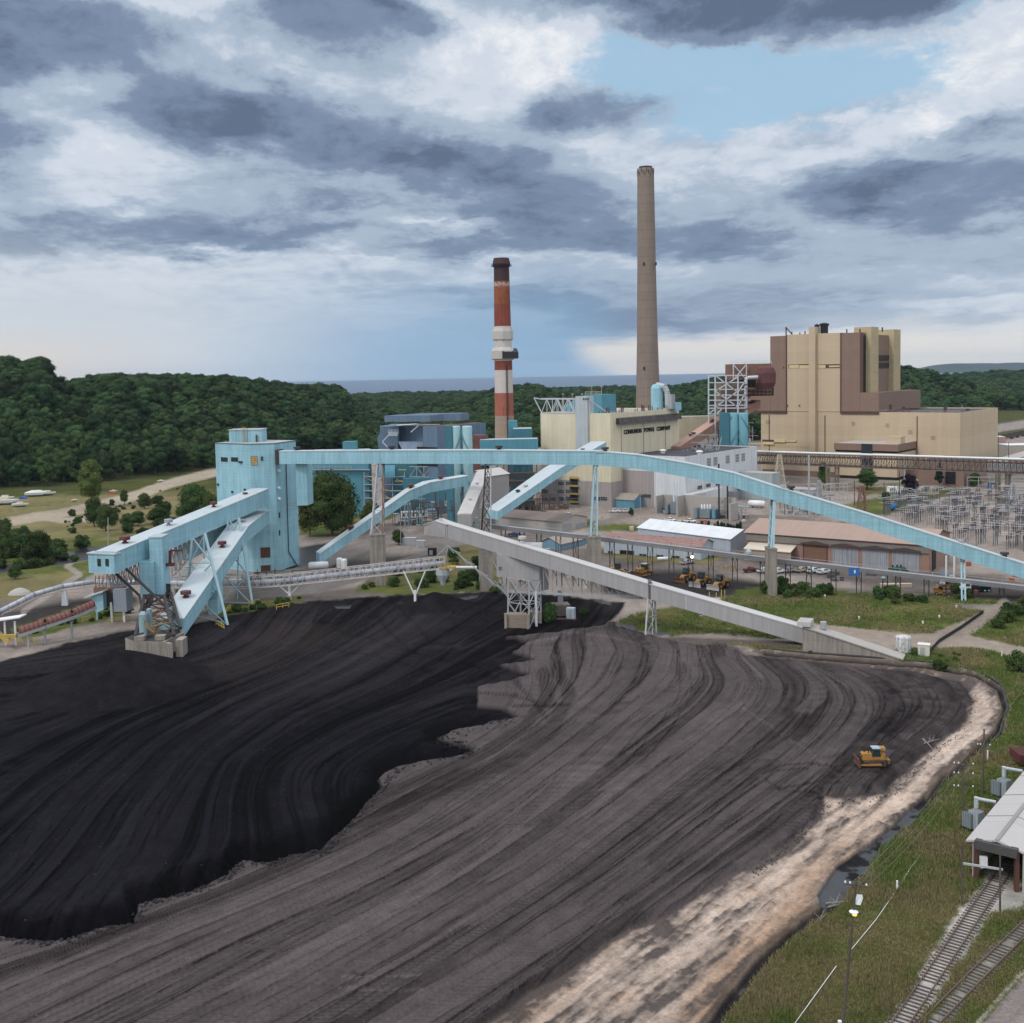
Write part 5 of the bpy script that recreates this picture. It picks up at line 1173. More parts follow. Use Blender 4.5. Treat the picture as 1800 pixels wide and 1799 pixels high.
# ================================================================ stacks
def stacks():
 Y = 700.0; t = empty('striped_chimney',(V3(887,786,Y).x,Y,0),'tall chimney banded rusty red and white with two projecting sampling collars','chimney')
 cx = V3(884,600,Y).x; sp = F / Y
 def zz(py): return V3(884,py,Y).z
 def rad(py): return np.interp(py,[455,786,900],[13.2,17.3,18.6]) / 1900 * Y
 cb = [(455,465,'dark'),(465,495,'dark'),(495,535,'rw'),(535,574,'red'),(574,635,'white'),(635,651,'red'),(651,691,'white2'),(691,731,'red2'),(731,900,'tan')]
 m_ = {'dark': mat('soot_rust',(.055,.028,.03),var=.2),'rw': mat('flaking_red',(.28,.085,.04),var=.3,rust=.2,streak=.3),'red': mat('faded_red',(.24,.06,.038),var=.2,streak=.35,rust=.12),'white': mat('flaking_white',(.52,.47,.44),var=.12,rust=.22,vscale=.6),'white2': mat('flaking_white',(.52,.47,.44)),'red2': mat('light_red',(.36,.12,.08),var=.15,streak=.35),'tan': mat('tan_concrete',(.31,.235,.185),seam=(0,2.2),sdark=.9,var=.1)}
 for a,b_,k in cb:
  MB().lathe((cx,Y,0),[(rad(b_),zz(b_) if b_ < 890 else 0),(rad(a),zz(a) - (0 if a == 455 else .0))],40,caps=(a == 455)).build('band',m_[k],t,True)
 MB().lathe((cx,Y,0),[(rad(495) * .75,zz(520)),(rad(495) + .01,zz(520) + .01),(rad(495) + .06,zz(497)),(rad(495) * .9,zz(497) + .02)],32).build('paint_patch',mat('flaking_white2',(.50,.40,.34),rust=.42,vscale=.8),t)
 MB().lathe((cx,Y,0),[(rad(465) + .6,zz(467)),(rad(465) + .9,zz(465)),(rad(460) + .3,zz(457)),(rad(460),zz(455) + .3)],32).build('rim',m_['dark'],t)
 b = MB(); r = rad(467) + 1.6; railing(b,[(cx + r * math.cos(a),Y + r * math.sin(a),zz(468)) for a in [k * math.pi / 8 for k in range(17)]],1.2,2); b.lathe((cx,Y,zz(468.5)),[(rad(467),0),(r,0),(r,.25),(rad(467),.26)],24); b.build('walkway',DSTEEL,t)
 for py0,py1,mm,ex in ((583,597,mat('pale_clad',(.46,.44,.41)),1.2),(617,631,mat('pale_clad',(.46,.44,.41)),2.3)):
  b = MB(); r = rad(600) + ex; b.lathe((cx,Y,0),[(rad(600) * .9,zz(py1 + 4)),(r,zz(py1)),(r,zz(py0)),(rad(600) + .2,zz(py0 - 7))],8); b.build('collar',mm,t)
 b = MB(); r = rad(600) + 3.3; b.hexa([Vector((cx - .5,Y - r - .3,zz(631))),Vector((cx + r + 1,Y - r * .55,zz(631))),Vector((cx + r + .5,Y + 2,zz(631))),Vector((cx - .5,Y,zz(631))),Vector((cx - .5,Y - r - .3,zz(620))),Vector((cx + r + 1,Y - r * .55,zz(620))),Vector((cx + r,Y + 2,zz(613))),Vector((cx - .5,Y - r * .6,zz(612)))]); b.build('black_cabin',mat('blackened_clad',(.035,.03,.035)),t)
 b = MB()
 for k in range(60): z0 = zz(786) * .2 + k * (zz(640) - zz(786) * .2) / 60; b.box((cx + 2.2,Y - np.interp(z0,[0,zz(640)],[rad(890),rad(640)]) - .05,z0),1.1,.5,.8)
 b.build('caged_ladder',DSTEEL,t)
 # tall brown chimney
 Y = 880.0; t = empty('brown_chimney',(V3(1140,720,Y).x,Y,0),'tallest chimney, plain slender brown concrete with a dark flared mouth','chimney')
 def r2(py): return np.interp(py,[293,460,600,720,860],[14.3,16.0,18.2,21.5,25]) / 1900 * Y
 cx = V3(1138,600,Y).x; P = [(r2(py),V3(1138,py,Y).z) for py in (900,800,720,660,600,530,460,380,300,297)]; P[0] = (P[0][0],-1)
 MB().lathe((cx,Y,0),P,48).build('shaft',mat('brown_concrete_shaft',(.24,.19,.155),seam=(0,7.0),sdark=.88,var=.06,streak=.15,sw=.4),t,True)
 MB().lathe((cx,Y,V3(1138,297,Y).z + .01),[(r2(297) * .8,0),(r2(297) * .8,1.6),(r2(297) * .7,1.7)],32).build('liner',DSTEEL,t)
 b = MB()
 for k in range(28): a = 2 * math.pi * k / 28; b.box((cx + r2(300) * math.cos(a),Y + r2(300) * math.sin(a),V3(1138,304,Y).z - 1.5 * (k % 3)),.5,.5,3)
 b.build('lightning_rod',DSTEEL,t)
 for px,py in ((1130,466),(1151,466),(1130,648)): MB().box((V3(px,py,Y).x,Y - r2(py) * .92,V3(px,py,Y).z - 1),1.4,1.2,2.4).build('warning_lamp',DSTEEL,t)
stacks()
# ================================================================ cream boiler house with the lettering, service building, brown boiler house
def text_on(parent,s,p0,p1,size,m,n):
 cu = bpy.data.curves.new('lettering','FONT'); cu.body = s; cu.size = size; cu.extrude = .25; cu.offset = .07; cu.align_x = 'CENTER'; cu.space_character = 1.12; cu.space_word = 1.35
 o = bpy.data.objects.new('lettering',cu); col.objects.link(o); bpy.context.view_layer.update()
 me = bpy.data.meshes.new_from_object(o); bpy.data.objects.remove(o); o = bpy.data.objects.new('lettering',me); col.objects.link(o); me.materials.clear(); me.materials.append(m)
 wdt = max(v.co.x for v in me.vertices) - min(v.co.x for v in me.vertices)
 d = (Vector(p1) - Vector(p0)); k = d.length / wdt; d.normalize(); c = (Vector(p0) + Vector(p1)) / 2
 nn_ = Vector(n).normalized(); up = nn_.cross(d)
 M_ = Matrix(((d.x * k,up.x,nn_.x,c.x),(d.y * k,up.y,nn_.y,c.y),(d.z * k,up.z,nn_.z,c.z),(0,0,0,1)))
 me.transform(M_); 
 if parent: me.transform(Matrix.Translation(-org(parent))); o.parent = parent
 return o
def on(p0,n,px,py):
 n = Vector(n); d = ray(px,py); k = (Vector((p0[0],p0[1],H)) - CAM).dot(n) / d.dot(n); return CAM + d * k
def consumers():
 c = Vector((50.8,555,0)); zt = Zat(c,731); Lu = ext(c,-E1,950,zt); Lv = ext(c,E2,1193.5,zt)
 t = empty('cream_boiler_house',c,'cream boiler house with dark company lettering on its side and a silver front shaft','building')
 flatbox(t,'wall',c,-E1,E2,Lu,Lv,13.0,zt,CREAM,1.2,mat('pale_felt',(.40,.36,.33)))
 b = MB(); b.slab(c + E1 * .25 - E2 * .25,-E1 * (Lu + .4),E2 * (Lv + .3),-1,13.0 - .004); b.build('base_storeys',BEIGE,t)
 for px in (958,972,986,1000,1014,1050,1062):
  for py in (850,864,877):
   if px in (1014,) : continue
   p = on(c - E2 * .26,-E2,px,py); 
   if py > 870 or px % 3: win(t,p,-E2,4.0,2.0,(4,2),GSTEEL)
 b = MB()
 for py in (842,856,870,884): p = on(c - E2 * 1.2,-E2,1009,py); b.box(p,5.5,1.0,.9,A1)
 b.build('balcony',YEL,t); p = on(c - E2 * .3,-E2,1009,862); win(t,p,-E2,5.0,14,(4,8),DSTEEL,name='stair_glazing')
 # silver shaft
 q0 = on(c - E2 * 1.5,-E2,1032.5,740); q1 = on(c - E2 * 1.5,-E2,1012,740); z1 = Zat(q0,697)
 b = MB(); b.slab((q0.x,q0.y,0),(q1.x - q0.x,q1.y - q0.y,0),E2 * 6.0,Zat(q0,800),z1); b.build('shaft',SILV,t)
 b = MB()
 for px in (1026,1030,1034): b.box(on(c - E2 * 1.55,-E2,px,703),.8,.6,.8)
 b.build('shaft_lamp',DSTEEL,t)
 # dark sign hood and letters
 nE = E1
 h0 = on(c + E1 * .1,nE,1083,739); h1 = on(c + E1 * .1,nE,1191.5,729.5); d = (h1 - h0); d.z = 0; d.normalize()
 z0 = (Zat(h0,745) + Zat(h1,738)) / 2; za = (Zat(h0,737) + Zat(h1,727)) / 2
 b = MB(); A = Vector((h0.x,h0.y,0)); B = Vector((h1.x,h1.y,0)); b.hexa([A + UP * z0,A + nE * 2.8 + UP * z0,B + nE * 2.8 + UP * z0,B + UP * z0,A + UP * (za + .3),A + nE * 1.6 + UP * za,B + nE * 1.6 + UP * za,B + UP * (za + .3)])
 b.build('sign_hood',mat('dark_hood',(.085,.075,.075),var=.3,streak=.5),t)
 p0 = on(c + E1 * .12,nE,1096.5,761.5); p1 = on(c + E1 * .12,nE,1178,751.5); zz = (p0.z + p1.z) / 2; p0.z = p1.z = zz - .9
 text_on(t,'CONSUMERS  POWER  COMPANY',p0,p1,3.1,mat('letter_black',(.02,.02,.022)),nE)
 # roof: truss canopy at left, blue penthouse, posts
 b = MB(); a0 = on(c,-E2,952,729); a1 = on(c,-E2,1011,729); z_ = zt + 1.25
 A = Vector((a0.x,a0.y,z_)); B = Vector((a1.x,a1.y,z_))
 for off in (0,9): truss(b,A + E2 * off - UP * 0,B + E2 * off,7.2,6,.45)
 b.beam(A + UP * 7.2,A - E1 * 5 + UP * 8,.4); b.beam(A + UP * 7.6,B + UP * 7.6,.6,.5); b.beam(A,A - E1 * 5 + UP * 8,.35)
 q = on(c + E2 * 10,-E2,1068,716); b.beam(B + E1 * 9 + UP * 7,Vector((q.x,q.y,zt + 1)),.4); b.beam(B + E1 * 9 + UP * 7,B + E1 * 9,.4); b.beam(B + UP * 7,B + E1 * 9 + UP * 7,.5); b.build('roof_truss',SSTEEL,t)
 y_ = c + E2 * 26; q0 = on(y_,-E2,1058,720); zt2 = Zat(q0,694); q1 = on(y_,-E2,990,720); L_ = (Vector((q0.x,q0.y)) - Vector((q1.x,q1.y))).length
 b = MB(); A = Vector((q0.x,q0.y,0)); n_ = A - E1 * L_; w_ = E2 * 14
 b.loft([[A + UP * zt,A + UP * zt2,A - E1 * (L_ * .42) + UP * zt2,n_ + UP * (zt + 4),n_ + UP * zt],[p + w_ for p in (A + UP * zt,A + UP * zt2,A - E1 * (L_ * .42) + UP * zt2,n_ + UP * (zt + 4),n_ + UP * zt)]]); b.build('penthouse',TEALM,t)
 b = MB(); railing(b,[A + UP * zt2,A - E1 * (L_ * .42) + UP * zt2],1.6,3,.2)
 for k in range(5): p = A - E1 * (L_ * k * .25) + UP * (zt2 if k < 2 else zt + 6); b.beam(p,p + UP * 4.2,.16); b.box(p + UP * 4.2,.9,.9,.5)
 b.build('roof_lamp',mat('cream_rail',(.5,.42,.28)),t)
 b = MB(); rr = random.Random(3)
 for k in range(30): p = c - E1 * rr.uniform(2,14) + E2 * rr.uniform(3,60); p.z = zt + .1; b.beam(p,p + UP * rr.uniform(1.5,4),.45)
 b.build('vent_pipe',RUST,t)
 # blue dust collector on the far roof corner
 f = on(c + E2 * (Lv - 12),-E2,1155,720); dc = empty('dust_collector',(f.x,f.y,zt + .2),'pale blue cylindrical dust collector with bent duct on the roof corner by the tall chimney','dust collector')
 zq = Zat(f,677); MB().lathe((f.x,f.y,zt + .2),[(3.4,0),(3.4,zq - zt - 2),(2.4,zq - zt),(.3,zq - zt + .4)],18).build('drum',TEAL,dc)
 b = MB(); g = f + E1 * 5; pts = [Vector((f.x,f.y,zq)),Vector((g.x,g.y,zq - 1)),Vector((g.x + 1.4,g.y,zq - 4)),Vector((g.x + 1.6,g.y,zt + 3))]
 for a_,b_ in zip(pts,pts[1:]): b.tube(a_,b_,1.5,10)
 b.build('duct',mat('pale_silo',(.45,.5,.52)),dc); b = MB(); b.box(Vector((g.x + 3,g.y,zt + 1.3)),4,4,8,A1); b.build('stair_frame',GSTEEL,dc)
 f = on(c + E2 * (Lv - 6),-E2,1184,718); f.z = zt + .2; b = MB(); b.box(f,6.5,6,4.5,A1); tag(b.build('roof_tank',TEAL),'small pale blue box tank at the right end of the cream roof','tank')
 return c,zt
CB,CBZ = consumers()
def service():
 c = G(1205,896); c.z = 0; zt = Zat(c,805); Lu = ext(c,-E1,1030); Lv = ext(c,E2,1331)
 t = empty('service_building',c,'long white grey service building with dark flat roof, right of the cream house','building')
 flatbox(t,'wall',c,-E1,E2,Lu,Lv,-1,zt,WSID,.5,ROOFD)
 l1 = ext(c,-E1,1150); b = MB(); b.slab(c - E1 * l1 - E2 * .25,-E1 * (Lu - l1 - .3),E2 * .24,0,Zat(c - E1 * l1,829)); b.build('brown_panelling',BEIGE,t)
 for px in (1063,1084,1109,1135): win(t,on(c - E2 * .3,-E2,px,872),-E2,6.2 if px > 1070 else 4,1.9,(6,1),GSTEEL)
 for px,wy in ((1246,813),(1257.5,811),(1279,808),(1296,805.5),(1306.5,804)): win(t,on(c + E1 * .05,E1,px,wy),E1,4.0,4.3,(4,3),SSTEEL,glass=mat('grey_pane',(.14,.13,.13)))
 for px,wy in ((1230,857),(1245,853.5),(1262,851)): win(t,on(c + E1 * .05,E1,px,wy),E1,4.6,1.8,(4,1),GSTEEL)
 b = MB()
 for px in (1096,1150,1215): p = on(c + E2 * 10,-E2,px,800); b.lathe((p.x + 6,p.y + 10,zt + .1),[(1.2,0),(1.2,1),(1.9,1.2),(1.7,1.8),(.3,2.1)],12)
 b.build('roof_vent',WHITE,t)
 # low blue lean-to
 f = G(1115,894); Lu2 = ext(f,-E1,1050); hut('lean_to','low blue lean-to with a tan roof against the beige wall, pickups parked in front','shed',(f.x,f.y),-E1,E2,Lu2,9,4.3,2.6,mat('blue_siding',(.11,.27,.37),seam=(1.2,0)),mat('tan_roof',(.30,.26,.22),seam=(.8,0)),'v' if 0 else 'u')
 # two transformer bays
 for k,(px,py,l_) in enumerate(((1176,905,'left'),(1222,913,'right'))):
  f = G(px + (6 if k == 0 else 18),py); zt_ = Zat(f,874 + k * 2)
  w_ = empty('blast_wall',f,['concrete blast wall bay holding the upright transformer, left of the pair','wider concrete blast wall bay holding the transformer with three white insulators'][k],'wall','concrete transformer bays')
  b = MB(); wd = 16 if k == 0 else 27
  b.slab(f - E1 * (wd * .55) + E2 * 7,E1 * wd,E2 * .8,0,zt_); b.slab(f - E1 * (wd * .55),-E1 * .8,E2 * 7.8,0,zt_); 
  if k: b.slab(f + E1 * (wd * .45) ,E1 * .8,E2 * 7.8,0,zt_ * .8)
  b.build('wall',mat('pale_concrete',(.36,.335,.31)),w_)
  q = f + E1 * (1 if k == 0 else -1) + E2 * 2.5; tr = empty('transformer',(q.x,q.y,0),['grey green upright power transformer with a tall duct in the left bay','grey green power transformer with white insulators in the right bay'][k],'transformer','power transformers in the concrete bays')
  tm = mat('transformer_grey',(.20,.25,.27),var=.1,seam=(.5,0),sdark=.6)
  MB().box((q.x,q.y,.4),5.5,3.6,5.6 if k == 0 else 4.2,A1).build('tank',tm,tr)
  b = MB(); b.box((q.x - 4,q.y + 1,.4),1.6,4,4.6,A1); b.build('radiator',tm,tr); b = MB(); b.box((q.x + 4,q.y - 2,.4),1.6,4,4.2,A1); b.build('radiator',mat('blue_siding',(.11,.27,.37)),tr)
  if k == 0:
   b = MB()
   for s in (-1.3,0,1.3): b.tube((q.x + s,q.y,6.0),(q.x + s,q.y + 3,15),.45,8)
   b.build('duct',SSTEEL,tr)
  else:
   for s in (-2,-.7,.7,2): MB().lathe((q.x + s,q.y,4.61),[(.45,0),(.45,1.4),(.2,2.2)],8).build('insulator',WHITE,tr)
 b = MB(); p0 = on(c - E2 * 3,-E2,1206,871); p1 = on(c + E2 * 20,-E2,1264,858); b.beam(p0,p1,6,.5); t3 = empty('canopy',(p1.x,p1.y,0),'sloping pale roof strip over the transformer bays','canopy'); b.build('roof',GREYR,t3)
 for px in (1256,1262): p = on(c + E2 * 2,-E2,px,872); MB().beam((p.x,p.y,0),p + UP * 5,.6).build('post',SSTEEL,t3)
 for k,px in enumerate((1264,1279)):
  f = G(px,913); tag(MB().beam(f,f + UP * (26 if k == 0 else 20),.7).build('lighting_mast',DSTEEL),['tall dark mast at the edge of the wide transformer bay','dark mast right of the transformer bays, second of the two'][k],'mast')
 # pale low annex right
 f = G(1345,905); 
 for (cx_,by,lx,rx,ty,m1,m2,lab) in ((1358,880,1300,1372,833,mat('pale_green_clad',(.32,.37,.37),seam=(2,0)),GREYR,'pale flat roofed annex between the white building and the brown plant'),(1430,893,1382,1446,862,mat('grey_clad',(.27,.28,.30),seam=(.9,0),sdark=.6),mat('warm_grey_roof',(.44,.42,.41)),'low grey switch house with fluted doors behind the sloping bridge'),(1290,880,1262,1300,865,mat('grey_clad',(.27,.28,.30)),GREYR,'small dark plant room under the bridge left of the white tank')):
  f = G(cx_,by); a = empty('annex',f,lab,'annex'); flatbox(a,'wall',f,-E1,E2,ext(f,-E1,lx),ext(f,E2,rx),0,Zat(f,ty),m1,0,m2)
service()
def brown_house():
 c = G(1687,840); c.z = 0; zt = Zat(c,728); Lu = ext(c,-E1,1338); Lv = ext(c,E2,1753)
 t = empty('brown_boiler_house',c,'huge tan and brown boiler house towering at the right with a long tan turbine hall','building')
 flatbox(t,'turbine_hall',c,-E1,E2,Lu,Lv,-1,zt,TAN,.8,ROOFD)
 def front(px): return ext(c,-E1,px)
 o = E2 * -.0
 dtop = front(1519); pT = c - E1 * front(1478); zT = Zat(c - E1 * front(1430),587)
 z50 = Zat(c - E1 * front(1545),690.5)
 def strip(px0,px1,z0,z1,m,proud,name,dep=60):
  a,b_ = front(px0),front(px1); B = MB(); B.slab(c - E1 * b_ - E2 * proud,-E1 * (a - b_),E2 * (dep + proud),z0,z1); return B.build(name,m,t)
 eps = zt + .9
 strip(1383,1478,eps,zT,TAN,.30,'boiler_tower')
 strip(1355,1382.6,eps,zT - .6,BRN,.45,'brown_bay'); strip(1478.4,1511,eps,zT - .3,BRN,.45,'brown_bay',30)
 strip(1312,1354.6,eps,z50,BRN,.40,'brown_step',40); strip(1511.3,1545,eps,z50,BRN,.42,'brown_step',82)
 for px in (1383.2,1478.2): strip(px - .9,px + .9,eps,zT - .2,DBRN,.75,'dark_joint',1)
 strip(1325,1384,eps - 1.5,eps + .3,DBRN,.8,'dark_joint',1); strip(1477.4,1545,eps - 1.5,eps + .3,DBRN,.8,'dark_joint',1)
 strip(1425,1436,6,zT + 4.5,TAN,3.2,'pilaster',5)
 a,b_ = front(1425),front(1436)
 # side faces of the tower seen at the right
 q = c - E1 * front(1511); Ls = ext(q,E2,1574,zT)
 fr = [0,ext(q,E2,1517.5,zT),ext(q,E2,1522,zT),ext(q,E2,1535,zT),ext(q,E2,1562,zT),Ls]
 def sbox(v0,v1,z0,z1,m,proud,name,inn=30):
  B = MB(); B.slab(q + E2 * v0 + E1 * proud,-E1 * (inn + proud),E2 * (v1 - v0),z0,z1); return B.build(name,m,t)
 z5 = z50 + .02
 B = MB(); B.slab(q + E2 * 30.5 + E1 * .02,-E1 * 40,E2 * (Ls - 31),z5,zT - 1.4); B.build('tower_core',BRN,t)
 sbox(.2,fr[1],z5,zT - .35,mat('brown_side',(.15,.088,.066),seam=(3,6)),.06,'side_return')
 sbox(fr[1] + .1,fr[2],z5,zT - 2,BLACK,.05,'recess'); sbox(fr[2] + .05,fr[3],z5,zT + 3.4,mat('tan_column',(.44,.36,.22),seam=(3,6)),3.6,'column',8)
 sbox(fr[4] + .05,fr[5],z5,zT + 2.6,mat('tan_column',(.44,.36,.22)),3.6,'column',8)
 for i,(pa,pb) in enumerate(((625,634.5),(638,647))):
  m0 = q + E2 * ((fr[3] + fr[4]) / 2) + E1 * .3; za,zb = Zat(m0,pa),Zat(m0,pb); win(t,Vector((m0.x,m0.y,(za + zb) / 2)),E1,fr[4] - fr[3] - .6,za - zb,(8,1),DBRN,name='louvre',glass=mat('louvre_dark',(.04,.032,.03)))
 q2 = c - E1 * front(1545); L2 = ext(q2,E2,1609,z50); B = MB(); B.slab(q2 + E1 * .02 + E2 * .1,-E1 * 14,E2 * (L2 - .2),eps,z50 - .1); B.build('side_block',BRN,t)
 # slots with open panels
 def slot(px0,px1,py0,py1,proud,m,name='vent_panel'):
  p0 = on(c - E2 * proud,-E2,px0,(py0 + py1) / 2); p1 = on(c - E2 * proud,-E2,px1,(py0 + py1) / 2); z0,z1 = Zat(p0,py1),Zat(p0,py0); B = MB(); d = p1 - p0; d.z = 0
  B.slab((p0.x,p0.y,0),d,E2 * (proud - .05),z0,z1); B.build(name,m,t)
 LT = mat('light_tan_panel',(.58,.48,.27))
 for (x0,x1,y0,y1,pr,m_) in ((1386,1423,641,648,.36,DBRN),(1387,1404,642,647.5,.42,LT),(1405,1422.5,642.5,648,.42,LT),(1438,1476,641,648,.36,DBRN),(1438.5,1451,642,647.5,.42,LT),(1457,1475.5,643,646,.8,LT),(1340,1400,773,777,.1,DBRN),(1341,1360,777,781.5,1.0,LT),(1360.5,1380,773.5,777.5,1.0,LT),(1380.5,1399,774,777,.2,LT),(1341,1423,781.7,786,.06,mat('tan_column',(.44,.36,.22)))): slot(x0,x1,y0,y1,pr,m_)
 for x_,y_ in ((1404,712),(1422,709),(1383,712),(1376,645)): slot(x_,x_ + 1.6,y_,y_ + 2.5,1.0,DBRN,'wall_lamp')
 # roof gear
 for px,r_,h_,m_ in ((1442.5,3.2,6.6,BLACK),(1429.5,1.6,6.0,BLACK)):
  p = c - E1 * front(px) + E2 * 6; B = MB(); B.lathe((p.x,p.y,zT),[(r_ * .8,0),(r_ * .8,h_ * .75),(r_,h_ * .8),(r_,h_),(.2,h_ * 1.12)],14); B.build('roof_vent',m_,t)
 B = MB()
 for px,h_ in ((1379,5.5),(1389,2),(1412,2),(1403,1.3),(1485,2.2),(1508,2),(1547,2.5)): p = c - E1 * front(px) + E2 * 3; B.beam((p.x,p.y,zT - .5),(p.x,p.y,zT + h_),.7)
 p = c - E1 * front(1379) + E2 * 3; B.beam((p.x,p.y,zT + 5),(p.x + 5,p.y + 2,zT),.5); B.build('roof_mast',DSTEEL,t)
 B = MB()
 for px,h_ in ((1562,7),(1585,5),(1594,4),(1658,5),(1725,2)): p = c - E1 * (front(px) if px < 1680 else 4) + E2 * (3 if px < 1680 else 30); B.box((p.x,p.y,zt + .8),1.6,1.6,h_ * .7)
 B.build('hall_roof_vent',RUST,t)
 # entrance block in front
 f = G(1577,845); z1 = Zat(f,782); e = empty('entrance_block',f,'low tan entrance block with a dark glass slot before the big brown boiler house','building')
 Lu2 = ext(f,-E1,1468); Lv2 = min(ext(f,E2,1609),34)
 B = MB(); B.slab(f,-E1 * Lu2,E2 * Lv2,1.8,z1 - 5.5); B.build('wall',TAN,e)
 B = MB(); B.slab(f - E2 * .6 + E1 * .6,-E1 * (Lu2 + 1.2),E2 * (Lv2 + 1),z1 - 4.2,z1); B.build('fascia',BRN,e); B = MB(); B.slab(f + E2 * .3,-E1 * Lu2,E2 * Lv2,z1 - 5.4,z1 - 4.3); B.build('shadow_gap',BLACK,e)
 B = MB(); B.slab(f + E2 * .5 - E1 * .5,-E1 * (Lu2 - 1),E2 * (Lv2 - 1),z1 + .01,z1 + .1); B.build('roof',mat('pale_felt',(.4,.36,.33)),e)
 B = MB(); B.slab(f + E2 * .2,-E1 * Lu2,E2 * Lv2,-.5,1.79); B.build('dark_base',BLACK,e)
 g0,g1 = ext(f,-E1,1515),ext(f,-E1,1534); B = MB(); B.slab(f - E1 * g1 - E2 * .9,-E1 * (g0 - g1),E2 * 2,2,z1 + .06); B.build('glass_slot',GLASS,e)
 g0,g1 = ext(f,-E1,1551),ext(f,-E1,1577); p = f - E1 * g1 + E2 * 6; B = MB(); B.slab(p,-E1 * (g0 - g1),E2 * 8,z1 + .11,z1 + 4.5); B.build('roof_cabin',TAN,e)
 f2 = f - E1 * (Lu2 + .3); B = MB(); B.slab(f2 - E1 * 0,-E1 * ext(f2,-E1,1340),E2 * 12,3.5,Zat(f2,800)); B.build('low_wing',TAN,e); B = MB(); B.slab(f2 - E1 * 0 + E2 * .2,-E1 * ext(f2,-E1,1340),E2 * 11,-.5,3.49); B.build('wing_base',BRN,e)
 # brown wing right
 f = G(1694,858); w_ = empty('brown_wing',f,'low brown wing with a black doorway at the foot of the tan turbine hall','building'); z1 = Zat(f,814)
 flatbox(w_,'wall',f,-E1,E2,ext(f,-E1,1614),ext(f,E2,1735),-.5,z1,BRN,0,ROOFD)
 win(w_,on(f - E2 * .05,-E2,1671,838),-E2,6,9.5,(1,1),BRN,name='doorway',glass=BLACK)
 b2 = G(1655,845)
 f = G(1614,842); B = MB(); B.slab(f,-E1 * ext(f,-E1,1577),E2 * 5,0,Zat(f,824)); B.build('low_wall',BRN,w_)
 return c
BHC = brown_house()
# ================================================================ things behind the long bridge
def proj_box(name,label,cat,px0,px1,ytop,ybase,m,dep=12,pxs=None,roof=None,Y=None,group=None,part='wall',face=None,z0=0.0):
 """flat-roofed block: front from px0 to px1, height up to ytop; face 'e' = on the plant grid with its near corner at px1, right side to pxs"""
 f = G(px1,ybase) if Y is None else V3(px1,ybase,Y)
 f = Vector((f.x,f.y,0)); t = empty(name,(f.x,f.y,z0),label,cat,group)
 z1 = Zat(f,ytop); b = MB()
 if pxs: b.slab(f,-E1 * ext(f,-E1,px0),E2 * ext(f,E2,pxs),z0,z1)
 else: g = V3(px0,ybase,f.y); b.slab(f,(g.x - f.x,0,0),(0,dep,0),z0,z1)
 b.build(part,m,t)
 if roof:
  b = MB(); k = .3
  if pxs: b.slab(f - E1 * k + E2 * k,-E1 * (ext(f,-E1,px0) - 2 * k),E2 * (ext(f,E2,pxs) - 2 * k),z1 + .01,z1 + .12)
  else: b.slab(f - Vector((k,-k,0)),(g.x - f.x + 2 * k,0,0),(0,dep - 2 * k,0),z1 + .01,z1 + .12)
  b.build('roof',roof,t)
 return t,f,z1
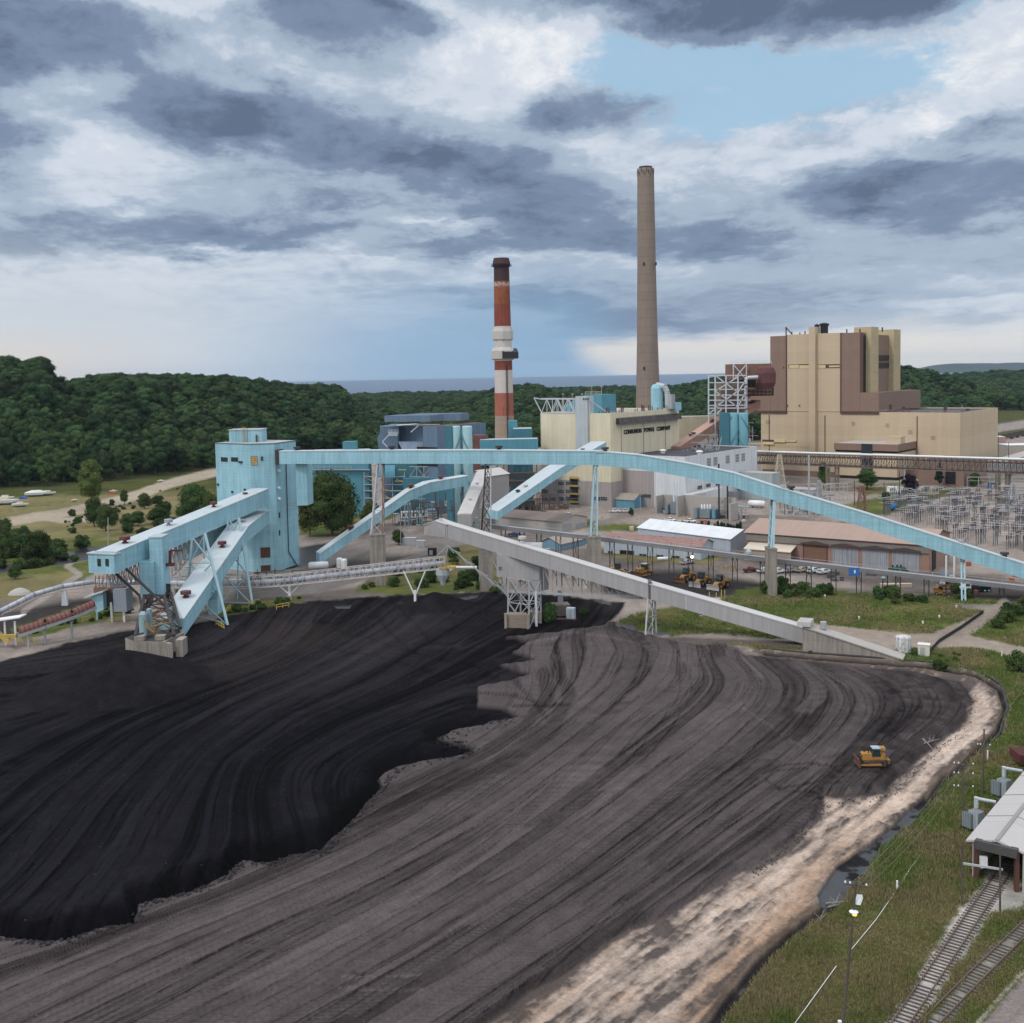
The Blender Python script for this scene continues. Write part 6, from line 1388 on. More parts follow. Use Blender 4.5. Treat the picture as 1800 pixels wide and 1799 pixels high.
def behind():
 # precipitator house
 t,f,z = proj_box('precipitator_house','slate blue precipitator house with angled hoppers and roof boxes, left of the striped chimney','building',672,748,750,900,SLATE,pxs=782)
 def P(px,py,Y): return V3(px,py,Y)
 Yf = f.y
 b = MB(); ring = [P(672,750,Yf + 2),P(663,772,Yf + 2),P(667,800,Yf + 2),P(700,800,Yf + 2),P(700,750,Yf + 2)]; b.loft([ring,[p + Vector((2,26,0)) for p in ring]]); b.build('hopper',SLATE,t)
 b = MB(); ring = [P(700,777,Yf - .5),P(711,800,Yf - 4),P(742,800,Yf - 4),P(744,777,Yf - .5)]; b.loft([ring,[p + Vector((0,5,0)) for p in ring]]); b.build('hopper',mat('slate_pale',(.19,.25,.33),seam=(2.5,0)),t)
 b = MB(); a = P(676,742,Yf - 1); c = P(756,742,Yf - 6); b.slab((c.x,c.y,0),(a.x - c.x,a.y - c.y,0),(6,12,0),a.z,P(676,731,Yf).z); b.build('roof_box',SLATE,t)
 b = MB(); a = P(718,741,Yf + 14); c = P(810,741,Yf + 10); b.slab((c.x,c.y,0),(a.x - c.x,a.y - c.y,0),(4,10,0),a.z,P(718,728.5,Yf + 14).z); b.build('roof_box',SLATE,t)
 b = MB(); b.beam(P(672,777,Yf - 2),P(683,765,Yf - 2),.5); b.beam(P(683,763,Yf - 2),P(699,763,Yf - 2),.5,2); railing(b,[P(683,763,Yf - 3),P(700,763,Yf - 3)],2,1.5,.2); b.beam(P(672,777,Yf - 2),P(681,786,Yf - 2),.5)
 b.beam(P(722,760,Yf - 3),P(736,748,Yf - 3),.5); b.build('stair',SSTEEL,t)
 b = MB(); b.slab(f + Vector((-1,2,0)),-E1 * 18,E2 * 14,z + .1,z + .5); b.build('roof',WHITE,t)
 t,f,z = proj_box('duct_house','slate duct house with a rusty brown roof beside the left spiral-banded vessels','building',747,772,750,905,SLATE,pxs=857,roof=mat('rusty_roof',(.16,.085,.07),var=.3,rust=.3)); 
 b = MB(); b.slab(f - E2 * .3,-E1 * 14,E2 * .3,z - 20,z - 10.5); b.build('dark_bay',BLACK,t)
 proj_box('rust_shed','rust red plant room between the spiral-banded vessels and the striped chimney','plant room',832,850,766,900,mat('rust_cladding',(.15,.07,.055),var=.3,rust=.3),pxs=861,roof=RSTEEL)
 proj_box('deep_teal_block','deep teal block just right of the striped chimney with a flat pale roof','plant room',904,938,754,892,TEALD,dep=14,roof=TEALR); proj_box('deep_teal_block','narrow taller teal block hard against the right side of the striped chimney','plant room',896,912,740,888,TEALM,dep=8)
 t,f,z = proj_box('deep_teal_block','low teal block in front of the striped chimney foot, above the bridge','plant room',846,948,772,900,TEALM,dep=10,roof=TEALR,z0=24)
 b = MB(); rq = random.Random(9)
 for i in range(9): q = f - Vector((1 + i * 3.3,-1,0)); b.beam(q,q + UP * 24,.5); b.beam(q,q + Vector((-3.3,0,9)),.3); b.beam(q + UP * 12,q + Vector((-3.3,0,21)),.3)
 for h_ in (6,11,16,20): b.beam(f + UP * h_,f + Vector((-28,0,h_)),.8,.5); b.beam(f + Vector((-2,3,h_ - 2)),f + Vector((-24,3,h_ - 2)),2.5,2.5)
 b.build('support_steel',mat('dark_grey_steel',(.10,.10,.10),var=.5,vscale=1.5,rust=.3),t)  # dark grey, rust-flecked steel, reused for the yard clutter
 proj_box('deep_teal_block','small teal cabin standing on the teal duct behind the bridge left end','plant room',606,630,777,905,TEALM,dep=6,roof=TEALM)
 t,f,z = proj_box('deep_teal_duct','long deep teal duct block behind the big round tree','plant room',548,650,792,905,TEALM,dep=12,roof=TEALR)
 b = MB(); railing(b,[V3(550,826,f.y - 1.5),V3(618,826,f.y - 1.5)],1.8,2.5,.2); b.beam(V3(550,826,f.y - 1),V3(650,826,f.y - 1),1.6,.4); b.build('walkway',GSTEEL,t)
 t,f,z = proj_box('deep_teal_block','deep teal machine block with open steel floors behind the curved gallery','plant room',690,795,815,900,TEALD,dep=10)
 proj_box('deep_teal_block','deep teal slab with a slanted top left of the crusher house','plant room',710,800,840,912,TEALD,dep=5,z0=9)
 b = MB(); rq = random.Random(10)
 for k in range(46): q = V3(rq.uniform(712,830),rq.uniform(880,918),433 - rq.uniform(0,12)); b.beam(q,q + (Vector((rq.uniform(-6,6),0,rq.uniform(-.5,.5))) if k % 2 else UP * rq.uniform(2,6)),rq.uniform(.2,.7))
 tag(b.build('pipework',mat('dark_grey_steel',(.10,.10,.10))),'tangle of dark pipework below the deep teal slab, under the curved gallery','pipework')
 b = MB(); n = 0
 for py in (838,852,863,876,888): b.beam(V3(640,py,f.y - 6),V3(712,py,f.y - 6),1.2,.4)
 for px in (640,662,690,711): b.beam(V3(px,905,f.y - 6),V3(px,830,f.y - 6),.4)
 for px,py in ((640,838),(662,863),(690,838),(640,876)): b.beam(V3(px,py,f.y - 6),V3(px + 22,py + 13,f.y - 6),.3)
 truss(b,V3(720,838,f.y - 6),V3(795,838,f.y - 6),5,6,.4); s_ = empty('open_steelwork',(f.x - 25,f.y - 6,0),'open grey steel floors beside the half-round teal tank','steel frame'); b.build('frame',GSTEEL,s_)
 b = MB(); [b.beam(V3(x,y,f.y - 7),V3(x + 14,y,f.y - 7),.5) for x,y in ((668,862),(694,846),(680,876),(700,826))]; b.build('rail',YEL,s_)
 p = V3(663,833,f.y - 9); q = V3(694,833,f.y - 9); b = MB(); n_ = 12; rr = []
 for x_ in (p,q): rr.append([x_ + Vector((0,4 * math.cos(a) + 4,6 * math.sin(a) - 2)) for a in [math.pi * k / n_ for k in range(n_ + 1)]])
 b.loft(rr); tag(b.build('round_tank',TEALM),'half-round teal tank under the long bridge above the curved gallery','tank')
 # spiral-banded vessels, two pairs
 for k,(pxs,py0,py1,colx,Y,lab) in enumerate((((801,821),749,800,(783,795),470,'left'),((1289,1306),726,800,(1266,1281),622,'right'))):
  c0,c1 = V3(colx[0],py0,Y),V3(colx[1],py0,Y); b = MB(); b.slab((c0.x,Y - 2,0),(c1.x - c0.x,0,0),(0,5,0),0,c0.z); t = empty('square_column',(c0.x,Y,0),['deep teal square column left of the pale spiral-banded vessels, rising through the bridge','deep blue square column left of the pair of blue spiral vessels'][k],'column'); b.build('shaft',TEALD,t)
  for j,px in enumerate(pxs):
   p = V3(px,py0,Y); r = (8.2 if j == 0 else 9.0) / 1900 * Y * .98
   v = empty('spiral_vessel',(p.x,Y,0),[['first pale teal spiral-banded vessel, next to the deep teal column','second pale teal spiral-banded vessel, nearer the striped chimney'],['blue spiral-banded vessel next to the blue square column, before the brown plant','right-hand blue spiral-banded vessel, nearest the brown plant']][k][j],'vessel','spiral-banded vessels')
   cm = [mat('pale_teal_vessel',(.32,.50,.53),var=.12,rust=.12),mat('blue_vessel',(.16,.36,.43),var=.1)][k]
   MB().lathe((p.x,Y,0),[(r,0),(r,p.z - .6),(r * .9,p.z)],24).build('shell',cm,v,True)
   b = MB()
   for h_ in range(2):
    pts = [Vector((p.x + (r + .25) * math.cos(a),Y + (r + .25) * math.sin(a),p.z - 2 - i * .75)) for i,a in enumerate([h_ * math.pi + k + i_ * .16 * (1 if j else -1) for i_ in range(48)])]
    for a_,b_ in zip(pts,pts[1:]):
     if b_.z > 1: b.beam(a_,b_,.45)
   b.build('strake',mat('dim_vessel_band',(.10,.22,.26)),v)
 # brown gallery to the big house
 side_gallery('inclined_gallery','brown inclined gallery running behind the blue vessels up to the brown boiler house',[(1195,802,600),(1262,756,645),(1337,718,705)],6,5.0,m=mat('brown_gallery',(.33,.19,.145),seam=(3,0)),mr=mat('brown_gallery_roof',(.40,.25,.20)),vents=((1222,1.4,.9,RUST),(1226,1.4,.9,RUST),(1258,1.4,.9,RUST),(1262,1.4,.9,RUST),(1293,1.4,.9,RUST),(1297,1.4,.9,RUST),(1326,1.6,.9,RUST),(1331,1.6,.9,RUST)))
 b = MB(); rr = random.Random(5)
 for k in range(26): x = rr.uniform(1200,1262); b.beam(V3(x,800,585),V3(x + rr.uniform(-10,10),800 - (x - 1190) * .45,585),.4)
 for y in (765,778,790): b.beam(V3(1215,y,586),V3(1262,y,586),.4)
 t = empty('gallery_trestle',V3(1230,800,586),'tangled steel supports below the brown gallery','trestle'); b.build('lattice',GSTEEL,t)
 proj_box('tan_annex','long low cream annex behind the brown gallery at the right of the cream house','building',1194,1262,732,846,mat('dull_cream',(.42,.37,.27),seam=(3,0)),dep=12,roof=mat('pale_felt',(.4,.36,.33)))
 # silver lattice tower with the brown ducts
 Y = 640; t = empty('cross_braced_scaffold',V3(1275,740,Y),'silver cross-braced open steel frame at the left shoulder of the brown boiler house','steel frame')
 b = MB(); X = (1245.5,1257,1276,1297,1311); YS = (660.5,673,685,695,704,713,718,728)
 for dy in (0,22):
  for px in X[:4]: b.beam(V3(px,800,Y + dy),V3(px,660,Y + dy),.75)
  for py in YS: b.beam(V3(1245,py,Y + dy),V3(1311 if py < 720 else 1300,py - (.4),Y + dy),.6)
  for (x0,y0,x1,y1) in ((1257,660,1297,690),(1297,663,1257,688),(1257,688,1297,716),(1297,688,1257,716),(1245,728,1262,716),(1257,730,1270,718),(1297,690,1311,668),(1297,716,1310,690)): b.beam(V3(x0,y0,Y + dy),V3(x1,y1,Y + dy),.6)
 for px in X[:4]:
  for py in YS[::2]: b.beam(V3(px,py,Y),V3(px,py,Y + 22),.5)
 b.build('frame',SSTEEL,t)
 b = MB()
 for k in range(40): x0 = rr.uniform(1262,1312); y0 = rr.uniform(676,722); b.beam(V3(x0,y0,Y + rr.uniform(5,16)),V3(x0 + rr.uniform(4,14),y0,Y + rr.uniform(5,16)),1.4,.8)
 b.build('ductwork',mat('brown_duct',(.16,.11,.085),var=.3),t)
 for i,(x0,x1,y0,y1,yy,m_,lab) in enumerate(((1285,1356,640.5,668,668,mat('rust_brown_clad',(.19,.105,.075),var=.2,rust=.2),'rust brown clad box high on the left of the boiler house behind the silver frame'),(1300,1360,668,697,690,mat('near_black_duct',(.045,.035,.032),var=.4),'dark ductwork box under the rust brown clad box'),(1268,1314,672,735,668,mat('tan_brown_duct',(.17,.13,.09),var=.4,vscale=.6),'mottled brown duct block inside the silver frame'))):  # second box in a mottled near-black brown
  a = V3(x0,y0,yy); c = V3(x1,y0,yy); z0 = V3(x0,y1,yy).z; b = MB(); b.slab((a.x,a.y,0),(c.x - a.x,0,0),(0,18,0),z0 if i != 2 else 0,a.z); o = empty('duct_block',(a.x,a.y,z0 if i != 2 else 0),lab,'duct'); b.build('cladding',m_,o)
  if i == 0: b = MB(); railing(b,[a,c],2.0,4,.2); b.beam(V3(1289,668,yy - 2),V3(1312,641,yy - 2),.6); b.beam(V3(1312,668,yy - 2),V3(1312,640,yy - 2),.6); b.beam(V3(1289,641,yy - 2),V3(1312,668,yy - 2),.5); b.beam(V3(1289,668,yy - 2),V3(1289,641,yy - 2),.6); b.build('brace',SSTEEL,o)
  if i == 1:
   b = MB(); [b.beam(V3(1314,y,yy - 8),V3(1356,y,yy - 8),.8) for y in (682,686,692)]; [b.beam(V3(x,696,yy - 8),V3(x,676,yy - 8),.4) for x in range(1314,1357,7)]; b.build('rail',RSTEEL,o)
 p = V3(1346,682,655); MB().lathe(p,[(4.6,0),(6.0,3),(6.0,9),(4.8,12),(3,13)],18).build('x',RUST); o = bpy.data.objects[-1] if 0 else None
 b = MB(); pts = [V3(1311,735,650),V3(1311,668,650),V3(1314,664,650),V3(1332,663,650)]
 for a_,b_ in zip(pts,pts[1:]): b.tube(a_,b_,1.0,10)
 tag(b.build('silver_pipe',SSTEEL),'bent silver pipe rising beside the rusty vessel at the brown plant','pipe')
 for o in list(col.objects):
  if o.name == 'x': o.name = 'rusty_vessel'; tag(o,'rusty rounded vessel tucked against the brown tower','vessel')
behind()
# ================================================================ pipe bridge along the brown plant
def pipe_bridge():
 p,q = G(1322,872),G(1860,872); p = V3(1328,815,640); q = V3(1860,836,545)
 t = empty('pipe_bridge',(q.x,q.y,0),'long truss pipe bridge with a white pipe on top, crossing before the brown boiler house','pipe bridge')
 top = V3(1328,796,640); top2 = V3(1860,812,545); h0 = top.z - p.z; n = 56
 for off in (Vector((0,0,0)),E2 * 3.6):
  b = MB(); b.beam(p + off,q + off,.5); b.beam(top + off,top2 + off,.5)
  for i in range(n):
   a0,a1_ = p.lerp(q,i / n) + off,p.lerp(q,(i + 1) / n) + off; b0,b1 = top.lerp(top2,i / n) + off,top.lerp(top2,(i + 1) / n) + off
   b.beam(a0,b1,.22); b.beam(a1_,b1,.28)
  b.build('truss',DSTEEL if off.length > 1 else mat('brown_grey_steel',(.15,.13,.12),rust=.2,var=.2),t)
 b = MB(); b.beam(p + E2 * 1.8,q + E2 * 1.8,3.2,.2); b.build('deck',DSTEEL,t)
 b = MB(); b.tube(top + UP * .7 + E2,top2 + UP * .7 + E2,.55,8); b.tube(top + E2 * 2.6 + UP * .4,top2 + E2 * 2.6 + UP * .4,.35,6); b.build('white_pipe',WHITE,t)
 b = MB(); b.tube(top + E2 * 2 - UP * 1.4,top2 + E2 * 2 - UP * 1.4,.5,8); b.tube(p + E2 + UP * .9,q + E2 + UP * .9,.4,6); b.build('dark_pipe',RSTEEL,t)
 for k,(px,yb,wpx,lab) in enumerate(((1480,862,13,'lattice column pair of the pipe bridge near the leafy tree'),(1770,860,15,'thick lattice column pair of the pipe bridge at the far right'))):
  s = (px - 1328) / (1860 - 1328); c = p.lerp(q,s + .01 * k); x_ = empty('lattice_column',(c.x,c.y,0),lab,'column','columns of the pipe bridge')
  for dx in (-2.6,2.6):
   b = MB(); L_ = [Vector((c.x + dx + a,c.y + b_,0)) for a in (-.9,.9) for b_ in (-.9,.9)]
   for l in L_: b.beam(l,l + UP * (c.z),.35)
   for i in (0,1,2): 
    u_,v_ = ((0,2),(0,1),(2,3))[i]; xbrace(b,L_[u_],L_[u_] + UP * c.z,L_[v_],L_[v_] + UP * c.z,7,.24)
   b.build('shaft',mat('mottled_steel',(.20,.17,.12),var=.5,vscale=2),x_)
 for k,(px,y0,y1) in enumerate(((1422,910,800),(1590,860,815))):
  f = G(px,y0); tag(MB().beam(f,f + UP * (Zat(f,y1)),.7).build('lighting_mast',GSTEEL),['thick grey steel pole standing behind the sloping bridge','thin pole before the pipe bridge at the spruce'][k],'pole')
pipe_bridge()
# ================================================================ low pipe rack on many braced legs
def rack():
 S = [(862,925,357),(1040,945,350),(1180,962,345),(1320,980,340),(1500,1000,331),(1700,1022,322),(1900,1044,314)]
 pts = [V3(*s) for s in S]
 t = empty('pipe_rack',(pts[3].x,pts[3].y,0),'long grey pipe rack walkway on thin legs crossing the yard in front of the garage','pipe rack')
 b = MB(); r = MB(); pp = MB()
 for a,c in zip(pts,pts[1:]):
  b.beam(a,c,2.6,.35); pp.tube(a + UP * .55 + Vector((0,-.7,0)),c + UP * .55 + Vector((0,-.7,0)),.26,6); pp.tube(a + UP * .5 + Vector((0,.3,0)),c + UP * .5 + Vector((0,.3,0)),.2,6)
  b.beam(a + Vector((0,-1.2,-.5)),c + Vector((0,-1.2,-.5)),.2,.4)
  railing(r,[a + Vector((0,1.2,0)),c + Vector((0,1.2,0))],1.4,4.5,.1)
 b.build('deck',mat('rack_grey',(.20,.195,.20),var=.2),t); pp.build('pipe',GSTEEL,t); r.build('railing',GSTEEL,t)
 def at(px):
  for i in range(len(S) - 1):
   if S[i][0] <= px <= S[i + 1][0]: return pts[i].lerp(pts[i + 1],(px - S[i][0]) / (S[i + 1][0] - S[i][0]))
 for k,px in enumerate((885,918,948,982,1012,1076,1108,1143,1180,1214,1250,1292,1341,1386,1423,1466,1510,1557,1580,1630,1668,1716,1762,1810)):
  a = at(px - 4.3); c = at(px + 4.3); fr = MB(); zf = gz(a.x,a.y)
  l_ = empty('rack_leg_frame',(a.x,a.y,zf),'thin dark X-braced leg frame of the pipe rack','leg frame','leg frames of the pipe rack')
  for e in (a,c): MB().beam((e.x,e.y,zf - .2),(e.x,e.y,e.z - .25),.24).build('leg',DSTEEL,l_)
  xbrace(fr,Vector((a.x,a.y,a.z * .45)),a - UP * .3,Vector((c.x,c.y,a.z * .45)),c - UP * .3,1,.12); fr.build('bracing',DSTEEL,l_)
 q = at(1500) + Vector((-.2,-1.6,-2.0)); b = MB(); b.box(q,3.4,.25,2.6); o = b.build('blue_sign',mat('sign_blue',(.04,.13,.35))); tag(o,'blue sign board with a small white mark hanging under the pipe rack','sign'); o['_ox'] = o['_oy'] = o['_oz'] = 0
 MB().box(q + Vector((.1,-.16,.9)),.5,.04,1.0).build('white_mark',WHITE,o)
 p = at(1251) + Vector((-6,1,-2)); lp = empty('yard_lamp',p,'glowing orange yard lamp on the pipe rack above the loaders','lamp'); MB().lathe(p,[(.1,0),(.5,.2),(.5,.6),(.2,.8)],10).build('bulb',mat('lit_orange',(1,.6,.3),emit=((1,.62,.35),6)),lp)
 for k,(px,py) in enumerate(((1554,1022),(1316,970))): f = at(px) + Vector((0,0,-2.4 if k == 0 else .4)); tag(MB().lathe(f,[(.3,0),(.95,.6),(.95,1.5),(.3,2.1)],12).build('dish_drum',mat('pale_silo',(.45,.5,.52))),['round pale drum hung under the pipe rack by the timber beam','pale drum on the pipe rack left of the narrow pier'][k],'drum')
 # silver lattice tube conveyor at the left
 S = [(-60,1112,318),(0,1078,324),(60,1048,330),(110,1034,336),(165,1026,342),(300,1028,345),(420,1029,342),(500,1024,338),(600,1013,332),(700,1002,326),(782,993,320)]
 pts = [V3(px,py - 3,Y) for px,py,Y in S]; t = empty('tube_conveyor',(pts[5].x,pts[5].y,0),'long silver tube conveyor snaking from the left edge into a white lattice frame','conveyor')
 b = MB(); h = MB(); f = MB()
 for i,(a,c) in enumerate(zip(pts,pts[1:])):
  b.tube(a,c,.75,12); k = int((c - a).length / 2.5)
  for j in range(k): e = a.lerp(c,j / k); dd = (c - a).normalized() * .07; h.tube(e - dd,e + dd,.80,12)
  f.beam(a - UP * 1.3 - Vector((0,1,0)),c - UP * 1.3 - Vector((0,1,0)),.22); k2 = int((c - a).length / 3)
  for j in range(k2): e = a.lerp(c,j / k2) - Vector((0,1,0)); f.beam(e - UP * 1.3,e - UP * .2,.14)
 b.build('tube',mat('silver_tube',(.42,.44,.50),rough=.4,var=.12),t,True); h.build('clamp_ring',mat('dull_clamp',(.20,.18,.19)),t)
 for off in (0,2.6):
  for a,c in zip(pts[6:],pts[7:]): o_ = Vector((0,off - 1.3,-1.5)); truss(f,a + o_,c + o_,3.4,9,.2)
 f.build('lattice',mat('white_rust_lattice',(.48,.45,.44),rust=.18,vscale=.7),t)
 for k,(px,yb) in enumerate(((88,1078),(496,1068),(745,1035))):
  q = min(pts,key=lambda p: abs(proj(p)[0] - px)); f0 = G(px,yb); c = Vector((f0.x,q.y,0)); zt = [V3(px,1040,q.y).z,V3(px,1028,q.y).z,V3(px,1004,q.y).z][k]
  s_ = empty('conveyor_support',c,['white tapered post under the tube conveyor near the left edge','white Y-shaped post on a footing left of the white tank','white Y-shaped support under the lattice conveyor in the bushes'][k],'support'); b = MB()
  if k == 0: b.loft([[c + Vector(p) for p in ((-.9,-.6,0),(.9,-.6,0),(.9,.6,0),(-.9,.6,0))],[c + Vector(p) + UP * zt for p in ((-.6,-.5,0),(.6,-.5,0),(.6,.5,0),(-.6,.5,0))]])
  else:
   b.beam(c + UP * 1,c + UP * zt * (.95 if k == 1 else .5),.7)
   for s in (-1,1): b.beam(c + UP * (zt * .35),c + Vector((s * (3.6 if k == 1 else 3.2),0,zt)),.35)
  b.build('post',WHITE,s_)
  if k: MB().box(c - UP * .3,1.8,1.8,1.6).build('footing',CONC,s_)
 q = V3(778,1006,320); z0 = q.z; MB().lathe((q.x,q.y,z0 - 4),[(.5,0),(.9,1.2),(2.0,3.2),(2.0,5)],8).build('hopper',mat('pale_silo',(.45,.5,.52)),t); b = MB(); b.box((q.x + 1.5,q.y,z0 + 1.2),5,3,.5); railing(b,[(q.x,q.y - 1,z0 + 1.6),(q.x + 5,q.y - 1,z0 + 1.6)],1.3,1.2,.12); b.build('platform',YEL,t)
 b = MB(); b.tube(V3(787,1005,322),V3(797,998,324),.5,8); b.tube(V3(797,998,324),V3(838,998,324),.5,8); tag(b.build('white_pipe',WHITE),'white pipe running from the lattice conveyor head to the concrete pier','pipe')
rack()
# ================================================================ sheds, garage, tanks
def sheds():
 TS = mat('tan_grey_siding',(.42,.39,.36),seam=(.9,0),sdark=.8); TR = mat('brown_grey_roof',(.20,.16,.145),seam=(1,0),sdark=.9)
 f = G(987,935); h = Zat(f,918); hut('long_shed','tan shed with a brown metal roof and two grey roller doors, behind the pipe rack','shed',(f.x,f.y),-E1,E2,ext(f,-E1,865),ext(f,E2,1032),h,2.2,TS,TR,'u')
 t = col.objects['long_shed']; 
 for px in (996.5,1021): win(t,on(f + E1 * .05,E1,px,930.5 - (px - 987) * .05),E1,6.5,4.4,(1,5),GSTEEL,name='roller_door',glass=mat('roller_grey',(.30,.30,.33)))
 f = G(985,968); h = Zat(f,957); hut('blue_shed','small steel-blue gabled shed behind the pipe rack left of the tall pier','shed',(f.x,f.y),-E1,E2,ext(f,-E1,948),ext(f,E2,1042),h,2.2,mat('steel_blue_siding',(.17,.28,.37),seam=(1,0)),mat('tan_roof',(.30,.26,.22)),'v')
 f = G(1284,970); h = Zat(f,948); u = (G(1122,948) - f); L_ = u.length; u.normalize(); v = Vector((-u.y,u.x,0)) * -1
 if v.y < 0: v = -v
 hut('white_roof_hall','long pale blue hall with a bright white metal roof in the middle of the yard','hall',(f.x,f.y),u,v,L_,16,h,2.8,mat('pale_blue_corrugated',(.38,.43,.49),seam=(1.3,0),sdark=.6),mat('bright_roof',(.60,.62,.64),seam=(1.5,0)),'u')
 f = G(1232,985); h = Zat(f,962); a = G(1062,972); u = (a - f); L_ = u.length; u.normalize(); v = Vector((-u.y,u.x,0)) * (-1 if u.x < 0 else 1)
 if v.y < 0: v = -v
 hut('rusty_roof_shed','pale blue grey shed with a streaky rusty roof under the pipe rack beside the loaders','shed',(f.x,f.y),u,v,L_,13,h,2.0,mat('pale_blue_corrugated',(.38,.43,.49)),mat('streaky_rust_roof',(.28,.16,.14),rust=.35,vscale=.8,var=.3),'u')
 t = col.objects['rusty_roof_shed']; n = -v
 for px,w_,h_ in ((1102,6,3.2),(1130,3,1.4),(1160,3,1.4),(1188,3,1.4),(1213,3,1.4),(1073,2,2)): win(t,on(f + n * .05,n,px,974 + (px - 1073) * .06 - h_ * .3),n,w_,h_,(2,1),GSTEEL,glass=BLACK if px == 1102 else GLASS)
 # brown garage with four big doors
 f = G(1633,1007); h = Zat(f,964); a = G(1313,980); u = (a - f); L_ = u.length; u.normalize(); v = Vector((-u.y,u.x,0)) * (-1 if u.x < 0 else 1)
 if v.y < 0: v = -v
 GB = mat('brown_block_wall',(.30,.185,.145),seam=(0,1.2),sdark=.92,var=.06)
 h = Zat(f,958)
 t = hut('garage','large brown garage with a salmon metal roof and tall bay doors','garage',(f.x,f.y),u,v,L_,30,h,3.2,GB,mat('salmon_roof',(.335,.24,.195),seam=(1.2,0),sdark=.93,var=.05),'u',over=1.0); n = -v
 b = MB(); p0 = f + n * .12; b.slab((p0.x,p0.y,0),u * L_,n * .35,h - 3.0,h - .8); b.build('fascia',mat('grey_fascia',(.20,.185,.17),seam=(.8,0)),t)
 for k,(px,m_) in enumerate(((1433,mat('brown_door',(.20,.11,.075),seam=(0,.8))),(1486,None),(1539,None),(1592,None))):
  p = on(f + n * .05,n,px,983 + (px - 1433) * .12); zt = 6.6; win(t,Vector((p.x,p.y,zt / 2)),n,8.6,zt,(1,1) if m_ else (6,1),DBRN if m_ else GSTEEL,name='bay_door',glass=m_ or mat('ribbed_door',(.33,.34,.38),seam=(.6,0),sdark=.75,streak=.3))
  b = MB(); q = Vector((p.x,p.y,0)); b.loft([[q + u * s + UP * z_ for s,z_ in ((-5,zt + .1),(-5,zt + .6),(0,zt + 1.4),(5,zt + .6),(5,zt + .1))],[q + u * s + n * 1.0 + UP * z_ for s,z_ in ((-5,zt + .1),(-5,zt + .6),(0,zt + 1.4),(5,zt + .6),(5,zt + .1))]]); b.build('door_canopy',DBRN,t)
 for px,py in ((1384,992),(1310,985),(1330,987),(1345,989)): 
  if px < 1400 and px > 1312: win(t,on(f + n * .05,n,px,py),n,2.4,1.6,(1,1),DBRN)
 b = MB(); p0 = on(f,n,1400,985); p1 = on(f,n,1318,976); A,B_ = Vector((p0.x,p0.y,5.6)),Vector((p1.x,p1.y,5.6)); b.hexa([A,A + n * 6 - UP * 1.6,B_ + n * 6 - UP * 1.6,B_,A + UP * .3,A + n * 6 - UP * 1.3,B_ + n * 6 - UP * 1.3,B_ + UP * .3]); b.build('porch_roof',mat('cream_sheet',(.55,.48,.40)),t)
 b = MB(); b.slab((A + n * 5.4).xy.to_3d(),(B_ - A).xy.to_3d(),n * .2,0,3.8); b.build('porch_wall',mat('tan_block',(.33,.25,.19)),t)
 b = MB(); b.slab(f + n * 0 + v * 4 + (-u) * .05,-u * .15,v * 5,0,7); b.build('side_door',BLACK,t)
 # tanks and boxes
 def htank(px,py,Lm,r,rot,m,lab,leg=1.0,name='tank'):
  f = G(px,py); t = empty(name,f,lab,'tank'); d = Vector((math.cos(rot),math.sin(rot),0)); c = f + UP * (leg + r)
  b = MB(); e0 = c - d * Lm / 2; e1 = c + d * Lm / 2; b.tube(e0,e1,r,18); b.tube(e0 - d * r * .35,e0,r * .6,18,r,True); b.tube(e1,e1 + d * r * .35,r,18,r * .6,True); b.build('shell',m,t,True)
  b = MB(); [b.box((c + d * s * Lm * .3).xy.to_3d() - UP * .1,.6,r * 1.6,leg + r * .6,rot) for s in (-1,1)]; b.build('saddle',CONC,t)
 htank(560,1003,6.2,1.3,R(12),WHITE,'white horizontal tank lying just left of the twin white upright tanks',.6)
 htank(1330,893,7.5,1.6,R(-35),WHITE,'white horizontal gas tank by the yellow posts under the sloping bridge',.6)
 htank(1165,987,3.6,.55,0,WHITE,'small white gas tank on the grass strip in front of the rusty roof shed',.5)
 htank(1570,898,3.5,1.6,R(50),mat('royal_blue',(.03,.14,.33)),'royal blue tank at the left edge of the substation',.3)
 for k,(px,py) in enumerate(((597,997),(605,999))): f = G(px,py); tag(MB().lathe(f,[(1.15,0),(1.15,3.0),(.9,3.4),(.3,3.5)],16).build('upright_tank',WHITE),['left of the two white upright tanks beside the lying white tank','right of the two white upright tanks beside the lying white tank'][k],'tank','pair of white upright tanks')
 def crate(name,px,py,sx,sy,sz,rot,m,lab,cat='container',roof=None):
  f = G(px,py); f.z = gz(f.x,f.y); t = empty(name,f,lab,cat); MB().box(f,sx,sy,sz,rot).build('body',m,t)
  b = MB(); b.box(f + UP * (sz + .005),sx + .25,sy + .25,.15,rot); b.build('lid',roof or GREYR,t)
  b = MB(); d = Vector((math.sin(rot),-math.cos(rot),0)); s_ = Vector((math.cos(rot),math.sin(rot),0)); c = f + d * (sy / 2 + .03) + UP * .25
  b.hexa([c - s_ * sx * .3 + d * q + UP * z for z in (0,sz * .7) for q,s in ((0,0),)] * 0 or [c - s_ * sx * .3,c + s_ * sx * .1,c + s_ * sx * .1 + d * .06,c - s_ * sx * .3 + d * .06,c - s_ * sx * .3 + UP * sz * .7,c + s_ * sx * .1 + UP * sz * .7,c + s_ * sx * .1 + d * .06 + UP * sz * .7,c - s_ * sx * .3 + d * .06 + UP * sz * .7]); b.build('door',GSTEEL,t); return t
 GC = mat('pale_container',(.36,.39,.42),seam=(.6,0),sdark=.8)
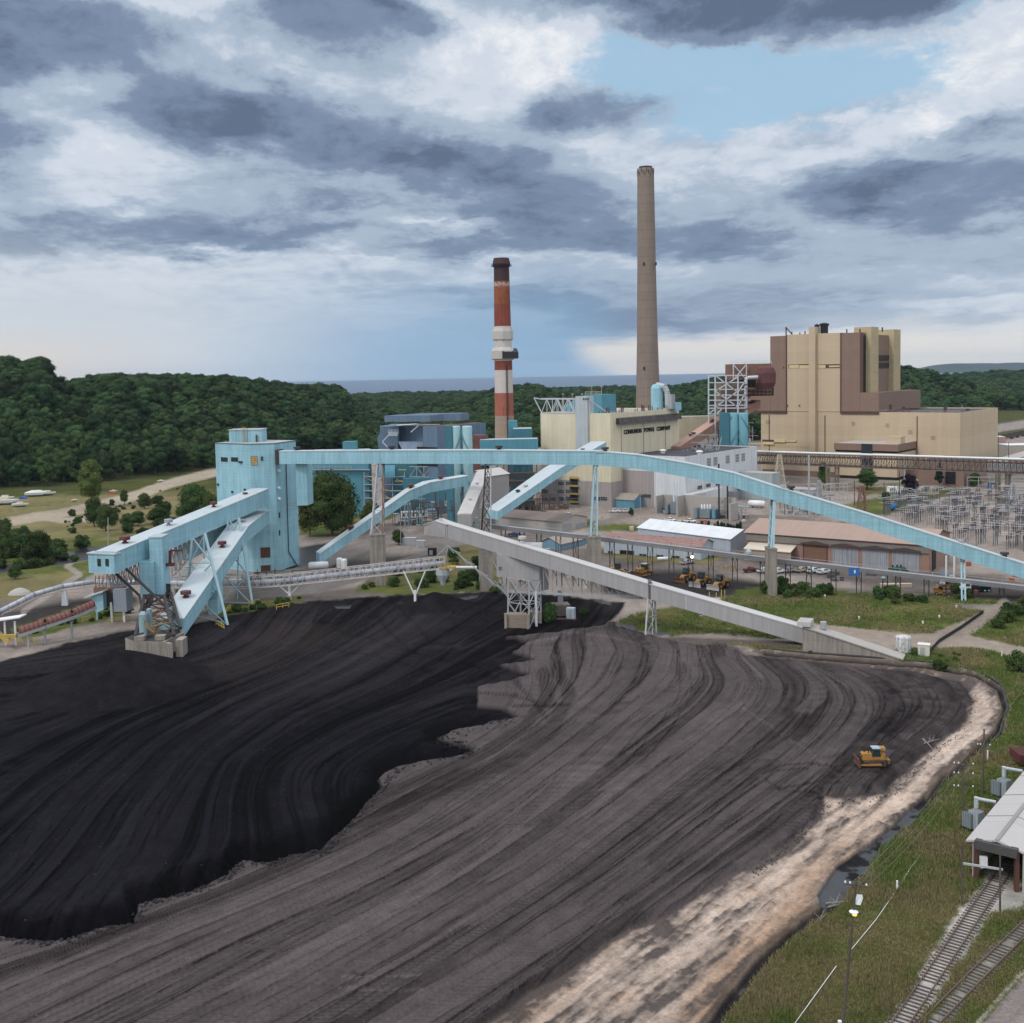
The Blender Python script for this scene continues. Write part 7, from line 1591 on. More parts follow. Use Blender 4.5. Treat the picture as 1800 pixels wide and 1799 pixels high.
 crate('site_container',720,958,5.6,2.6,2.9,R(-12),GC,'pale grey site container, larger left one of the two by the round bush'); crate('site_container',740,962,3.6,2.6,2.6,R(-12),GC,'smaller pale grey site container right of the larger one')
 crate('black_tank',760,976,3.2,2.2,2.6,R(-5),BLACK,'black square tank on the bushy bank below the grey gallery head','tank',BLACK)
 crate('utility_cabinet',1624,1152,2.6,1.9,2.7,R(-25),mat('cream_cabinet',(.58,.55,.47)),'cream utility cabinet standing beside the mottled white tank','cabinet',mat('pale_lid',(.66,.66,.62)))
 f = G(1587.5,1146); wt = empty('water_tank',f,'squat mottled white round tank beside the dirt road junction','tank'); MB().lathe(f,[(1.85,0),(1.85,3.7),(1.7,3.9),(.2,4.15)],28).build('shell',mat('mottled_white',(.62,.62,.62),rust=.33,vscale=2.0,streak=.4),wt)
 crate('trailer_box',1575,800 + 66,9,4,3,R(-38),WHITE,'white box trailer beside the white cars near the spruce','trailer',WHITE)
 crate('blue_bin',1171,903,3.4,2.4,2.3,R(-38),mat('dark_blue_bin',(.03,.09,.20)),'dark blue skip at the corner of the left transformer bay','skip',BLACK); crate('blue_bin',1744,858,3.6,3.6,2.6,0,mat('royal_blue',(.03,.14,.33)),'blue square bin on the pale lot beyond the green tree','skip',BLACK)
 crate('timber_beam',1575,1032,9.5,1.6,.9,R(-3),mat('pale_timber',(.48,.40,.32)),'long pale timber skid lying in the yard under the pipe rack','skid',mat('pale_timber',(.48,.40,.32)))
 crate('fuel_skid',1248,1060,6,2.6,1.2,R(-6),mat('pinkish_skid',(.40,.30,.26)),'low pinkish skid with white drums on the grass edge by the loaders','skid',mat('pinkish_skid',(.40,.30,.26)))
 crate('red_digger',1236,922,2.6,1.9,1.7,R(20),mat('dull_red',(.34,.09,.05)),'small red machine parked right of the two white cars','machine',mat('dull_red',(.34,.09,.05)))
 proj_box('far_shed','white roofed open store at the far right edge behind the pipe bridge','shed',1772,1840,782,812,mat('pale_store',(.34,.31,.28)),dep=18,roof=WHITE); proj_box('far_shed','small pinkish shed with a white roof just right of the tan hall','shed',1742,1768,768,782,mat('pink_shed',(.33,.22,.20)),dep=14,roof=WHITE)
 proj_box('low_store','row of low grey stores beyond the spruces','store',1735,1768,812,838,mat('grey_store',(.26,.255,.26),seam=(4,0),sdark=1.6),pxs=1830,roof=mat('pale_felt',(.4,.36,.33)))
 proj_box('cream_wall','low cream wall behind the dark red tree','wall',1608,1652,856,868,mat('cream_block',(.48,.42,.33)),dep=1)
 for k,(x,y,h) in enumerate(((1663,1026,9),(1677,1028,9),(1690,1030,7))): f = G(x,y); tag(MB().tube(f,f + UP * h,.3,8).build('white_post',WHITE),'white vent post among the drums right of the garage','post','white vent posts')
 rr = random.Random(8)
 for k in range(9): f = G(rr.uniform(1655,1705),rr.uniform(1018,1034)); tag(MB().box(f,1.6,1.4,rr.uniform(1.2,2.2),rr.uniform(0,3)).build('drum_box',[WHITE,mat('royal_blue',(.03,.14,.33)),GSTEEL][k % 3]),'jumbled tote or drum in the cluster right of the garage','tote','totes and drums right of the garage')
 for k,(x,y) in enumerate([(x,905 + (x % 7)) for x in range(1180,1262,11)] + [(x,1000 + (x % 5)) for x in range(1268,1300,8)] + [(1050,910),(1058,912),(1120,915),(1126,912),(1132,914)]):
  f = G(x,y); tag(MB().tube(f,f + UP * 1.3,.25,8).build('bollard',YEL),'short yellow bollard in the plant yard','bollard','yellow bollards')
sheds()
# ================================================================ substation
def substation():
 rr = random.Random(4); u = E1; v = E2; o = G(1620,960)
 SG = mat('bus_steel',(.12,.125,.135),var=.2,rough=.5); DK = mat('insulator_brown',(.075,.06,.065))
 k = 0
 for i in range(36):
  for j in range(25):
   c = G(1720,912) + u * (i * 6.5 - 110 + rr.uniform(-1,1)) + v * (j * 6.2 - 80 + rr.uniform(-1,1))
   if rr.random() < .40: continue
   px,py = proj(c)
   if not (1545 < px < 1880 and 872 < py < 992) or py > 985 - max(0,(1640 - px)) * .5 : continue
   # stay behind the long bridge line and out of the garage
   if py > 902 + (px - 1545) * .38 + 2: continue
   if k >= 290: continue
   h = rr.choice((4.0,4.5,6.5,4.0)); kind = (i + j) % 3
   t = empty('switch_stand',c,'steel stand with dark insulators and tube busbars in the substation','switchgear','switchgear stands of the substation')
   b = MB()
   for s in (-3,0,3): 
    b.beam(c + v * s,c + v * s + UP * h,.20)
    if kind == 0: b.beam(c + v * s,c + v * s + UP * h,.5,.12)
   b.beam(c - v * 3.2 + UP * h,c + v * 3.2 + UP * h,.2)
   if kind == 1: b.beam(c - v * 3,c + UP * h,.14); b.beam(c + v * 3,c + UP * h,.14); b.beam(c + UP * h,c + UP * (h + 4.5),.2)
   b.build('frame',SG,t); d = MB()
   for s in (-3,0,3): d.tube(c + v * s + UP * (h + .1),c + v * s + UP * (h + 1.7),.24,6)
   d.build('insulators',DK,t); e = MB()
   for s in ((-3,3) if kind else (0,)): e.tube(c + v * s + UP * (h + 1.8) - u * 3.1,c + v * s + UP * (h + 1.8) + u * 3.1,.07,5)
   e.build('busbar',SSTEEL,t); k += 1
 # fence-like gantry and dead-end towers
 for n,(x,y,ytop,w,lab) in enumerate(((1370,870,800,11,'cream lattice dead-end tower behind the bridge left of the small switch house'),(1515,945,855,12,'brown lattice pylon above the lawn behind the sloping bridge'),(1780,900,850,10,'lattice gantry tower in the substation, right edge'),(1440,905,845,8,'slim lattice gantry left of the low switch yard'))):
  f = G(x,y); h = Zat(f,ytop); t = empty('lattice_tower',f,lab,'pylon'); b = MB(); hb = w / 1900 * f.y
  L_ = [(f + Vector((sx * hb,sy * hb,0)),f + Vector((sx * hb * .25,sy * hb * .25,h))) for sx,sy in ((-1,-1),(1,-1),(1,1),(-1,1))]
  for a,c in L_: b.beam(a,c,.3)
  for i in range(4): xbrace(b,*L_[i],*L_[(i + 1) % 4],6,.17)
  if n: b.beam(f + UP * h * .9 - E1 * 6,f + UP * h * .9 + E1 * 6,.35)
  b.build('lattice',[mat('cream_lattice',(.50,.44,.34)),RSTEEL,GSTEEL,GSTEEL][n],t)
 for k,(x0,x1,y) in enumerate(((1385,1452,898),(1452,1490,880),(1700,1800,868))):
  a,c = G(x0,y),G(x1,y); t = empty('bus_gantry',a,['open steel bus gantry behind the sloping bridge','small steel gantry near the leafy tree','long bus gantry at the back of the substation'][k],'gantry'); b = MB(); n = 5
  for i in range(n + 1): p = a.lerp(c,i / n); b.beam(p,p + UP * 9,.3); b.beam(p + UP * 9,a.lerp(c,min(1,(i + .5) / n)) + UP * 7,.15)
  b.beam(a + UP * 9,c + UP * 9,.4); b.beam(a + UP * 7,c + UP * 7,.2); b.build('frame',GSTEEL,t)
substation()
# ================================================================ foliage
def leaf_mat(name,c,var=.35):
 m = bpy.data.materials.new(name); m.use_nodes = True; nt = m.node_tree; N = nt.nodes; L = nt.links; bs = N['Principled BSDF']; bs.inputs['Roughness'].default_value = .75; bs.inputs['Specular IOR Level'].default_value = .04
 oi = N.new('ShaderNodeObjectInfo'); g = N.new('ShaderNodeNewGeometry'); nz = N.new('ShaderNodeTexNoise'); L.new(g.outputs['Position'],nz.inputs['Vector']); nz.inputs['Scale'].default_value = .45; nz.inputs['Detail'].default_value = 3
 hs = N.new('ShaderNodeHueSaturation'); hs.inputs['Color'].default_value = (*c,1)
 def M(op,a,b,cc):
  n = N.new('ShaderNodeMath'); n.operation = op
  for i,v in enumerate((a,b,cc)):
   if isinstance(v,(int,float)): n.inputs[i].default_value = v
   else: L.new(v,n.inputs[i])
  return n.outputs[0]
 val = M('MULTIPLY_ADD',oi.outputs['Random'],var * 1.6,1 - var * .8); val2 = M('MULTIPLY_ADD',nz.outputs['Fac'],.9,-.45); v3 = M('MULTIPLY_ADD',val2,1.0,val); L.new(v3,hs.inputs['Value'])
 wn = N.new('ShaderNodeTexWhiteNoise'); wn.noise_dimensions = '1D'; L.new(oi.outputs['Random'],wn.inputs['W']); L.new(M('MULTIPLY_ADD',wn.outputs['Value'],.06,.475),hs.inputs['Hue'])
 L.new(hs.outputs[0],bs.inputs['Base Color'])
 bs.inputs['Transmission Weight'].default_value = 0
 return m
LEAF3 = leaf_mat('light_leaves',(.085,.125,.035),.15); LEAFM = leaf_mat('mixed_leaves',(.050,.080,.026),.5); LEAF = leaf_mat('woodland_leaves',(.034,.060,.022),.75); LEAF2 = leaf_mat('fresh_leaves',(.042,.078,.024),.2); LEAFD = leaf_mat('spruce_needles',(.022,.035,.022),.15); LEAFP = leaf_mat('dark_red_leaves',(.020,.012,.020),.1); LEAFB = leaf_mat('bush_leaves',(.050,.072,.024),.4)
BARK = mat('bark',(.10,.08,.065),var=.2)
ICO = None
def ico():
 global ICO
 if ICO is None:
  import bmesh; bm = bmesh.new(); bmesh.ops.create_icosphere(bm,subdivisions=2,radius=1.0); ICO = (np.array([v.co[:] for v in bm.verts]),np.array([[v.index for v in f.verts] for f in bm.faces])); bm.free()
 return ICO
def crown_mesh(name,seed,n_lobes,env,leaves,ls,m,shape='round',core=.80,nj=.34):
 """env = (radius, bottom, top); lobes fill the envelope, leaf quads stand on the lobes' skin with gaps between"""
 r = np.random.default_rng(seed); R_,zb,zt = env; iv,jf = ico(); Vs = []; Fs = []; n0 = 0
 C_ = []; S_ = []
 for i in range(n_lobes):
  t = (i + .5) / n_lobes; a = i * 2.4 + r.uniform(-.4,.4); zc = zb + (zt - zb) * (.18 + .66 * t)
  if shape == 'cone': rr = R_ * (1 - t) * .72; s = R_ * (.16 + .34 * (1 - t)); fl = .55
  elif shape == 'column': rr = R_ * .15; s = R_ * .9; fl = 1.6
  else: rr = R_ * .62 * math.sin(math.pi * (.18 + .72 * t)) ** .7 * r.uniform(.6,1.1); s = R_ * r.uniform(.34,.52); fl = .8
  C_.append((rr * math.cos(a),rr * math.sin(a),zc)); S_.append((s,s,s * fl))
 if shape == 'round': C_.append((0,0,(zb + zt) / 2)); S_.append((R_ * .62,R_ * .62,(zt - zb) * .36))
 C_ = np.array(C_); S_ = np.array(S_)
 for c,s in zip(C_,S_):
  w_ = 1 + .18 * r.standard_normal(len(iv)); v = iv * s * core * w_[:,None] + c; Vs.append(v); Fs.append(jf + n0); n0 += len(v)
 k = r.integers(0,len(C_),leaves); d = r.standard_normal((leaves,3)); d[:,2] += .35; d /= np.linalg.norm(d,axis=1)[:,None]
 p = C_[k] + d * S_[k] * r.uniform(min(.82,core + .1),1.14,leaves)[:,None]; nrm = d + r.standard_normal((leaves,3)) * nj; nrm /= np.linalg.norm(nrm,axis=1)[:,None]
 a = np.cross(nrm,r.standard_normal((leaves,3))); a /= np.linalg.norm(a,axis=1)[:,None]; b = np.cross(nrm,a); s = (ls * r.uniform(.6,1.3,leaves))[:,None]
 q = np.stack([p - a * s,p - b * s * .7,p + a * s,p + b * s * .7],1).reshape(-1,3)
 V = np.concatenate(Vs + [q]); tri = np.concatenate(Fs); qd = np.arange(leaves * 4).reshape(-1,4) + n0
 me = bpy.data.meshes.new(name); me.vertices.add(len(V)); me.vertices.foreach_set('co',V.astype(np.float32).ravel())
 li = np.concatenate([tri.ravel(),qd.ravel()]).astype(np.int32); me.loops.add(len(li)); me.loops.foreach_set('vertex_index',li)
 ls_ = np.concatenate([np.arange(len(tri)) * 3,len(tri) * 3 + np.arange(leaves) * 4]).astype(np.int32); me.polygons.add(len(ls_)); me.polygons.foreach_set('loop_start',ls_); me.update(calc_edges=True); me.materials.append(m)
 return me
def trunk_mesh(name,h,r,seed):
 rr = random.Random(seed); b = MB(); p = Vector((0,0,-.5)); top = Vector((rr.uniform(-.3,.3),rr.uniform(-.3,.3),h * .7)); b.tube(p,top,r,7,r * .4,False)
 for k in range(4): s = top * (.45 + .13 * k); a = rr.uniform(0,6.28); b.tube(s,s + Vector((math.cos(a) * h * .22,math.sin(a) * h * .22,h * .22)),r * .4,5,r * .12,False)
 me = bpy.data.meshes.new(name); me.from_pydata(b.v,[],b.f); me.materials.append(BARK); return me
CR = {'wood0': crown_mesh('crown',1,9,(6.4,1.5,16),1500,.50,LEAF),'wood1': crown_mesh('crown',2,11,(7.4,1.5,17),1800,.50,LEAF),'wood2': crown_mesh('crown',3,8,(5.4,2,15.5),1200,.48,LEAFM),
  'round': crown_mesh('crown',4,16,(8.5,1.2,19),9500,.33,LEAF2,core=.66,nj=.55),'tall': crown_mesh('crown',5,13,(5.6,1.5,17.5),6500,.30,LEAF3,core=.62,nj=.55),'dark': crown_mesh('crown',6,13,(6.0,.8,13),6500,.30,LEAFB,core=.62,nj=.55),
  'red': crown_mesh('crown',7,12,(5.2,1.6,12),2600,.4,LEAFP),'spruce': crown_mesh('crown',8,16,(3.6,.8,13),2200,.35,LEAFD,'cone'),'column': crown_mesh('crown',9,3,(.75,.0,3.6),260,.2,LEAFD,'column'),
  'bush': crown_mesh('foliage',10,7,(1.9,-.2,2.6),1500,.17,LEAFB,core=.55,nj=.6),'bushd': crown_mesh('foliage',11,8,(2.2,-.2,3.0),1700,.18,LEAFM,core=.55,nj=.6),'weed': crown_mesh('foliage',12,5,(1.4,-.2,1.2),900,.13,LEAF2,core=.5,nj=.7)}
CR['wood2b'] = CR['wood2'].copy()
TR = {'big': trunk_mesh('trunk',13,.42,1),'small': trunk_mesh('trunk',8,.22,2)}
def plant(kind,p,s,label,group,name='broadleaf_tree',cat='tree',trunk='big',rz=None,sz=None):
 t = empty(name,p,label,cat,group); t.rotation_euler = (0,0,random.uniform(0,6.28) if rz is None else rz); t.scale = (s,s,s * (sz or random.uniform(.9,1.1)))
 c = bpy.data.objects.new('crown' if trunk else 'foliage',CR[kind]); col.objects.link(c); c.parent = t
 if trunk: k = bpy.data.objects.new('trunk',TR[trunk]); col.objects.link(k); k.parent = t
 return t
def one(kind,mesh_label,p,s,name='bush',cat='bush',group=None,sz=None):
 c = bpy.data.objects.new(name,CR[kind]); col.objects.link(c); c.location = p; c.rotation_euler = (0,0,random.uniform(0,6.28)); c.scale = (s,s,s * (sz or random.uniform(.8,1.15))); tag(c,mesh_label,cat,group); return c
def at(px,py): g = G(px,py); g.z = gz(g.x,g.y); return g
def hz(x,y): return float(hills(np.array([x]),np.array([y]))[0])
# ---- the wood: positions on a jittered lattice over dune and hinterland
def forest():
 r = np.random.default_rng(21); P = []
 y = 690.0
 while y < 3250:
  sp = 10.5 * max(1.0,(y / 1100.0)) ** .5; xm = .56 * y + 60
  xs = np.arange(-xm,xm,sp); ys = np.full_like(xs,y) + r.uniform(-.45,.45,len(xs)) * sp; xs = xs + r.uniform(-.45,.45,len(xs)) * sp
  P.append(np.stack([xs,ys,np.full_like(xs,1.15 * (sp / 10.5) ** .4)],1)); y += sp * .92
 P = np.concatenate(P); x,y,s = P.T; px = 900 + 1900 * x / y
 d0 = np.interp(px,[-300,0,200,400,560,640],[690,712,757,857,1010,1060]) + 8 * fbm(x / 30,y / 30,2,71)
 ok = np.where(px < 600,y > d0,y > np.interp(px,[600,660,900,1200,1500,1600,1720,1800,2000],[1040,930,1010,1060,1060,1120,1290,1420,1500]))
 ok &= ~((px > 1735) & (y < 1480) & (y > 1150) & (px > 1735 + (1480 - y) * .02)) & (hills(x,y) > -1)
 P = P[ok]; x,y,s = P.T; z = hills(x,y)
 px = 900 + 1900 * x / y
 vis = (px > -60) & (px < 1860)
 order = np.argsort(np.where(vis,y,1e9))[:300]
 sel = np.zeros(len(x),bool); sel[order] = True
 for i in order:
  left = px[i] < 640
  plant(('wood0','wood1','wood2')[int(r.integers(3))],(x[i],y[i],z[i] - .5),float(r.uniform(.7,1.4)),'dark green broadleaf tree at the front of the dense wood on the left slope' if left else 'broadleaf tree at the front edge of the far wood behind the plant','woodland edge trees on the left slope' if left else 'woodland edge trees behind the plant','woodland_tree')
 rest = ~sel; n = int(rest.sum()); me = bpy.data.meshes.new('forest')
 me.from_pydata(np.stack([x[rest],y[rest],z[rest] - .8],1).tolist(),[],[])
 sc = me.attributes.new('size','FLOAT','POINT'); hgt = s[rest]; sc.data.foreach_set('value',(hgt * r.uniform(.60,1.45,n)).astype(np.float32))
 ro = me.attributes.new('turn','FLOAT','POINT'); ro.data.foreach_set('value',r.uniform(0,6.28,n).astype(np.float32))
 wh = me.attributes.new('kindno','INT','POINT'); wh.data.foreach_set('value',r.integers(0,3,n).astype(np.int32))
 o = bpy.data.objects.new('forest',me); col.objects.link(o); tag(o,'dense dark green wood covering the dunes and the land towards the lake','forest',kind='stuff')
 src = {}
 for ob in col.objects:
  if ob.name.startswith('crown') and ob.data.name in (CR['wood0'].name,CR['wood1'].name,CR['wood2'].name): src.setdefault(ob.data.name,ob)
 ng = bpy.data.node_groups.new('wood_scatter','GeometryNodeTree'); ng.interface.new_socket('Geometry',in_out='INPUT',socket_type='NodeSocketGeometry'); ng.interface.new_socket('Geometry',in_out='OUTPUT',socket_type='NodeSocketGeometry')
 N = ng.nodes; L = ng.links; gi = N.new('NodeGroupInput'); go = N.new('NodeGroupOutput'); jn = N.new('GeometryNodeJoinGeometry')
 def attr(nm,ty): a = N.new('GeometryNodeInputNamedAttribute'); a.data_type = ty; a.inputs[0].default_value = nm; return a.outputs[0]
 size = attr('size','FLOAT'); turn = attr('turn','FLOAT'); kn = attr('kindno','INT')
 rot = N.new('ShaderNodeCombineXYZ'); L.new(turn,rot.inputs[2]); scv = N.new('ShaderNodeCombineXYZ'); L.new(size,scv.inputs[0]); L.new(size,scv.inputs[1])
 mz = N.new('ShaderNodeMath'); mz.operation = 'MULTIPLY_ADD'; L.new(size,mz.inputs[0]); mz.inputs[1].default_value = .6; mz.inputs[2].default_value = .32; L.new(mz.outputs[0],scv.inputs[2])
 for k,ob in enumerate(src.values()):
  oi = N.new('GeometryNodeObjectInfo'); oi.transform_space = 'ORIGINAL'; oi.inputs[0].default_value = ob
  ip = N.new('GeometryNodeInstanceOnPoints'); cmp_ = N.new('FunctionNodeCompare'); cmp_.data_type = 'INT'; cmp_.operation = 'EQUAL'; L.new(kn,cmp_.inputs[2]); cmp_.inputs[3].default_value = k
  L.new(gi.outputs[0],ip.inputs['Points']); L.new(cmp_.outputs[0],ip.inputs['Selection']); L.new(oi.outputs['Geometry'],ip.inputs['Instance']); L.new(rot.outputs[0],ip.inputs['Rotation']); L.new(scv.outputs[0],ip.inputs['Scale']); L.new(ip.outputs[0],jn.inputs[0])
 L.new(jn.outputs[0],go.inputs[0]); md = o.modifiers.new('scatter','NODES'); md.node_group = ng
forest()
# ---- single trees
def px_tree(kind,px,pyb,pyt,label,name='broadleaf_tree',cat='tree',trunk='big',group=None,wpx=None):
 p = at(px,pyb); h = Zat((p.x,p.y),pyt) - p.z; me = CR[kind]; zt = max(v.co.z for v in me.vertices); s = h / zt; sx = s
 if wpx: R_ = max(math.hypot(v.co.x,v.co.y) for v in me.vertices); sx = wpx / 2 / F * p.y / R_
 t = plant(kind,p,1,label,group,name,cat,trunk); t.scale = (sx,sx,s); return t
px_tree('tall',162,893,806,'tall light green tree by the boats, standing clear of the wood',wpx=64)
px_tree('dark',166,926,872,'dark tree at the bend of the dirt track, left of a paler one',wpx=44); px_tree('dark',186,934,884,'mid green tree with its twin just left, above the utility pole',wpx=48)
px_tree('round',584,940,824,'big round dark green tree right of the teal tower under the bridge',wpx=122)
px_tree('dark',545,944,850,'dark leafy tree half hidden behind the tower right edge',wpx=60); px_tree('round',345,930,848,'broad green tree against the left side of the tower',wpx=82); px_tree('dark',372,938,862,'green tree squeezed between the broad tree and the tower',wpx=46)
px_tree('dark',68,990,930,'dense dark green tree on the creek bank near the left edge',wpx=66); px_tree('dark',8,962,920,'dark green tree cut by the left edge of the picture',wpx=36); px_tree('dark',26,1018,992,'low round dark tree left of the gravel loop road','bush_tree',wpx=32)
px_tree('tall',219,888,860,'small pale green tree beside the upper dirt track',wpx=22); px_tree('dark',254,895,866,'dark round bushy tree on the meadow, left of two',wpx=34); px_tree('dark',276,890,870,'dark round bushy tree on the meadow, right of two',wpx=20)
px_tree('dark',243,925,897,'mid green tree above the creek, left of the broad one',wpx=36); px_tree('dark',280,920,890,'shaggy grey-green tree left of the broad tree by the tower',wpx=50)
px_tree('dark',655,925,878,'green tree behind the rusty lattice trestle',wpx=50); px_tree('round',700,958,930,'round green bush tree beside the pale site containers','bush_tree',wpx=30)
px_tree('tall',1524,860,826,'spreading green tree before the entrance block',wpx=50); px_tree('tall',1448,860,812,'thin dark tree near the pipe bridge column',wpx=24); px_tree('red',1600,873,833,'dark purple-red tree on the lawn by the substation',wpx=36)
px_tree('spruce',1651,858,812,'tall dark spruce before the brown wing, left of two','spruce',wpx=20); px_tree('spruce',1695,845,814,'dark spruce behind the green tree, right of two','spruce',wpx=17); px_tree('round',1713,858,830,'round bright green tree on the lawn right of the spruces',wpx=28); px_tree('dark',1714,848,820,'dark tree just behind the bright green tree',wpx=20)
px_tree('dark',1557,880,864,'small umbrella-shaped tree on the lawn','small_tree',wpx=22); px_tree('dark',1110,908,892,'tiny tree on the traffic island by the white pickups','small_tree',wpx=13); px_tree('red',1040,882,850,'dark leaning tree against the grey wall behind the tall pier',wpx=18)
for i in range(23):
 px = 1178 + i * 5.6 if i else 1176; 
 if 12 < i < 14: continue
 p = at(px,932 + (i % 3) * .8 + i * .12); c = one('column','slim dark columnar evergreen in the clipped row behind the white roof hall',p,1,'columnar_evergreen','evergreen','row of columnar evergreens'); s = random.uniform(.85,1.25); c.scale = (1.0,1.0,s)
def bushes(n,poly,kind,label,group,s0,s1,name='bush',seed=1):
 rr = random.Random(seed); xs = [p[0] for p in poly]; ys = [p[1] for p in poly]; k = 0; it = 0
 while k < n and it < n * 40:
  it += 1; px = rr.uniform(min(xs),max(xs)); py = rr.uniform(min(ys),max(ys))
  if sdist(np.array([px]),np.array([py]),poly)[0] > 0: continue
  one(kind if isinstance(kind,str) else rr.choice(kind),label,at(px,py),rr.uniform(s0,s1),name,'bush',group); k += 1
bushes(34,[(640,1036),(660,1010),(730,985),(810,968),(860,975),(870,1030),(780,1040)],['bush','bushd','weed'],'leafy bush on the overgrown bank under the lattice conveyor','bushes on the bank under the lattice conveyor',.7,1.3,seed=2)
bushes(16,[(1310,1050),(1370,1026),(1400,1030),(1470,1050),(1440,1056)],['bush','bushd'],'bush in the clump at the foot of the narrow pier','bushes round the narrow pier',.7,1.3,seed=3)
bushes(12,[(1535,1058),(1545,1046),(1620,1056),(1680,1060),(1600,1066)],['bush','weed','bushd'],'bush along the yard edge right of the narrow pier','bushes along the yard edge',.7,1.2,seed=4)
bushes(9,[(1675,1055),(1680,1030),(1715,1035),(1718,1058)],['bush'],'bush round the foot of the last blue bridge post','bushes at the last bridge post',.7,1.1,seed=5)
bushes(14,[(1745,1105),(1760,1072),(1800,1062),(1860,1080),(1850,1110)],['bushd','bush'],'tall bush at the right edge beside the dirt road','bushes at the right edge',.9,1.7,seed=6)
bushes(30,[(-20,1000),(0,950),(100,960),(170,965),(160,980),(60,1000)],['bushd','bush'],'dense bush along the creek at the left','bushes along the creek',.9,2.0,seed=7)
bushes(26,[(200,960),(210,930),(300,900),(375,905),(378,945),(260,965)],['bushd','bush'],'bush in the thicket left of the tower','thicket left of the tower',1.0,2.4,seed=8)
bushes(12,[(-10,1000),(0,930),(60,925),(60,945),(10,1000)],['bushd','bush'],'bush in the hollow at the left edge','bushes in the hollow',1.2,2.4,seed=9)
bushes(48,[(100,905),(200,880),(350,850),(378,860),(300,895),(120,940)],['bush','weed'],'scattered low shrub on the meadow by the dirt tracks','meadow shrubs',.35,1.3,seed=10)
bushes(14,[(30,1118),(120,1080),(235,1066),(230,1078),(110,1106)],['weed','bush'],'weedy bush beside the rusty covered conveyor','weeds by the rusty conveyor',.6,1.0,seed=11)
bushes(16,[(390,1080),(420,1066),(540,1052),(530,1062),(430,1078)],['weed','bush'],'weedy bush at the edge of the coal below the tower','weeds below the tower',.6,1.0,seed=12)
bushes(6,[(840,1036),(866,1020),(882,1036),(870,1044)],['bush'],'bush at the foot of the concrete pier behind the grey box','bushes at the pier foot',.7,1.1,seed=13)
bushes(8,[(524,940),(600,905),(640,915),(660,935),(600,945)],['bushd','bush'],'bush under the big round tree','bushes under the round tree',1.0,2.0,seed=14)
bushes(14,[(1420,1150),(1560,1152),(1640,1160),(1700,1175),(1690,1150),(1580,1140),(1430,1140)],['weed'],'low weedy shrub in the grass along the pile fence','weeds along the pile fence',.4,.9,seed=15)
one('bushd','single dark bush in the grass below the mottled tank',at(1652,1176),.95,'bush','bush'); one('bushd','dark bush at the right edge near the dirt road verge',at(1788,1180),1.4,'bush','bush')
one('bush','yellow-green shrub beside the pale blue cabinet',at(1026,1082),.8,'bush','bush'); one('bushd','dark ivy-like bush between crib and brown block',at(966,1094),1.1,'bush','bush',sz=1.5)
# ---- meadow grass
def meadow():
 r = np.random.default_rng(5); x,y,z,gr,px,py = (GD[k] for k in ('x','y','z','gr','px','py'))
 ok = (gr > .5) & (y < 330) & (px > 560) & (px < 1900) & (py < 1840); idx = np.nonzero(ok)[0]
 n = 120000; k = r.choice(idx,n); dy = y[k] / 120.0
 X = x[k] + r.uniform(-.25,.25,n) * dy; Y = y[k] + r.uniform(-.35,.35,n) * dy * 1.5; Z = z[k] - .05
 h = r.uniform(.14,.50,n) * (1 + .6 * np.clip(fbm(X / 7,Y / 7,3,88) * 2,-.5,1)) * np.minimum(dy,1.6) ** .5; B = 3
 V = []; Cc = []
 dry = sstep(fbm(X / 9,Y / 9,4,90) * 1.3 + .25 * r.standard_normal(n),-.25,.35)
 g1 = np.array([.115,.155,.040]); g2 = np.array([.22,.185,.095]); base = g1 * (1 - dry[:,None]) + g2 * dry[:,None]; base *= r.uniform(.65,1.35,n)[:,None]
 for b in range(B):
  a = r.uniform(0,6.28,n); w = r.uniform(.03,.075,n) * np.minimum(dy,2.0); lean = r.uniform(.1,.6,n) * h; la = r.uniform(0,6.28,n); ox = r.uniform(-.2,.2,n) * dy; oy = r.uniform(-.2,.2,n) * dy
  p0 = np.stack([X + ox - np.cos(a) * w,Y + oy - np.sin(a) * w,Z],1); p1 = np.stack([X + ox + np.cos(a) * w,Y + oy + np.sin(a) * w,Z],1); p2 = np.stack([X + ox + np.cos(la) * lean,Y + oy + np.sin(la) * lean,Z + h],1)
  V.append(np.stack([p0,p1,p2],1).reshape(-1,3)); Cc.append(np.repeat(base,3,axis=0))
 V = np.concatenate(V); Cc = np.concatenate(Cc); me = bpy.data.meshes.new('grass'); me.vertices.add(len(V)); me.vertices.foreach_set('co',V.astype(np.float32).ravel()); m_ = len(V)
 me.loops.add(m_); me.loops.foreach_set('vertex_index',np.arange(m_,dtype=np.int32)); me.polygons.add(m_ // 3); me.polygons.foreach_set('loop_start',np.arange(0,m_,3,dtype=np.int32)); me.update(calc_edges=True)
 ca = me.color_attributes.new('tone','FLOAT_COLOR','POINT'); cc = np.ones((m_,4),np.float32); cc[:,:3] = Cc; ca.data.foreach_set('color',cc.ravel())
 m = bpy.data.materials.new('grass_blades'); m.use_nodes = True; a = m.node_tree.nodes.new('ShaderNodeVertexColor'); a.layer_name = 'tone'; b = m.node_tree.nodes['Principled BSDF']; m.node_tree.links.new(a.outputs[0],b.inputs['Base Color']); b.inputs['Roughness'].default_value = .8; b.inputs['Specular IOR Level'].default_value = .1
 me.materials.append(m); o = bpy.data.objects.new('grass',me); col.objects.link(o); tag(o,'rough olive meadow grass with dry patches','grass',kind='stuff')
meadow()
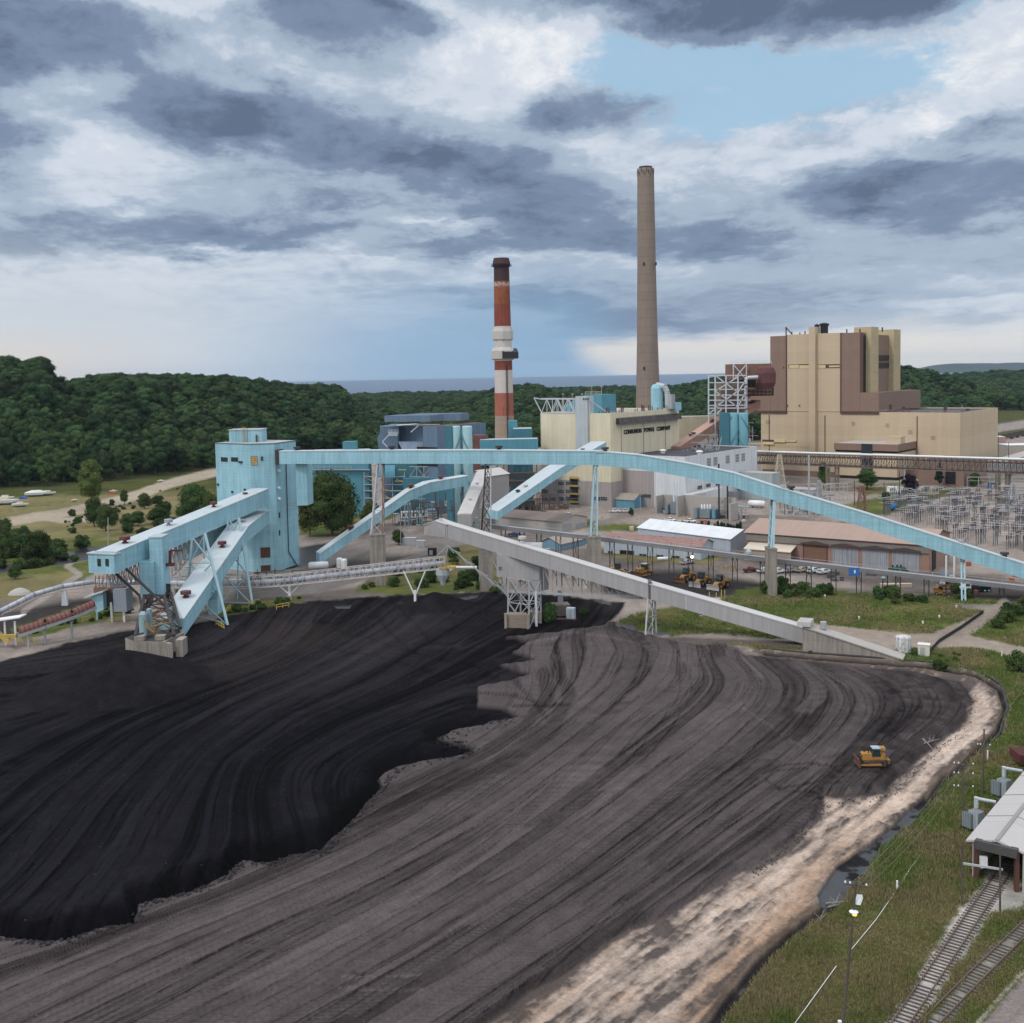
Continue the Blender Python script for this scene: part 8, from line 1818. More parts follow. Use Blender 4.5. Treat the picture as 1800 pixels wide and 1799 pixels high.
# ================================================================ machines and vehicles (built at the origin, facing +X)
USED = {}
def park(proto,px,py,deg,label,group,s=1.0):
 p = at(px,py); o = place(proto,USED,p,R(deg),label,group,s); return o
def wheel(parent,x,y,r,w,hub=None,name='wheel'):
 o = MB().tube((x,y - w / 2,r),(x,y + w / 2,r),r,18).build(name,mat('tyre_black',(.018,.018,.02),rough=.9),parent)
 MB().tube((x,y - w / 2 - .03,r),(x,y + w / 2 + .03,r),r * .5,12).build('rim',hub or SSTEEL,o); return o
def side_loft(b,prof,y0,y1,inset=0.0,topz=None):
 """extrude a side profile (x, z) between y0 and y1; points above topz pulled in by inset"""
 def ring(y,s): return [Vector((x,y + (s * inset if topz is not None and z > topz else 0),z)) for x,z in prof]
 b.loft([ring(y0,1),ring(y1,-1)])
def make_pickup(name,label,m):
 t = empty(name,(0,0,0),label,'pickup truck' if 'pickup' in name else 'car')
 b = MB(); side_loft(b,[(-2.7,.55),(2.65,.55),(2.75,.8),(2.7,1.12),(1.35,1.24),(1.25,1.26),(-.95,1.26),(-2.7,1.22),(-2.78,.8)],-.98,.98); b.build('body',m,t)
 b = MB(); side_loft(b,[(-.95,1.262),(1.25,1.262),(.5,1.86),(-.75,1.88)],-.9,.9,.16,1.5); b.build('cab',m,t)
 b = MB(); side_loft(b,[(-.86,1.33),(1.08,1.33),(.46,1.78),(-.70,1.80)],-.925,.925,.16,1.5); b.build('side_window',GLASS,t)
 b = MB(); side_loft(b,[(1.30,1.28),(1.33,1.30),(.58,1.83),(.53,1.80)],-.78,.78,.05,1.5); b.build('windscreen',GLASS,t)
 if 'pickup' in name: b = MB(); b.slab((-2.62,-.85,0),(1.55,0,0),(0,1.7,0),1.225,1.27); b.build('cargo_bed',BLACK,t)
 else: b = MB(); side_loft(b,[(-2.5,1.262),(-.95,1.262),(-.75,1.87),(-2.2,1.8)],-.9,.9,.16,1.5); b.build('rear_cabin',m,t)
 for y in (-.6,.6): MB().box((2.72,y,.85),.12,.4,.22).build('headlight',mat('lamp_glass',(.7,.7,.65),rough=.2),t)
 MB().box((2.78,0,.5),.12,1.9,.25).build('bumper',DSTEEL,t)
 for x in (-1.75,1.75):
  for y in (-.9,.9): wheel(t,x,y,.42,.28)
 return t
cols = {'white': mat('car_white',(.70,.71,.72),rough=.3,spec=.5,var=.02),'dark': mat('car_dark',(.03,.03,.035),rough=.3,spec=.5),'silver': mat('car_silver',(.35,.36,.38),rough=.3,spec=.5),'tan': mat('car_tan',(.42,.36,.26),rough=.4),'maroon': mat('car_maroon',(.14,.02,.03),rough=.3),'blue': mat('car_blue',(.03,.08,.22),rough=.3)}
PK = {k: make_pickup('pickup_truck',k + ' pickup',m) for k,m in cols.items()}
for k in list(PK): USED[PK[k].name] = False
W = 'white pickup '
for c,px,py,dg,lab in (('white',960,977,-8,W + 'nearest the tall pier, seen side-on'),('white',900 + 2,970,-10,W + 'half behind the pier legs, left of the nearest one'),('white',1010 - 10,908,-20,W + 'at the pier legs in the upper row'),('white',1080,901,-5,W + 'in front of the blue lean-to, left of two'),('white',1099,901,-5,W + 'in front of the blue lean-to, right of two'),
  ('white',1178,917,-50,W + 'on the lot left of the small red machine, left of two'),('white',1213,919,-40,W + 'on the lot just left of the small red machine'),('maroon',1320,1006,25,'dark maroon pickup at the left of the row before the garage'),('white',1344,1007,25,W + 'first in the row right of the maroon one'),
  ('white',1368,1008,25,W + 'half hidden behind the narrow pier'),('silver',1390,1006,25,'silver and dark pickup in the row right of the narrow pier'),('tan',1410,1006,25,'tan pickup in the row before the garage'),('white',1431,1007,25,W + 'second from the right in the garage row'),('white',1449,1009,25,W + 'at the right end of the garage row'),
  ('silver',1208,992,30,'silver pickup parked behind the yellow loaders'),('dark',951,903,0,'black car under the wide teal gallery'),('blue',904,943,8,'dark blue pickup under the small open canopy'),('white',1432,1000,30,W + 'in the second row behind the garage row'),('white',1680,851,-5,W + 'beside the spruce on the lawn edge')):
 park(PK[c],px,py,dg,lab,'pickups parked in the plant yard')
for k in range(6): park(PK['white' if k % 2 else 'silver'],1612 + k * 4.6,848 - k * 1.6,60,'parked car in the tight row behind the dark red tree','cars parked behind the dark red tree',.9)
YM = mat('machine_yellow',(.36,.185,.045),rough=.6,var=.25,rust=.22,vscale=1.2); DM = mat('machine_dark',(.03,.028,.028),rough=.7)
def make_dozer():
 t = empty('bulldozer',(0,0,0),'yellow bulldozer working on the coal near the sand edge','bulldozer')
 for s in (-1,1):
  b = MB(); side_loft(b,[(-2.1,.25),(-1.7,.02),(1.5,.02),(2.1,.35),(2.05,.8),(1.6,.98),(-.7,1.22),(-1.6,1.15),(-2.05,.75)],s * 1.15 - .3,s * 1.15 + .3); k = b.build('track',mat('track_brown',(.06,.045,.035),rust=.4,vscale=3),t)
  b = MB(); [b.tube((x,s * 1.15 - .34,.38),(x,s * 1.15 + .34,.38),.22,10) for x in (-1.3,-.7,-.1,.5,1.1)]; b.tube((-1.35,s * 1.15 - .35,.72),(-1.35,s * 1.15 + .35,.72),.38,12); b.build('roller',DM,k)
  b = MB(); b.beam((-1.2,s * 1.55,.45),(2.75,s * 1.55,.4),.2,.3); b.build('push_arm',YM,t)
 b = MB(); side_loft(b,[(-1.9,1.0),(2.1,1.0),(2.15,2.15),(2.0,2.25),(.35,2.3),(.3,1.7),(-1.9,1.6)],-.75,.75); b.build('body',YM,t)
 b = MB(); side_loft(b,[(-1.2,1.7),(.28,1.7),(.15,3.15),(-1.1,3.15)],-.8,.8,.08,2.5); b.build('cab',mat('cab_glass',(.02,.035,.04),rough=.15,spec=.6),t)
 b = MB(); b.slab((-1.25,-.85,0),(1.5,0,0),(0,1.7,0),3.16,3.3); b.build('cab_roof',mat('roof_grey_blue',(.32,.38,.42)),t)
 b = MB(); b.box((-1.75,0,2.85),.9,1.4,.45); b.beam((-1.9,-.5,1.6),(-1.9,-.5,2.9),.15); b.beam((-1.9,.5,1.6),(-1.9,.5,2.9),.15); b.box((-1.75,0,1.62),.8,1.3,.5); b.build('rear_rack',YM,t)
 b = MB(); b.tube((.9,.3,2.3),(.9,.3,3.0),.1,8); b.tube((1.5,-.3,2.3),(1.5,-.3,3.0),.12,8); b.build('exhaust',DM,t)
 b = MB(); pr = [(2.75,.0),(3.05,.0),(2.95,.5),(2.98,1.0),(3.15,1.45),(3.0,1.5),(2.78,1.0),(2.72,.5)]; side_loft(b,pr,-1.95,1.95); b.build('blade',mat('worn_blade',(.12,.06,.035),rust=.4,vscale=2),t)
 b = MB(); [b.beam((2.0,s * .6,2.1),(2.85,s * .6,1.0),.16) for s in (-1,1)]; [b.beam((1.2,s * 1.5,.5),(2.8,s * 1.4,1.2),.14) for s in (-1,1)]; b.build('blade_ram',DM,t)
 b = MB(); [b.beam((-1.9,s * .5,1.2),(-2.9,s * .4,.9),.2) for s in (-1,1)]; b.beam((-2.9,-.6,.9),(-2.9,.6,.9),.3); b.beam((-2.9,0,1.1),(-3.05,0,.05),.16,.3); b.build('ripper',YM,t)
 return t
dz = make_dozer(); p = at(1534,1356); dz.location = p; dz.rotation_euler = (R(0),0,R(178)); dz.scale = (.92,) * 3
d2 = copy_tree(dz); d2.location = at(1131,1012); d2.rotation_euler = (0,0,R(-140)); d2.scale = (1.25,) * 3; d2['label'] = 'yellow bulldozer parked by the rack with its pale blade toward the coal yard'
def make_loader(bm_):
 t = empty('wheel_dozer',(0,0,0),'loader','wheel loader')
 b = MB(); side_loft(b,[(-4.0,1.2),(-.6,1.1),(-.6,2.3),(-1.4,2.9),(-3.8,2.8),(-4.1,2.2)],-1.2,1.2); b.build('engine_body',YM,t)
 b = MB(); side_loft(b,[(-.55,1.1),(2.2,1.0),(2.4,1.6),(1.4,2.2),(-.55,2.3)],-1.0,1.0); b.build('front_frame',YM,t)
 b = MB(); side_loft(b,[(-1.35,2.95),(.4,2.4),(.55,3.2),(.3,4.3),(-1.2,4.3)],-.9,.9,.08,3.6); b.build('cab',mat('cab_glass',(.02,.035,.04)),t); b = MB(); b.slab((-1.35,-1.0,0),(1.85,0,0),(0,2,0),4.31,4.45); b.build('cab_roof',DM,t)
 for y in (-1.35,1.35):
  for x in (-2.6,1.5): wheel(t,x,y,1.12,.85,YM)
  MB().beam((-3.4,y,2.4),(-1.8,y,2.45),.9,.15).build('fender',YM,t)
 b = MB(); side_loft(b,[(3.6,.1),(3.95,.1),(3.8,.7),(3.85,1.3),(4.05,1.75),(3.85,1.8),(3.6,1.2),(3.55,.6)],-2.3,2.3); b.build('blade',bm_,t)
 b = MB(); [b.beam((1.6,s * .8,1.2),(3.7,s * .9,.7),.25) for s in (-1,1)]; b.beam((1.8,0,1.9),(3.7,0,1.4),.22); b.build('push_arm',YM,t)
 b = MB(); b.tube((-2.6,.5,2.9),(-2.6,.5,3.7),.1,8); b.beam((-3.9,-1.1,2.8),(-3.9,1.1,2.8),.1); b.build('exhaust',DM,t)
 return t
wb = mat('worn_silver_blade',(.36,.34,.33),rust=.2,vscale=2); rb = mat('rust_blade',(.22,.10,.06),rust=.2)
L1,L2 = make_loader(rb),make_loader(wb)
park(L1,1205,1022,-133,'yellow wheel dozer with a rust brown blade, leftmost of the three in a row','wheel dozers parked in a row',.98); park(L2,1232,1030,-133,'yellow wheel dozer with a silver blade, middle of the three in a row','wheel dozers parked in a row',.98); park(L2,1264,1035,-133,'yellow wheel dozer with a silver blade, rightmost of the three, by the yellow posts','wheel dozers parked in a row',.98)
park(L2,1088,1012,-30,'yellow loader behind the grey gallery, leftmost of the machines','wheel dozers parked in a row',.95); park(L2,1664,1036,170,'yellow loader parked left of the blue tank truck','wheel dozers parked in a row',.7)
def skid_steer():
 p = at(1654,1046); t = empty('skid_steer',(0,0,0),'small yellow skid steer in front of the parked loader near the blue truck','skid steer')
 b = MB(); side_loft(b,[(-1.7,.5),(1.2,.5),(1.3,1.0),(.6,1.3),(-.4,1.4),(-.6,1.9),(-1.8,1.7)],-.75,.75); b.build('body',YM,t); b = MB(); side_loft(b,[(-.5,1.45),(.5,1.35),(.4,2.1),(-.5,2.2)],-.6,.6); b.build('cab',DM,t)
 b = MB(); [b.beam((-1.6,s * .85,1.8),(1.6,s * .85,.7),.18) for s in (-1,1)]; b.build('lift_arm',YM,t); b = MB(); side_loft(b,[(1.6,.05),(2.5,.1),(2.3,.2),(1.8,.25),(1.75,.9),(1.6,.9)],-.95,.95); b.build('bucket',DM,t)
 for x in (-1.0,.7):
  for y in (-.85,.85): wheel(t,x,y,.42,.3,YM)
 t.location = p; t.rotation_euler = (0,0,R(-20)); t.scale = (1.25,) * 3
skid_steer()
def blue_truck():
 p = at(1713,1040); t = empty('tank_truck',(0,0,0),'blue tank truck with a white cab behind the last bridge post','truck'); tb = mat('truck_blue',(.035,.12,.20),rough=.4,seam=(1.3,0)); 
 b = MB(); side_loft(b,[(1.4,.7),(4.6,.7),(4.7,1.6),(3.3,1.75),(3.0,2.9),(1.4,3.0)],-1.2,1.2); b.build('cab',WHITE,t); b = MB(); side_loft(b,[(1.8,1.9),(3.2,1.8),(2.95,2.75),(1.8,2.8)],-1.23,1.23); b.build('side_window',GLASS,t)
 b = MB(); b.loft([[Vector((x,1.25 * math.cos(a),2.0 + 1.05 * math.sin(a))) for a in [k * math.pi / 8 for k in range(16)]] for x in (-4.6,1.2)]); b.build('tank',tb,t); MB().slab((-4.8,-1,0),(9,0,0),(0,2,0),.55,.9).build('chassis',DM,t)
 for x in (-3.9,-2.7,3.4):
  for y in (-1.05,1.05): wheel(t,x,y,.52,.4)
 t.location = p; t.rotation_euler = (0,0,R(176))
blue_truck()
def crane_truck():
 p = at(1577,1012); t = empty('green_machine',p,'dark green engine unit standing before the rightmost garage door','machine'); MB().box(p + UP * .6,5.2,2.4,2.2,R(-6)).build('body',mat('machine_green',(.03,.07,.055),var=.4,vscale=2),t); MB().box(p + Vector((2.9,-.2,.3)),1.2,2.0,1.6,R(-6)).build('radiator',RUST,t)
 b = MB(); [b.tube(p + Vector((x,0,2.8)),p + Vector((x,0,3.6)),.3,8) for x in (-1.5,0,1.2)]; b.build('exhaust',DM,t)
crane_truck()
# boats on the grass at the left
def boat(px,py,Lm,deg,label,covered=False,s=1.0):
 t = empty('boat',(0,0,0),label,'boat','boats laid up on the grass'); Wd = Lm * .16
 def ring(x,w,zb,zt): return [Vector((x,-w,zt)),Vector((x,-w * .75,zb + (zt - zb) * .3)),Vector((x,0,zb)),Vector((x,w * .75,zb + (zt - zb) * .3)),Vector((x,w,zt))]
 b = MB(); h = Lm * .15; b.loft([ring(-Lm / 2,Wd,.5,.5 + h),ring(-Lm * .1,Wd * 1.05,.4,.5 + h),ring(Lm * .25,Wd * .8,.5,.55 + h),ring(Lm / 2,.05,.5 + h * .7,.75 + h)]); b.build('hull',WHITE,t)
 b = MB()
 if covered: b.loft([[Vector((x,-w,.52 + h)),Vector((x,0,.52 + h + hh)),Vector((x,w,.52 + h))] for x,w,hh in ((-Lm * .48,Wd,.4),(-Lm * .2,Wd * 1.03,Lm * .11),(Lm * .2,Wd * .85,Lm * .12),(Lm * .47,.1,.3))]); b.build('cover',mat('boat_cover',(.55,.58,.57),var=.08),t)
 else: b.slab((-Lm * .2,-Wd * .6,0),(Lm * .35,0,0),(0,Wd * 1.2,0),.5 + h,.5 + h * 1.7); b.build('cabin',mat('cream_deck',(.6,.55,.45)),t)
 b = MB(); b.beam((-Lm * .3,0,.3),(Lm * .3,0,.3),Wd,.25); [b.tube((-.5,s_ * Wd,.35),(-.5,s_ * Wd * .8,.35),.35,10) for s_ in (-1,1)]; b.build('trailer',DSTEEL,t)
 t.location = at(px,py); t.rotation_euler = (0,0,R(deg))
boat(64,873,13,5,'large boat under a white cover in front of the wood',True); boat(84,871,10,5,'white and cream boat beside the large covered one'); boat(8,888,16,12,'white cabin boat cut by the left edge'); boat(36,891,9,10,'small white boat on the grass below the covered one')
boat(10,880,10,10,'white boat behind the one at the left edge'); boat(132,882,4,5,'tiny white dinghy on the grass by the dirt road'); boat(283,848,5,10,'small white boat far up the meadow near the tower'); boat(200,866,5,10,'small boat beside a red car on the meadow')
for px,py,m_,lab,nm in ((40,877,mat('blue_tarp',(.03,.10,.40)),'blue tarpaulin heap left of the big covered boat','tarpaulin'),(196,868,mat('red_paint',(.4,.08,.04)),'small red car by the boats on the meadow','small_car')):
 p = at(px,py); b = MB(); b.loft([[p + Vector((x - 2.5,y * w,z)) for x,y,z in ((0,-1,0),(0,-1,h),(0,1,h),(0,1,0))] for w,h,in ((1,.4),)] + [[p + Vector((x,y * 1.3,z)) for x,y,z in ((0,-1,0),(0,-1,1.4),(0,1,1.4),(0,1,0))],[p + Vector((x + 2.6,y,z)) for x,y,z in ((0,-1,0),(0,-1,.5),(0,1,.5),(0,1,0))]]); tag(b.build(nm,m_),lab,'tarpaulin' if nm[0] == 't' else 'car')
p = at(35,1044); b = MB(); b.loft([[p + Vector((4.2 * s * math.cos(a),3.2 * s * math.sin(a),z)) for a in [k * math.pi / 7 for k in range(14)]] for s,z in ((1,-.3),(.75,.9),(.35,1.8),(.05,2.1))]); tag(b.build('gravel_heap',mat('pale_gravel',(.36,.34,.32),bump=.5,vscale=1.5)),'pale gravel heap on the grass left of the gravel track','gravel heap')
p = at(728,912); t = empty('salvage_trailer',p,'white hauling trailer with dark cut-outs seen under the curved gallery','trailer'); MB().box(p + UP * .8,13,3,3.0,R(12)).build('body',mat('trailer_white',(.6,.6,.6),rust=.1),t)
b = MB(); u_ = Vector((math.cos(R(12)),math.sin(R(12)),0)); n_ = Vector((u_.y,-u_.x,0)); [b.hexa([q - u_ * .5 + n_ * 1.5,q + u_ * .5 + n_ * 1.5,q + u_ * .5 + n_ * 1.56,q - u_ * .5 + n_ * 1.56] + [q - u_ * .5 + n_ * 1.5 + UP * 1.8,q + u_ * .5 + n_ * 1.5 + UP * 1.8,q + u_ * .5 + n_ * 1.56 + UP * 1.8,q - u_ * .5 + n_ * 1.56 + UP * 1.8]) for q in [p + u_ * k + UP * 1.3 for k in (-5,-3,-.5,1.5,4)]]; b.build('opening',BLACK,t)
# ================================================================ right foreground: dumper shed, tracks, poles
def dumper_shed():
 a = G(1709,1546); b_ = G(1797,1569); u = (b_ - a); Wd = u.length; u.normalize(); v = Vector((.795,1,0)).normalized()
 ze = Zat((a.x,a.y),1480); L_ = 95; rise = .9
 t = empty('dumper_shed',a,'long grey roofed rail shed at the right edge, tracks running into its dark mouth','shed'); A = Vector((a.x,a.y,0)); B_ = Vector((b_.x,b_.y,0)); m = (A + B_) / 2
 wm = mat('shed_wall',(.40,.39,.38),seam=(.6,0),sdark=.85,rust=.12)
 for q in (A,B_): w_ = MB(); w_.slab(q,u * .3,v * L_,-.3,ze); w_.build('side_wall',wm,t)
 r = MB(); s = -u * .8; f = -v * .3
 for q,sg in ((A,-1),(B_,1)):
  e = q + u * (.8 * sg) + UP * (ze - .1) + f; c = m + UP * (ze + rise) + f + u * (.012 * sg); r.hexa([e,c,c + v * (L_ + 1),e + v * (L_ + 1),e + UP * .25,c + UP * .25,c + v * (L_ + 1) + UP * .25,e + v * (L_ + 1) + UP * .25])
 r.build('roof',mat('shed_roof',(.44,.42,.41),seam=(0,0) if 0 else (7.5,0),sdark=.7,var=.05),t)
 r = MB(); c = m + UP * (ze + rise + .27) + f; r.beam(c,c + v * (L_ + 1),.5,.12)
 for k in range(1,5): e = A - u * .8 + UP * (ze + .18) + v * (k * 9.5); c2 = m + UP * (ze + rise + .28) + v * (k * 9.5); e2 = B_ + u * .8 + UP * (ze + .18) + v * (k * 9.5); r.beam(e,c2,.14,.1); r.beam(c2,e2,.14,.1)
 r.build('roof_joint',mat('roof_seam',(.26,.25,.25)),t)
 b = MB(); b.beam(A + UP * (ze + .1) - v * .5 + u * .5,B_ + UP * (ze + .1) - v * .5 - u * .5,.9,1.2); b.build('rolled_curtain',mat('dark_curtain',(.07,.065,.065)),t)
 for q,d in ((A + u * .5,1),(B_ - u * .7,-1)): MB().beam(q - v * .1 - UP * .2,q - v * .1 + UP * ze,.55,.5).build('door_post',mat('red_rust_post',(.10,.045,.035),rust=.3,vscale=2),t)
 b = MB(); b.slab(A + u * .3 + v * 40,u * (Wd - .3),v * .2,-.2,ze + rise * .6); b.build('inner_wall',BLACK,t)
 q = A + u * .8 - v * .9 + UP * 2.6; MB().box(A + u * 1.5 - v * .25 + UP * 2.2,.9,.5,1.5).build('switch_box',WHITE,t)
 # duct stubs and transformers at its far side
 for k,(px,py) in enumerate(((1716,1462),(1765,1404))):
  f = G(px,py); x = empty('transformer',f,['nearer grey finned transformer beside the long shed roof','farther grey finned transformer beside the long shed roof'][k],'transformer','transformers by the rail shed')
  MB().box(f + UP * .5,1.5,1.7,2.7,A1 + 1.2).build('tank',mat('transformer_pale',(.36,.40,.42),seam=(.3,0),sdark=.5),x)
  MB().box(f + Vector((-1.15,.3,.6)),.6,1.6,2.2,A1 + 1.2).build('radiator',mat('transformer_dim',(.20,.24,.26),seam=(.3,0),sdark=.5),x)
  b = MB(); p0 = f + Vector((.5,1.2,3.2)); b.tube(p0,p0 + UP * 1.6,.34,12); b.tube(p0 + UP * 1.4,p0 + UP * 1.2 + u * 6.5 + v * 1,.26,12); b.build('bus_duct',mat('pale_silo',(.45,.5,.52)),x)
  b = MB(); g = f + u * 3.2 + v * 1.2; b.beam(g - UP * .3,g + UP * 4.6,.35); b.box(g + UP * 4.6,1.4,.5,.8); b.build('duct_post',DSTEEL,x)
 p = G(1792,1370); b = MB(); b.slab(p + Vector((1.5,3,0)),(9,0,0),(0,4,0),1.6,3.0); tag(b.build('red_skip',mat('red_brown_skip',(.10,.03,.03),seam=(.6,0))),'dark red box roof edge at the right edge above the long shed','container')
dumper_shed()
def railway():
 for k,(S,lab) in enumerate((([(1551,1850),(1585,1799),(1648,1706),(1715,1606),(1761,1540),(1800,1486)],'pair of rusty rails on old sleepers running into the long shed'),([(1590,1850),(1637,1799),(1715,1719),(1800,1636),(1900,1545)],'second rusty track curving beside the dirt road at the lower right'))):
  pts = [G(*s) for s in S]; t = empty('railway_track',pts[2],lab,'railway track'); D = []
  d0 = 0; P = []
  for a,c in zip(pts,pts[1:]):
   n = max(2,int((c - a).length / .74)); P += [a.lerp(c,i / n) for i in range(n)]
  P.append(pts[-1]); gp = [Vector((p.x,p.y,gz(p.x,p.y) if abs(p.x) < 200 else 0)) for p in P]
  zs = [p.z for p in gp]; zs = [sum(zs[max(0,i - 6):i + 7]) / len(zs[max(0,i - 6):i + 7]) for i in range(len(zs))]
  P = [Vector((p.x,p.y,z + .10)) for p,z in zip(gp,zs)]; rr = random.Random(k); tn = [(P[min(i + 3,len(P) - 1)] - P[max(i - 3,0)]).normalized() for i in range(len(P))]; g2 = .7175 * (1.12 if k == 0 else 1.12)
  sd = [Vector((-d.y,d.x,0)).normalized() for d in tn]
  tb = MB(); extra = MB()
  for i,(p,s_) in enumerate(zip(P,sd)):
   if rr.random() < .05: continue
   a_ = rr.uniform(-.03,.03); e = s_ * 1.32; tb.beam(p - e + tn[i] * a_,p + e - tn[i] * a_,.17,.10)
  tb.build('sleepers',mat('old_sleeper',(.095,.08,.07) if k == 0 else (.15,.125,.11),var=.3,vscale=1.5),t).name = 'sleeper_bed'
  for sgn in (-1,1):
   b = MB(); q = [p + s_ * (g2 * sgn) + UP * .15 for p,s_ in zip(P,sd)]
   for a,c in zip(q[::3],q[3::3]): b.beam(a,c + (c - a) * .02,.11,.17)
   b.build('rail',mat('rail_rust',(.13,.085,.065),var=.2),t)
railway()
def pole(px,py,pt,r,label,arms=(),m=None,name='utility_pole',lean=None,group=None):
 f = G(px,py); f.z = gz(f.x,f.y); t = empty(name,f,label,'utility pole' if 'util' in name else 'pole',group); m = m or mat('pole_wood',(.085,.072,.062),var=.25)
 top = V3(pt[0],pt[1],f.y + (0 if lean is None else lean)); MB().tube(f - UP * .5,top,r,10,r * .72).build('shaft',m,t)
 for k,(z,w,dx) in enumerate(arms):
  c = f.lerp(top,z); d = Vector((math.cos(R(dx)),math.sin(R(dx)),0)); x = MB(); x.beam(c - d * w,c + d * w,.12,.14); o = x.build('crossarm',m,t)
  b = MB(); [b.lathe(c + d * w * s + UP * .08,[(.05,0),(.1,.08),(.1,.22),(.03,.26)],8) for s in (-.92,-.5,.92)]; b.build('insulator',WHITE,o)
 return t,f,top
t,f,top = pole(1480,1812,(1505,1550),.16,'tall dark leaning lamp pole in the grass with one crossarm and an orange lamp',((.975,1.15,-20),),name='lamp_pole')
c = f.lerp(top,.80); b = MB(); b.lathe(c + Vector((.0,-.15,0)),[(.1,.0),(.42,-.02),(.48,.1),(.2,.22),(.05,.25)],16); b.build('lamp_shade',WHITE,t); MB().lathe(c + Vector((0,-.42,-.20)),[(.05,0),(.24,.06),(.24,.16),(.1,.2)],12).build('lit_bulb',mat('amber_lens',(1,.45,.1),emit=((1,.42,.08),2.0)),t)
b = MB(); c2 = f.lerp(top,.87); b.hexa([c2 + Vector(q) for q in ((.15,0,-.35),(.65,0,-.45),(1.05,.4,.1),(.5,.4,.2),(.1,.1,.0),(.6,.1,-.1),(1.0,.5,.45),(.45,.5,.5))]); b.build('floodlight',WHITE,t)
MB().box(f.lerp(top,.06) + Vector((-.35,-.1,0)),.35,.3,.3).build('junction_box',WHITE,t)
_,fA,tA = pole(1727,1397,(1730,1282),.17,'utility pole farther back by the second transformer',((.75,1.0,-15),)); _,fB,tB = pole(1693,1456,(1694,1342),.17,'utility pole with three crossarms by the nearer transformer',((.98,1.45,-12),(.83,1.45,-12),(.63,1.45,-12)))
pole(1691,1590,(1691,1486),.12,'bare wooden post left of the shed mouth, joined by a crossbar'); pole(1758,1604,(1758,1492),.14,'bare grey post in front of the shed mouth between the tracks')
a = V3(1693,1518,G(1691,1590).y); c = V3(1763,1529,G(1758,1604).y); tag(MB().beam(a,c,.2,.25).build('crossbar',GSTEEL),'pale horizontal beam between the two posts before the shed mouth','beam')
pole(190,968,(190,910),.22,'lone utility pole left of the upper gallery',m=GSTEEL)
pole(1691,735 + 50,(1691,712),.3,'thin grey pole at the edge of the far wood beyond the hall',m=GSTEEL,name='mast')
for px,y0,y1,lab in ((1554,905,848,'thin dark pole on the lawn left of the dark red tree'),(1581,893,828,'dark pole left of the dark red tree, nearer than the lawn pole'),(1610,880,835,'dark pole right of the dark red tree'),(1755,860,765,'tall thin pole before the far lattice column'),(1773,860,778,'second tall thin pole before the far lattice column'),(1480 + 22,890,845,'short grey pole between the two trees')):
 pole(px,y0,(px,y1),.2,lab,name='yard_pole',m=DSTEEL)
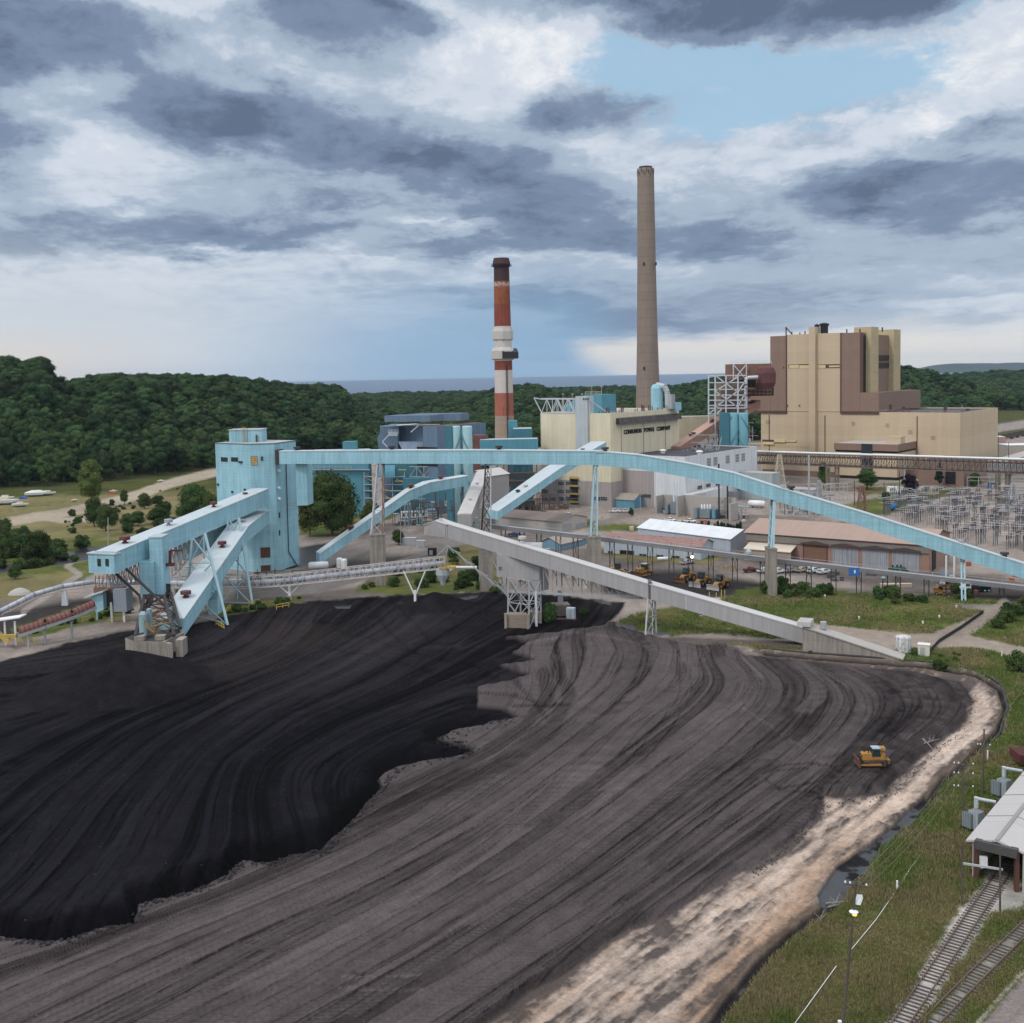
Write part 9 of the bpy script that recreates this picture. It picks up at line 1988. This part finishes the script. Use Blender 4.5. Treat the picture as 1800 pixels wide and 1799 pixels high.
def wires():
 def sag(mb,a,c,s,r=.018):
  n = 14; P = [a.lerp(c,i / n) - UP * (s * 4 * (i / n) * (1 - i / n)) for i in range(n + 1)]
  for p,q in zip(P,P[1:]): mb.beam(p,q,r * 2)
 lampt = V3(1505,1560,G(1480,1812).y); b = MB()
 for dx in (-1.3,0,1.3): sag(b,tB + Vector((dx,0,0)),lampt + Vector((dx * .8,0,0)),1.2,.012)
 for dx in (-.8,.8): sag(b,tA + Vector((dx,0,-.5)),tB + Vector((dx,0,-.3)),.5,.012)
 far = G(1900,1120) + UP * 12
 for dx in (-.8,.8): sag(b,tA + Vector((dx,0,-.5)),far + Vector((dx * 2,0,0)),1.5,.012)
 tag(b.build('overhead_wire',mat('wire_grey',(.16,.16,.16))),'thin overhead wires strung between the poles at the right','wires')
 b = MB(); P = [G(px,py) + UP * .25 for px,py in ((1380,1830),(1400,1799),(1470,1702),(1497,1672),(1540,1620),(1576,1568),(1600,1530),(1622,1500))]
 for p,q in zip(P,P[1:]):
  if p is P[2]: continue
  b.tube(p,q,.04,6)
 tag(b.build('ground_pipe',WHITE),'thin white hose lying through the grass at the lower right','hose')
 for k,(px,y0,y1,lab) in enumerate(((1577,1566,1548,'white standpipe on the hose in the grass'),(1736,1337,1320,'white standpipe in the grass near the back utility pole'),(1761,1155,1144,'white marker post in the grass by the dirt road'))): f = G(px,y0); f.z = gz(f.x,f.y); tag(MB().tube(f,f + UP * (y0 - y1) * f.y / 1950,.13,8).build('standpipe',WHITE),lab,'standpipe')
 for k,(px,py) in enumerate(((1450,1050),(1510,1088),(1568,1061),(1622,1097),(1651,1087),(1681,1070))): f = at(px,py); tag(MB().box(f,.4,.35,.8).build('marker_box',WHITE),'small white marker box standing in the meadow behind the concrete tunnel','marker','white markers in the meadow')
 # silt fence and hose round the pile
 b = MB(); P = [(1330,1139),(1420,1149),(1560,1159),(1640,1165),(1718,1179),(1760,1205),(1771,1243),(1758,1284),(1726,1319),(1692,1353),(1662,1371),(1645,1400),(1606,1446),(1560,1484)]
 P = [G(*p) for p in P]; Q = []
 for i in range(len(P) - 1):
  for k in range(8): Q.append(P[i].lerp(P[i + 1],k / 8))
 Q = [Vector((p.x,p.y,gz(p.x,p.y) + .2)) for p in Q]
 for p,q in zip(Q,Q[1:]): b.tube(p,q,.24,7)
 tag(b.build('black_pipe',mat('black_plastic',(.03,.03,.033),rough=.45)),'black plastic pipe curving round the edge of the coal yard','pipe')
 b = MB(); Q = [G(*p) for p in ((1630,1152),(1650,1130),(1690,1105),(1728,1078))]; Q = [Vector((p.x,p.y,gz(p.x,p.y))) for p in Q]
 for p,q in zip(Q,Q[1:]): b.hexa([p,q,q + Vector((.15,0,0)),p + Vector((.15,0,0)),p + UP * .9,q + UP * .9,q + Vector((.15,0,.9)),p + Vector((.15,0,.9))])
 tag(b.build('silt_fence',mat('black_fabric',(.02,.02,.022))),'low black silt fence beside the dirt road up to the yard','fence')
 for k,(x0,y0,x1,y1) in enumerate(((1625,1318,1652,1303),(1622,1312,1640,1322),(1432,1622,1452,1612),(1455,1590,1480,1586),(1452,1583,1486,1590))):
  f,g = at(x0,y0),at(x1,y1); b = MB(); b.tube(f + UP * .15,g + UP * .35,.14,6,.05); m_ = f.lerp(g,.5) + UP * .25; b.tube(m_,m_ + Vector((.8,.9,.8)),.07,5,.03); b.tube(m_,m_ + Vector((-.6,.7,.5)),.06,5,.02)
  tag(b.build('driftwood',mat('bleached_wood',(.22,.19,.165))),['bleached branch on the coal edge above the sand, upper of two','bleached branch on the coal edge above the sand, lower of two','grey branch at the ditch by the wet hollow','broken plank in the wet hollow, upper','broken plank in the wet hollow, lower'][k],'branch')
 for k,(px,h) in enumerate(((1247,3.0),(1259,2.6),(1268,3.4),(1274,3.0))): f = at(px,1058 - k); tag(MB().beam(f,f + UP * h,.22).build('yellow_post',YEL),'yellow steel post on the fuel skid near the right wheel dozer','post','yellow posts by the wheel dozers')
wires()
# ================================================================ small plant clutter in the middle of the yard
def clutter():
 mats = [mat('dark_grey_steel',(.10,.10,.10)),GSTEEL,TEALS,RSTEEL,mat('pale_silo',(.45,.50,.52))]
 for k,(x0,x1,y0,y1,n,lab) in enumerate(((690,775,868,925,70,'maze of pipe racks and small tanks under the curved teal gallery'),(800,850,880,940,40,'pipes and ladders at the foot of the crusher house'),(900,1000,862,898,50,'dark machinery and steel bays below the wide teal gallery'),(1262,1312,880,912,40,'pipework round the plant room left of the white gas tank'),
   (1380,1460,862,905,60,'low switchgear and steel posts round the fluted switch house'),(300,372,1000,1046,60,'pumps and pipes on the ground behind the A-frame trestles'),(425,520,1008,1030,40,'loading platforms and pipes at the foot of the tower'),(1195,1262,790,842,50,'steel frames and ducts behind the service building roof'))):
  rr = random.Random(40 + k); c = G((x0 + x1) / 2,y1); c = Vector((c.x,c.y,0)); t = empty('pipework',c,lab,'pipework'); W_ = (x1 - x0) / 1900 * c.y; hmax = (y1 - y0) / 1900 * c.y; dp = 10
  base = 27 if k == 7 else 0
  if k == 7: c = Vector((c.x * 1.1,640,0)); W_ = 22; hmax = 12
  fr,pi,bx = MB(),MB(),MB(); xs = [c.x - W_ / 2 + W_ * i / 6 for i in range(7)]
  for x in xs:
   for y in (c.y + 1,c.y + dp): fr.beam((x,y,base),(x,y,base + hmax * rr.uniform(.5,1)),.3)
  for i in range(n):
   x,y,z = c.x + rr.uniform(-.5,.5) * W_,c.y + rr.uniform(0,dp),base + hmax * rr.random() ** 1.3
   if i % 3 == 0: fr.beam((x,y,z),(x + rr.uniform(2,9),y,z),.28)
   elif i % 3 == 1: pi.tube((x,y,z),(x + rr.choice((-1,1)) * rr.uniform(2,8),y,z),rr.uniform(.12,.4),6); pi.tube((x,y,z),(x,y,base),.15,5)
   else: bx.box((x,y,base),rr.uniform(.8,2.4),rr.uniform(.8,2),rr.uniform(.8,2.2),rr.uniform(0,3))
  fr.build('frame',mats[k % 2],t); pi.build('pipe',mats[(2,4,3,4,1,2,4,3)[k]],t); bx.build('equipment',[mats[0],GSTEEL,mats[3]][k % 3],t)
 # rails on the walkways, light poles, skips and vans
 for k,(px,y0,y1) in enumerate(((1044,905,860),(1126,925,870),(1302,935,885),(1352,925,880),(868,968,925),(1475,985,930),(1642,985,935),(705,965,915),(935,990,950))):
  f = G(px,y0); h = Zat(f,y1); t = empty('yard_light',f,'slim grey yard light pole with a short lamp arm','lamp post','yard light poles'); MB().tube(f,f + UP * h,.14,6).build('post',GSTEEL,t); MB().beam(f + UP * h,f + UP * (h + .2) + Vector((1.6,0,0)),.25,.15).build('lamp_arm',GSTEEL,t)
 rr = random.Random(77)
 for k in range(26):
  px,py = ((rr.uniform(1040,1320),rr.uniform(915,935)),(rr.uniform(880,1040),rr.uniform(955,985)),(rr.uniform(1460,1560),rr.uniform(1010,1030)),(rr.uniform(1700,1800),rr.uniform(995,1045)))[k % 4]
  f = G(px,py); s = rr.uniform(1.2,3); t = MB().box(f,s,s * .7,rr.uniform(.5,1.6),rr.uniform(0,3)).build('stacked_pallet',[mat('pale_timber',(.48,.40,.32)),GSTEEL,mats[0],mat('dull_red',(.34,.09,.05))][k % 4]); tag(t,'small stack of stored goods standing about the yard','pallet','stored goods about the yard')
 t = col.objects['brown_boiler_house']; n = -E2; c = BHC
 for px,py,w_,h_ in ((1350,742,3,2),(1368,800,4,5),(1400,806,3,4),(1500,745,2,2),(1560,748,2,2),(1600,760,2.4,2),(1640,770,2.4,2),(1400,690,2,2),(1460,660,2,2),(1405,620,2,2)):
  if py < 725: continue
  win(t,on(c - E2 * .06,n,px,py),n,w_,h_,(2,1),DBRN,name='louvre',glass=mat('tan_column',(.44,.36,.22)))
 b = MB()
 for px in (1352,1450,1612): p = on(c - E2 * .3,n,px,760); b.tube(Vector((p.x,p.y,2)),Vector((p.x,p.y,38)),.25,6)
 b.build('downpipe',DBRN,t)
 b = MB(); A = c - E2 * 0 + UP * (Zat(c,728) + .9); railing(b,[A,A - E1 * ext(c,-E1,1545)],1.2,4,.12); b.build('roof_railing',GSTEEL,t)
 t = col.objects['cream_boiler_house']; c = CB; b = MB()
 for s in (10,32,55): q = c + E1 * .2 + E2 * s; b.beam((q.x,q.y,13),(q.x,q.y,CBZ - 3),.3)
 b.build('downpipe',mat('dull_cream',(.42,.37,.27)),t)
 b = MB(); q = c + E1 * .1; railing(b,[c + UP * (CBZ + 1.2),c + E2 * 70 + UP * (CBZ + 1.2)],1.2,4,.12); b.build('roof_railing',GSTEEL,t)
 # waiting coal wagons in the far rail yard
 for k in range(9):
  p = G(1772 + k * 10,772 - k * 2.2); t = empty('coal_wagon',p,'brown open coal wagon in the line waiting in the far rail yard','railway wagon','coal wagons in the rail yard'); u = Vector((.98,.2,0)).normalized(); a_ = math.atan2(u.y,u.x)
  MB().box(p + UP * 1.1,11.5,3.0,2.9,a_).build('body',mat('wagon_brown',(.075,.055,.05),var=.2),t); b = MB(); b.box(p + UP * 4.01,11,2.6,.25,a_); b.build('load',mat('coal_lump',(.022,.020,.022)),t)
  b = MB(); [b.tube(p + u * s + UP * .5 - Vector((0,1.2,0)),p + u * s + UP * .5 + Vector((0,1.2,0)),.5,8) for s in (-4.5,-3,3,4.5)]; b.build('wheels',DSTEEL,t)
 # rubble and loose lumps along the foot of the black bank and the coal edge
 rr = np.random.default_rng(3); V = []; Fc = []; iv,jf = ico(); n0 = 0
 E = [(0,1664),(60,1668),(130,1664),(190,1642),(244,1630),(250,1602),(300,1590),(350,1574),(405,1550),(432,1524),(480,1530),(524,1514),(570,1508),(585,1486),(620,1460),(652,1418),(676,1393),(700,1358),(820,1336),(835,1322),(775,1305),(870,1278),(914,1266)]
 S_ = [(1320,1540),(1400,1480),(1450,1420),(1560,1400),(1640,1330),(1700,1270),(1712,1220)]
 for line,cnt in ((E,900),(S_,500)):
  for i in range(cnt):
   j = rr.integers(0,len(line) - 1); u = rr.random(); px = line[j][0] * (1 - u) + line[j + 1][0] * u + rr.normal() * 5; py = line[j][1] * (1 - u) + line[j + 1][1] * u + abs(rr.normal()) * 6 - 3
   g = G(px,py); r = rr.uniform(.06,.22) if line is E else rr.uniform(.03,.12); v = iv * r * rr.uniform(.6,1.3,(len(iv),1)) + np.array([g.x,g.y,gz(g.x,g.y) + r * .3]); V.append(v); Fc.append(jf + n0); n0 += len(v)
 me = bpy.data.meshes.new('coal_lumps'); me.from_pydata(np.concatenate(V).tolist(),[],np.concatenate(Fc).tolist()); me.materials.append(mat('coal_lump',(.022,.020,.022),var=.4)); o = bpy.data.objects.new('coal_lumps',me); col.objects.link(o); tag(o,'loose lumps of coal fallen along the edges of the pile','coal',kind='stuff')
clutter()
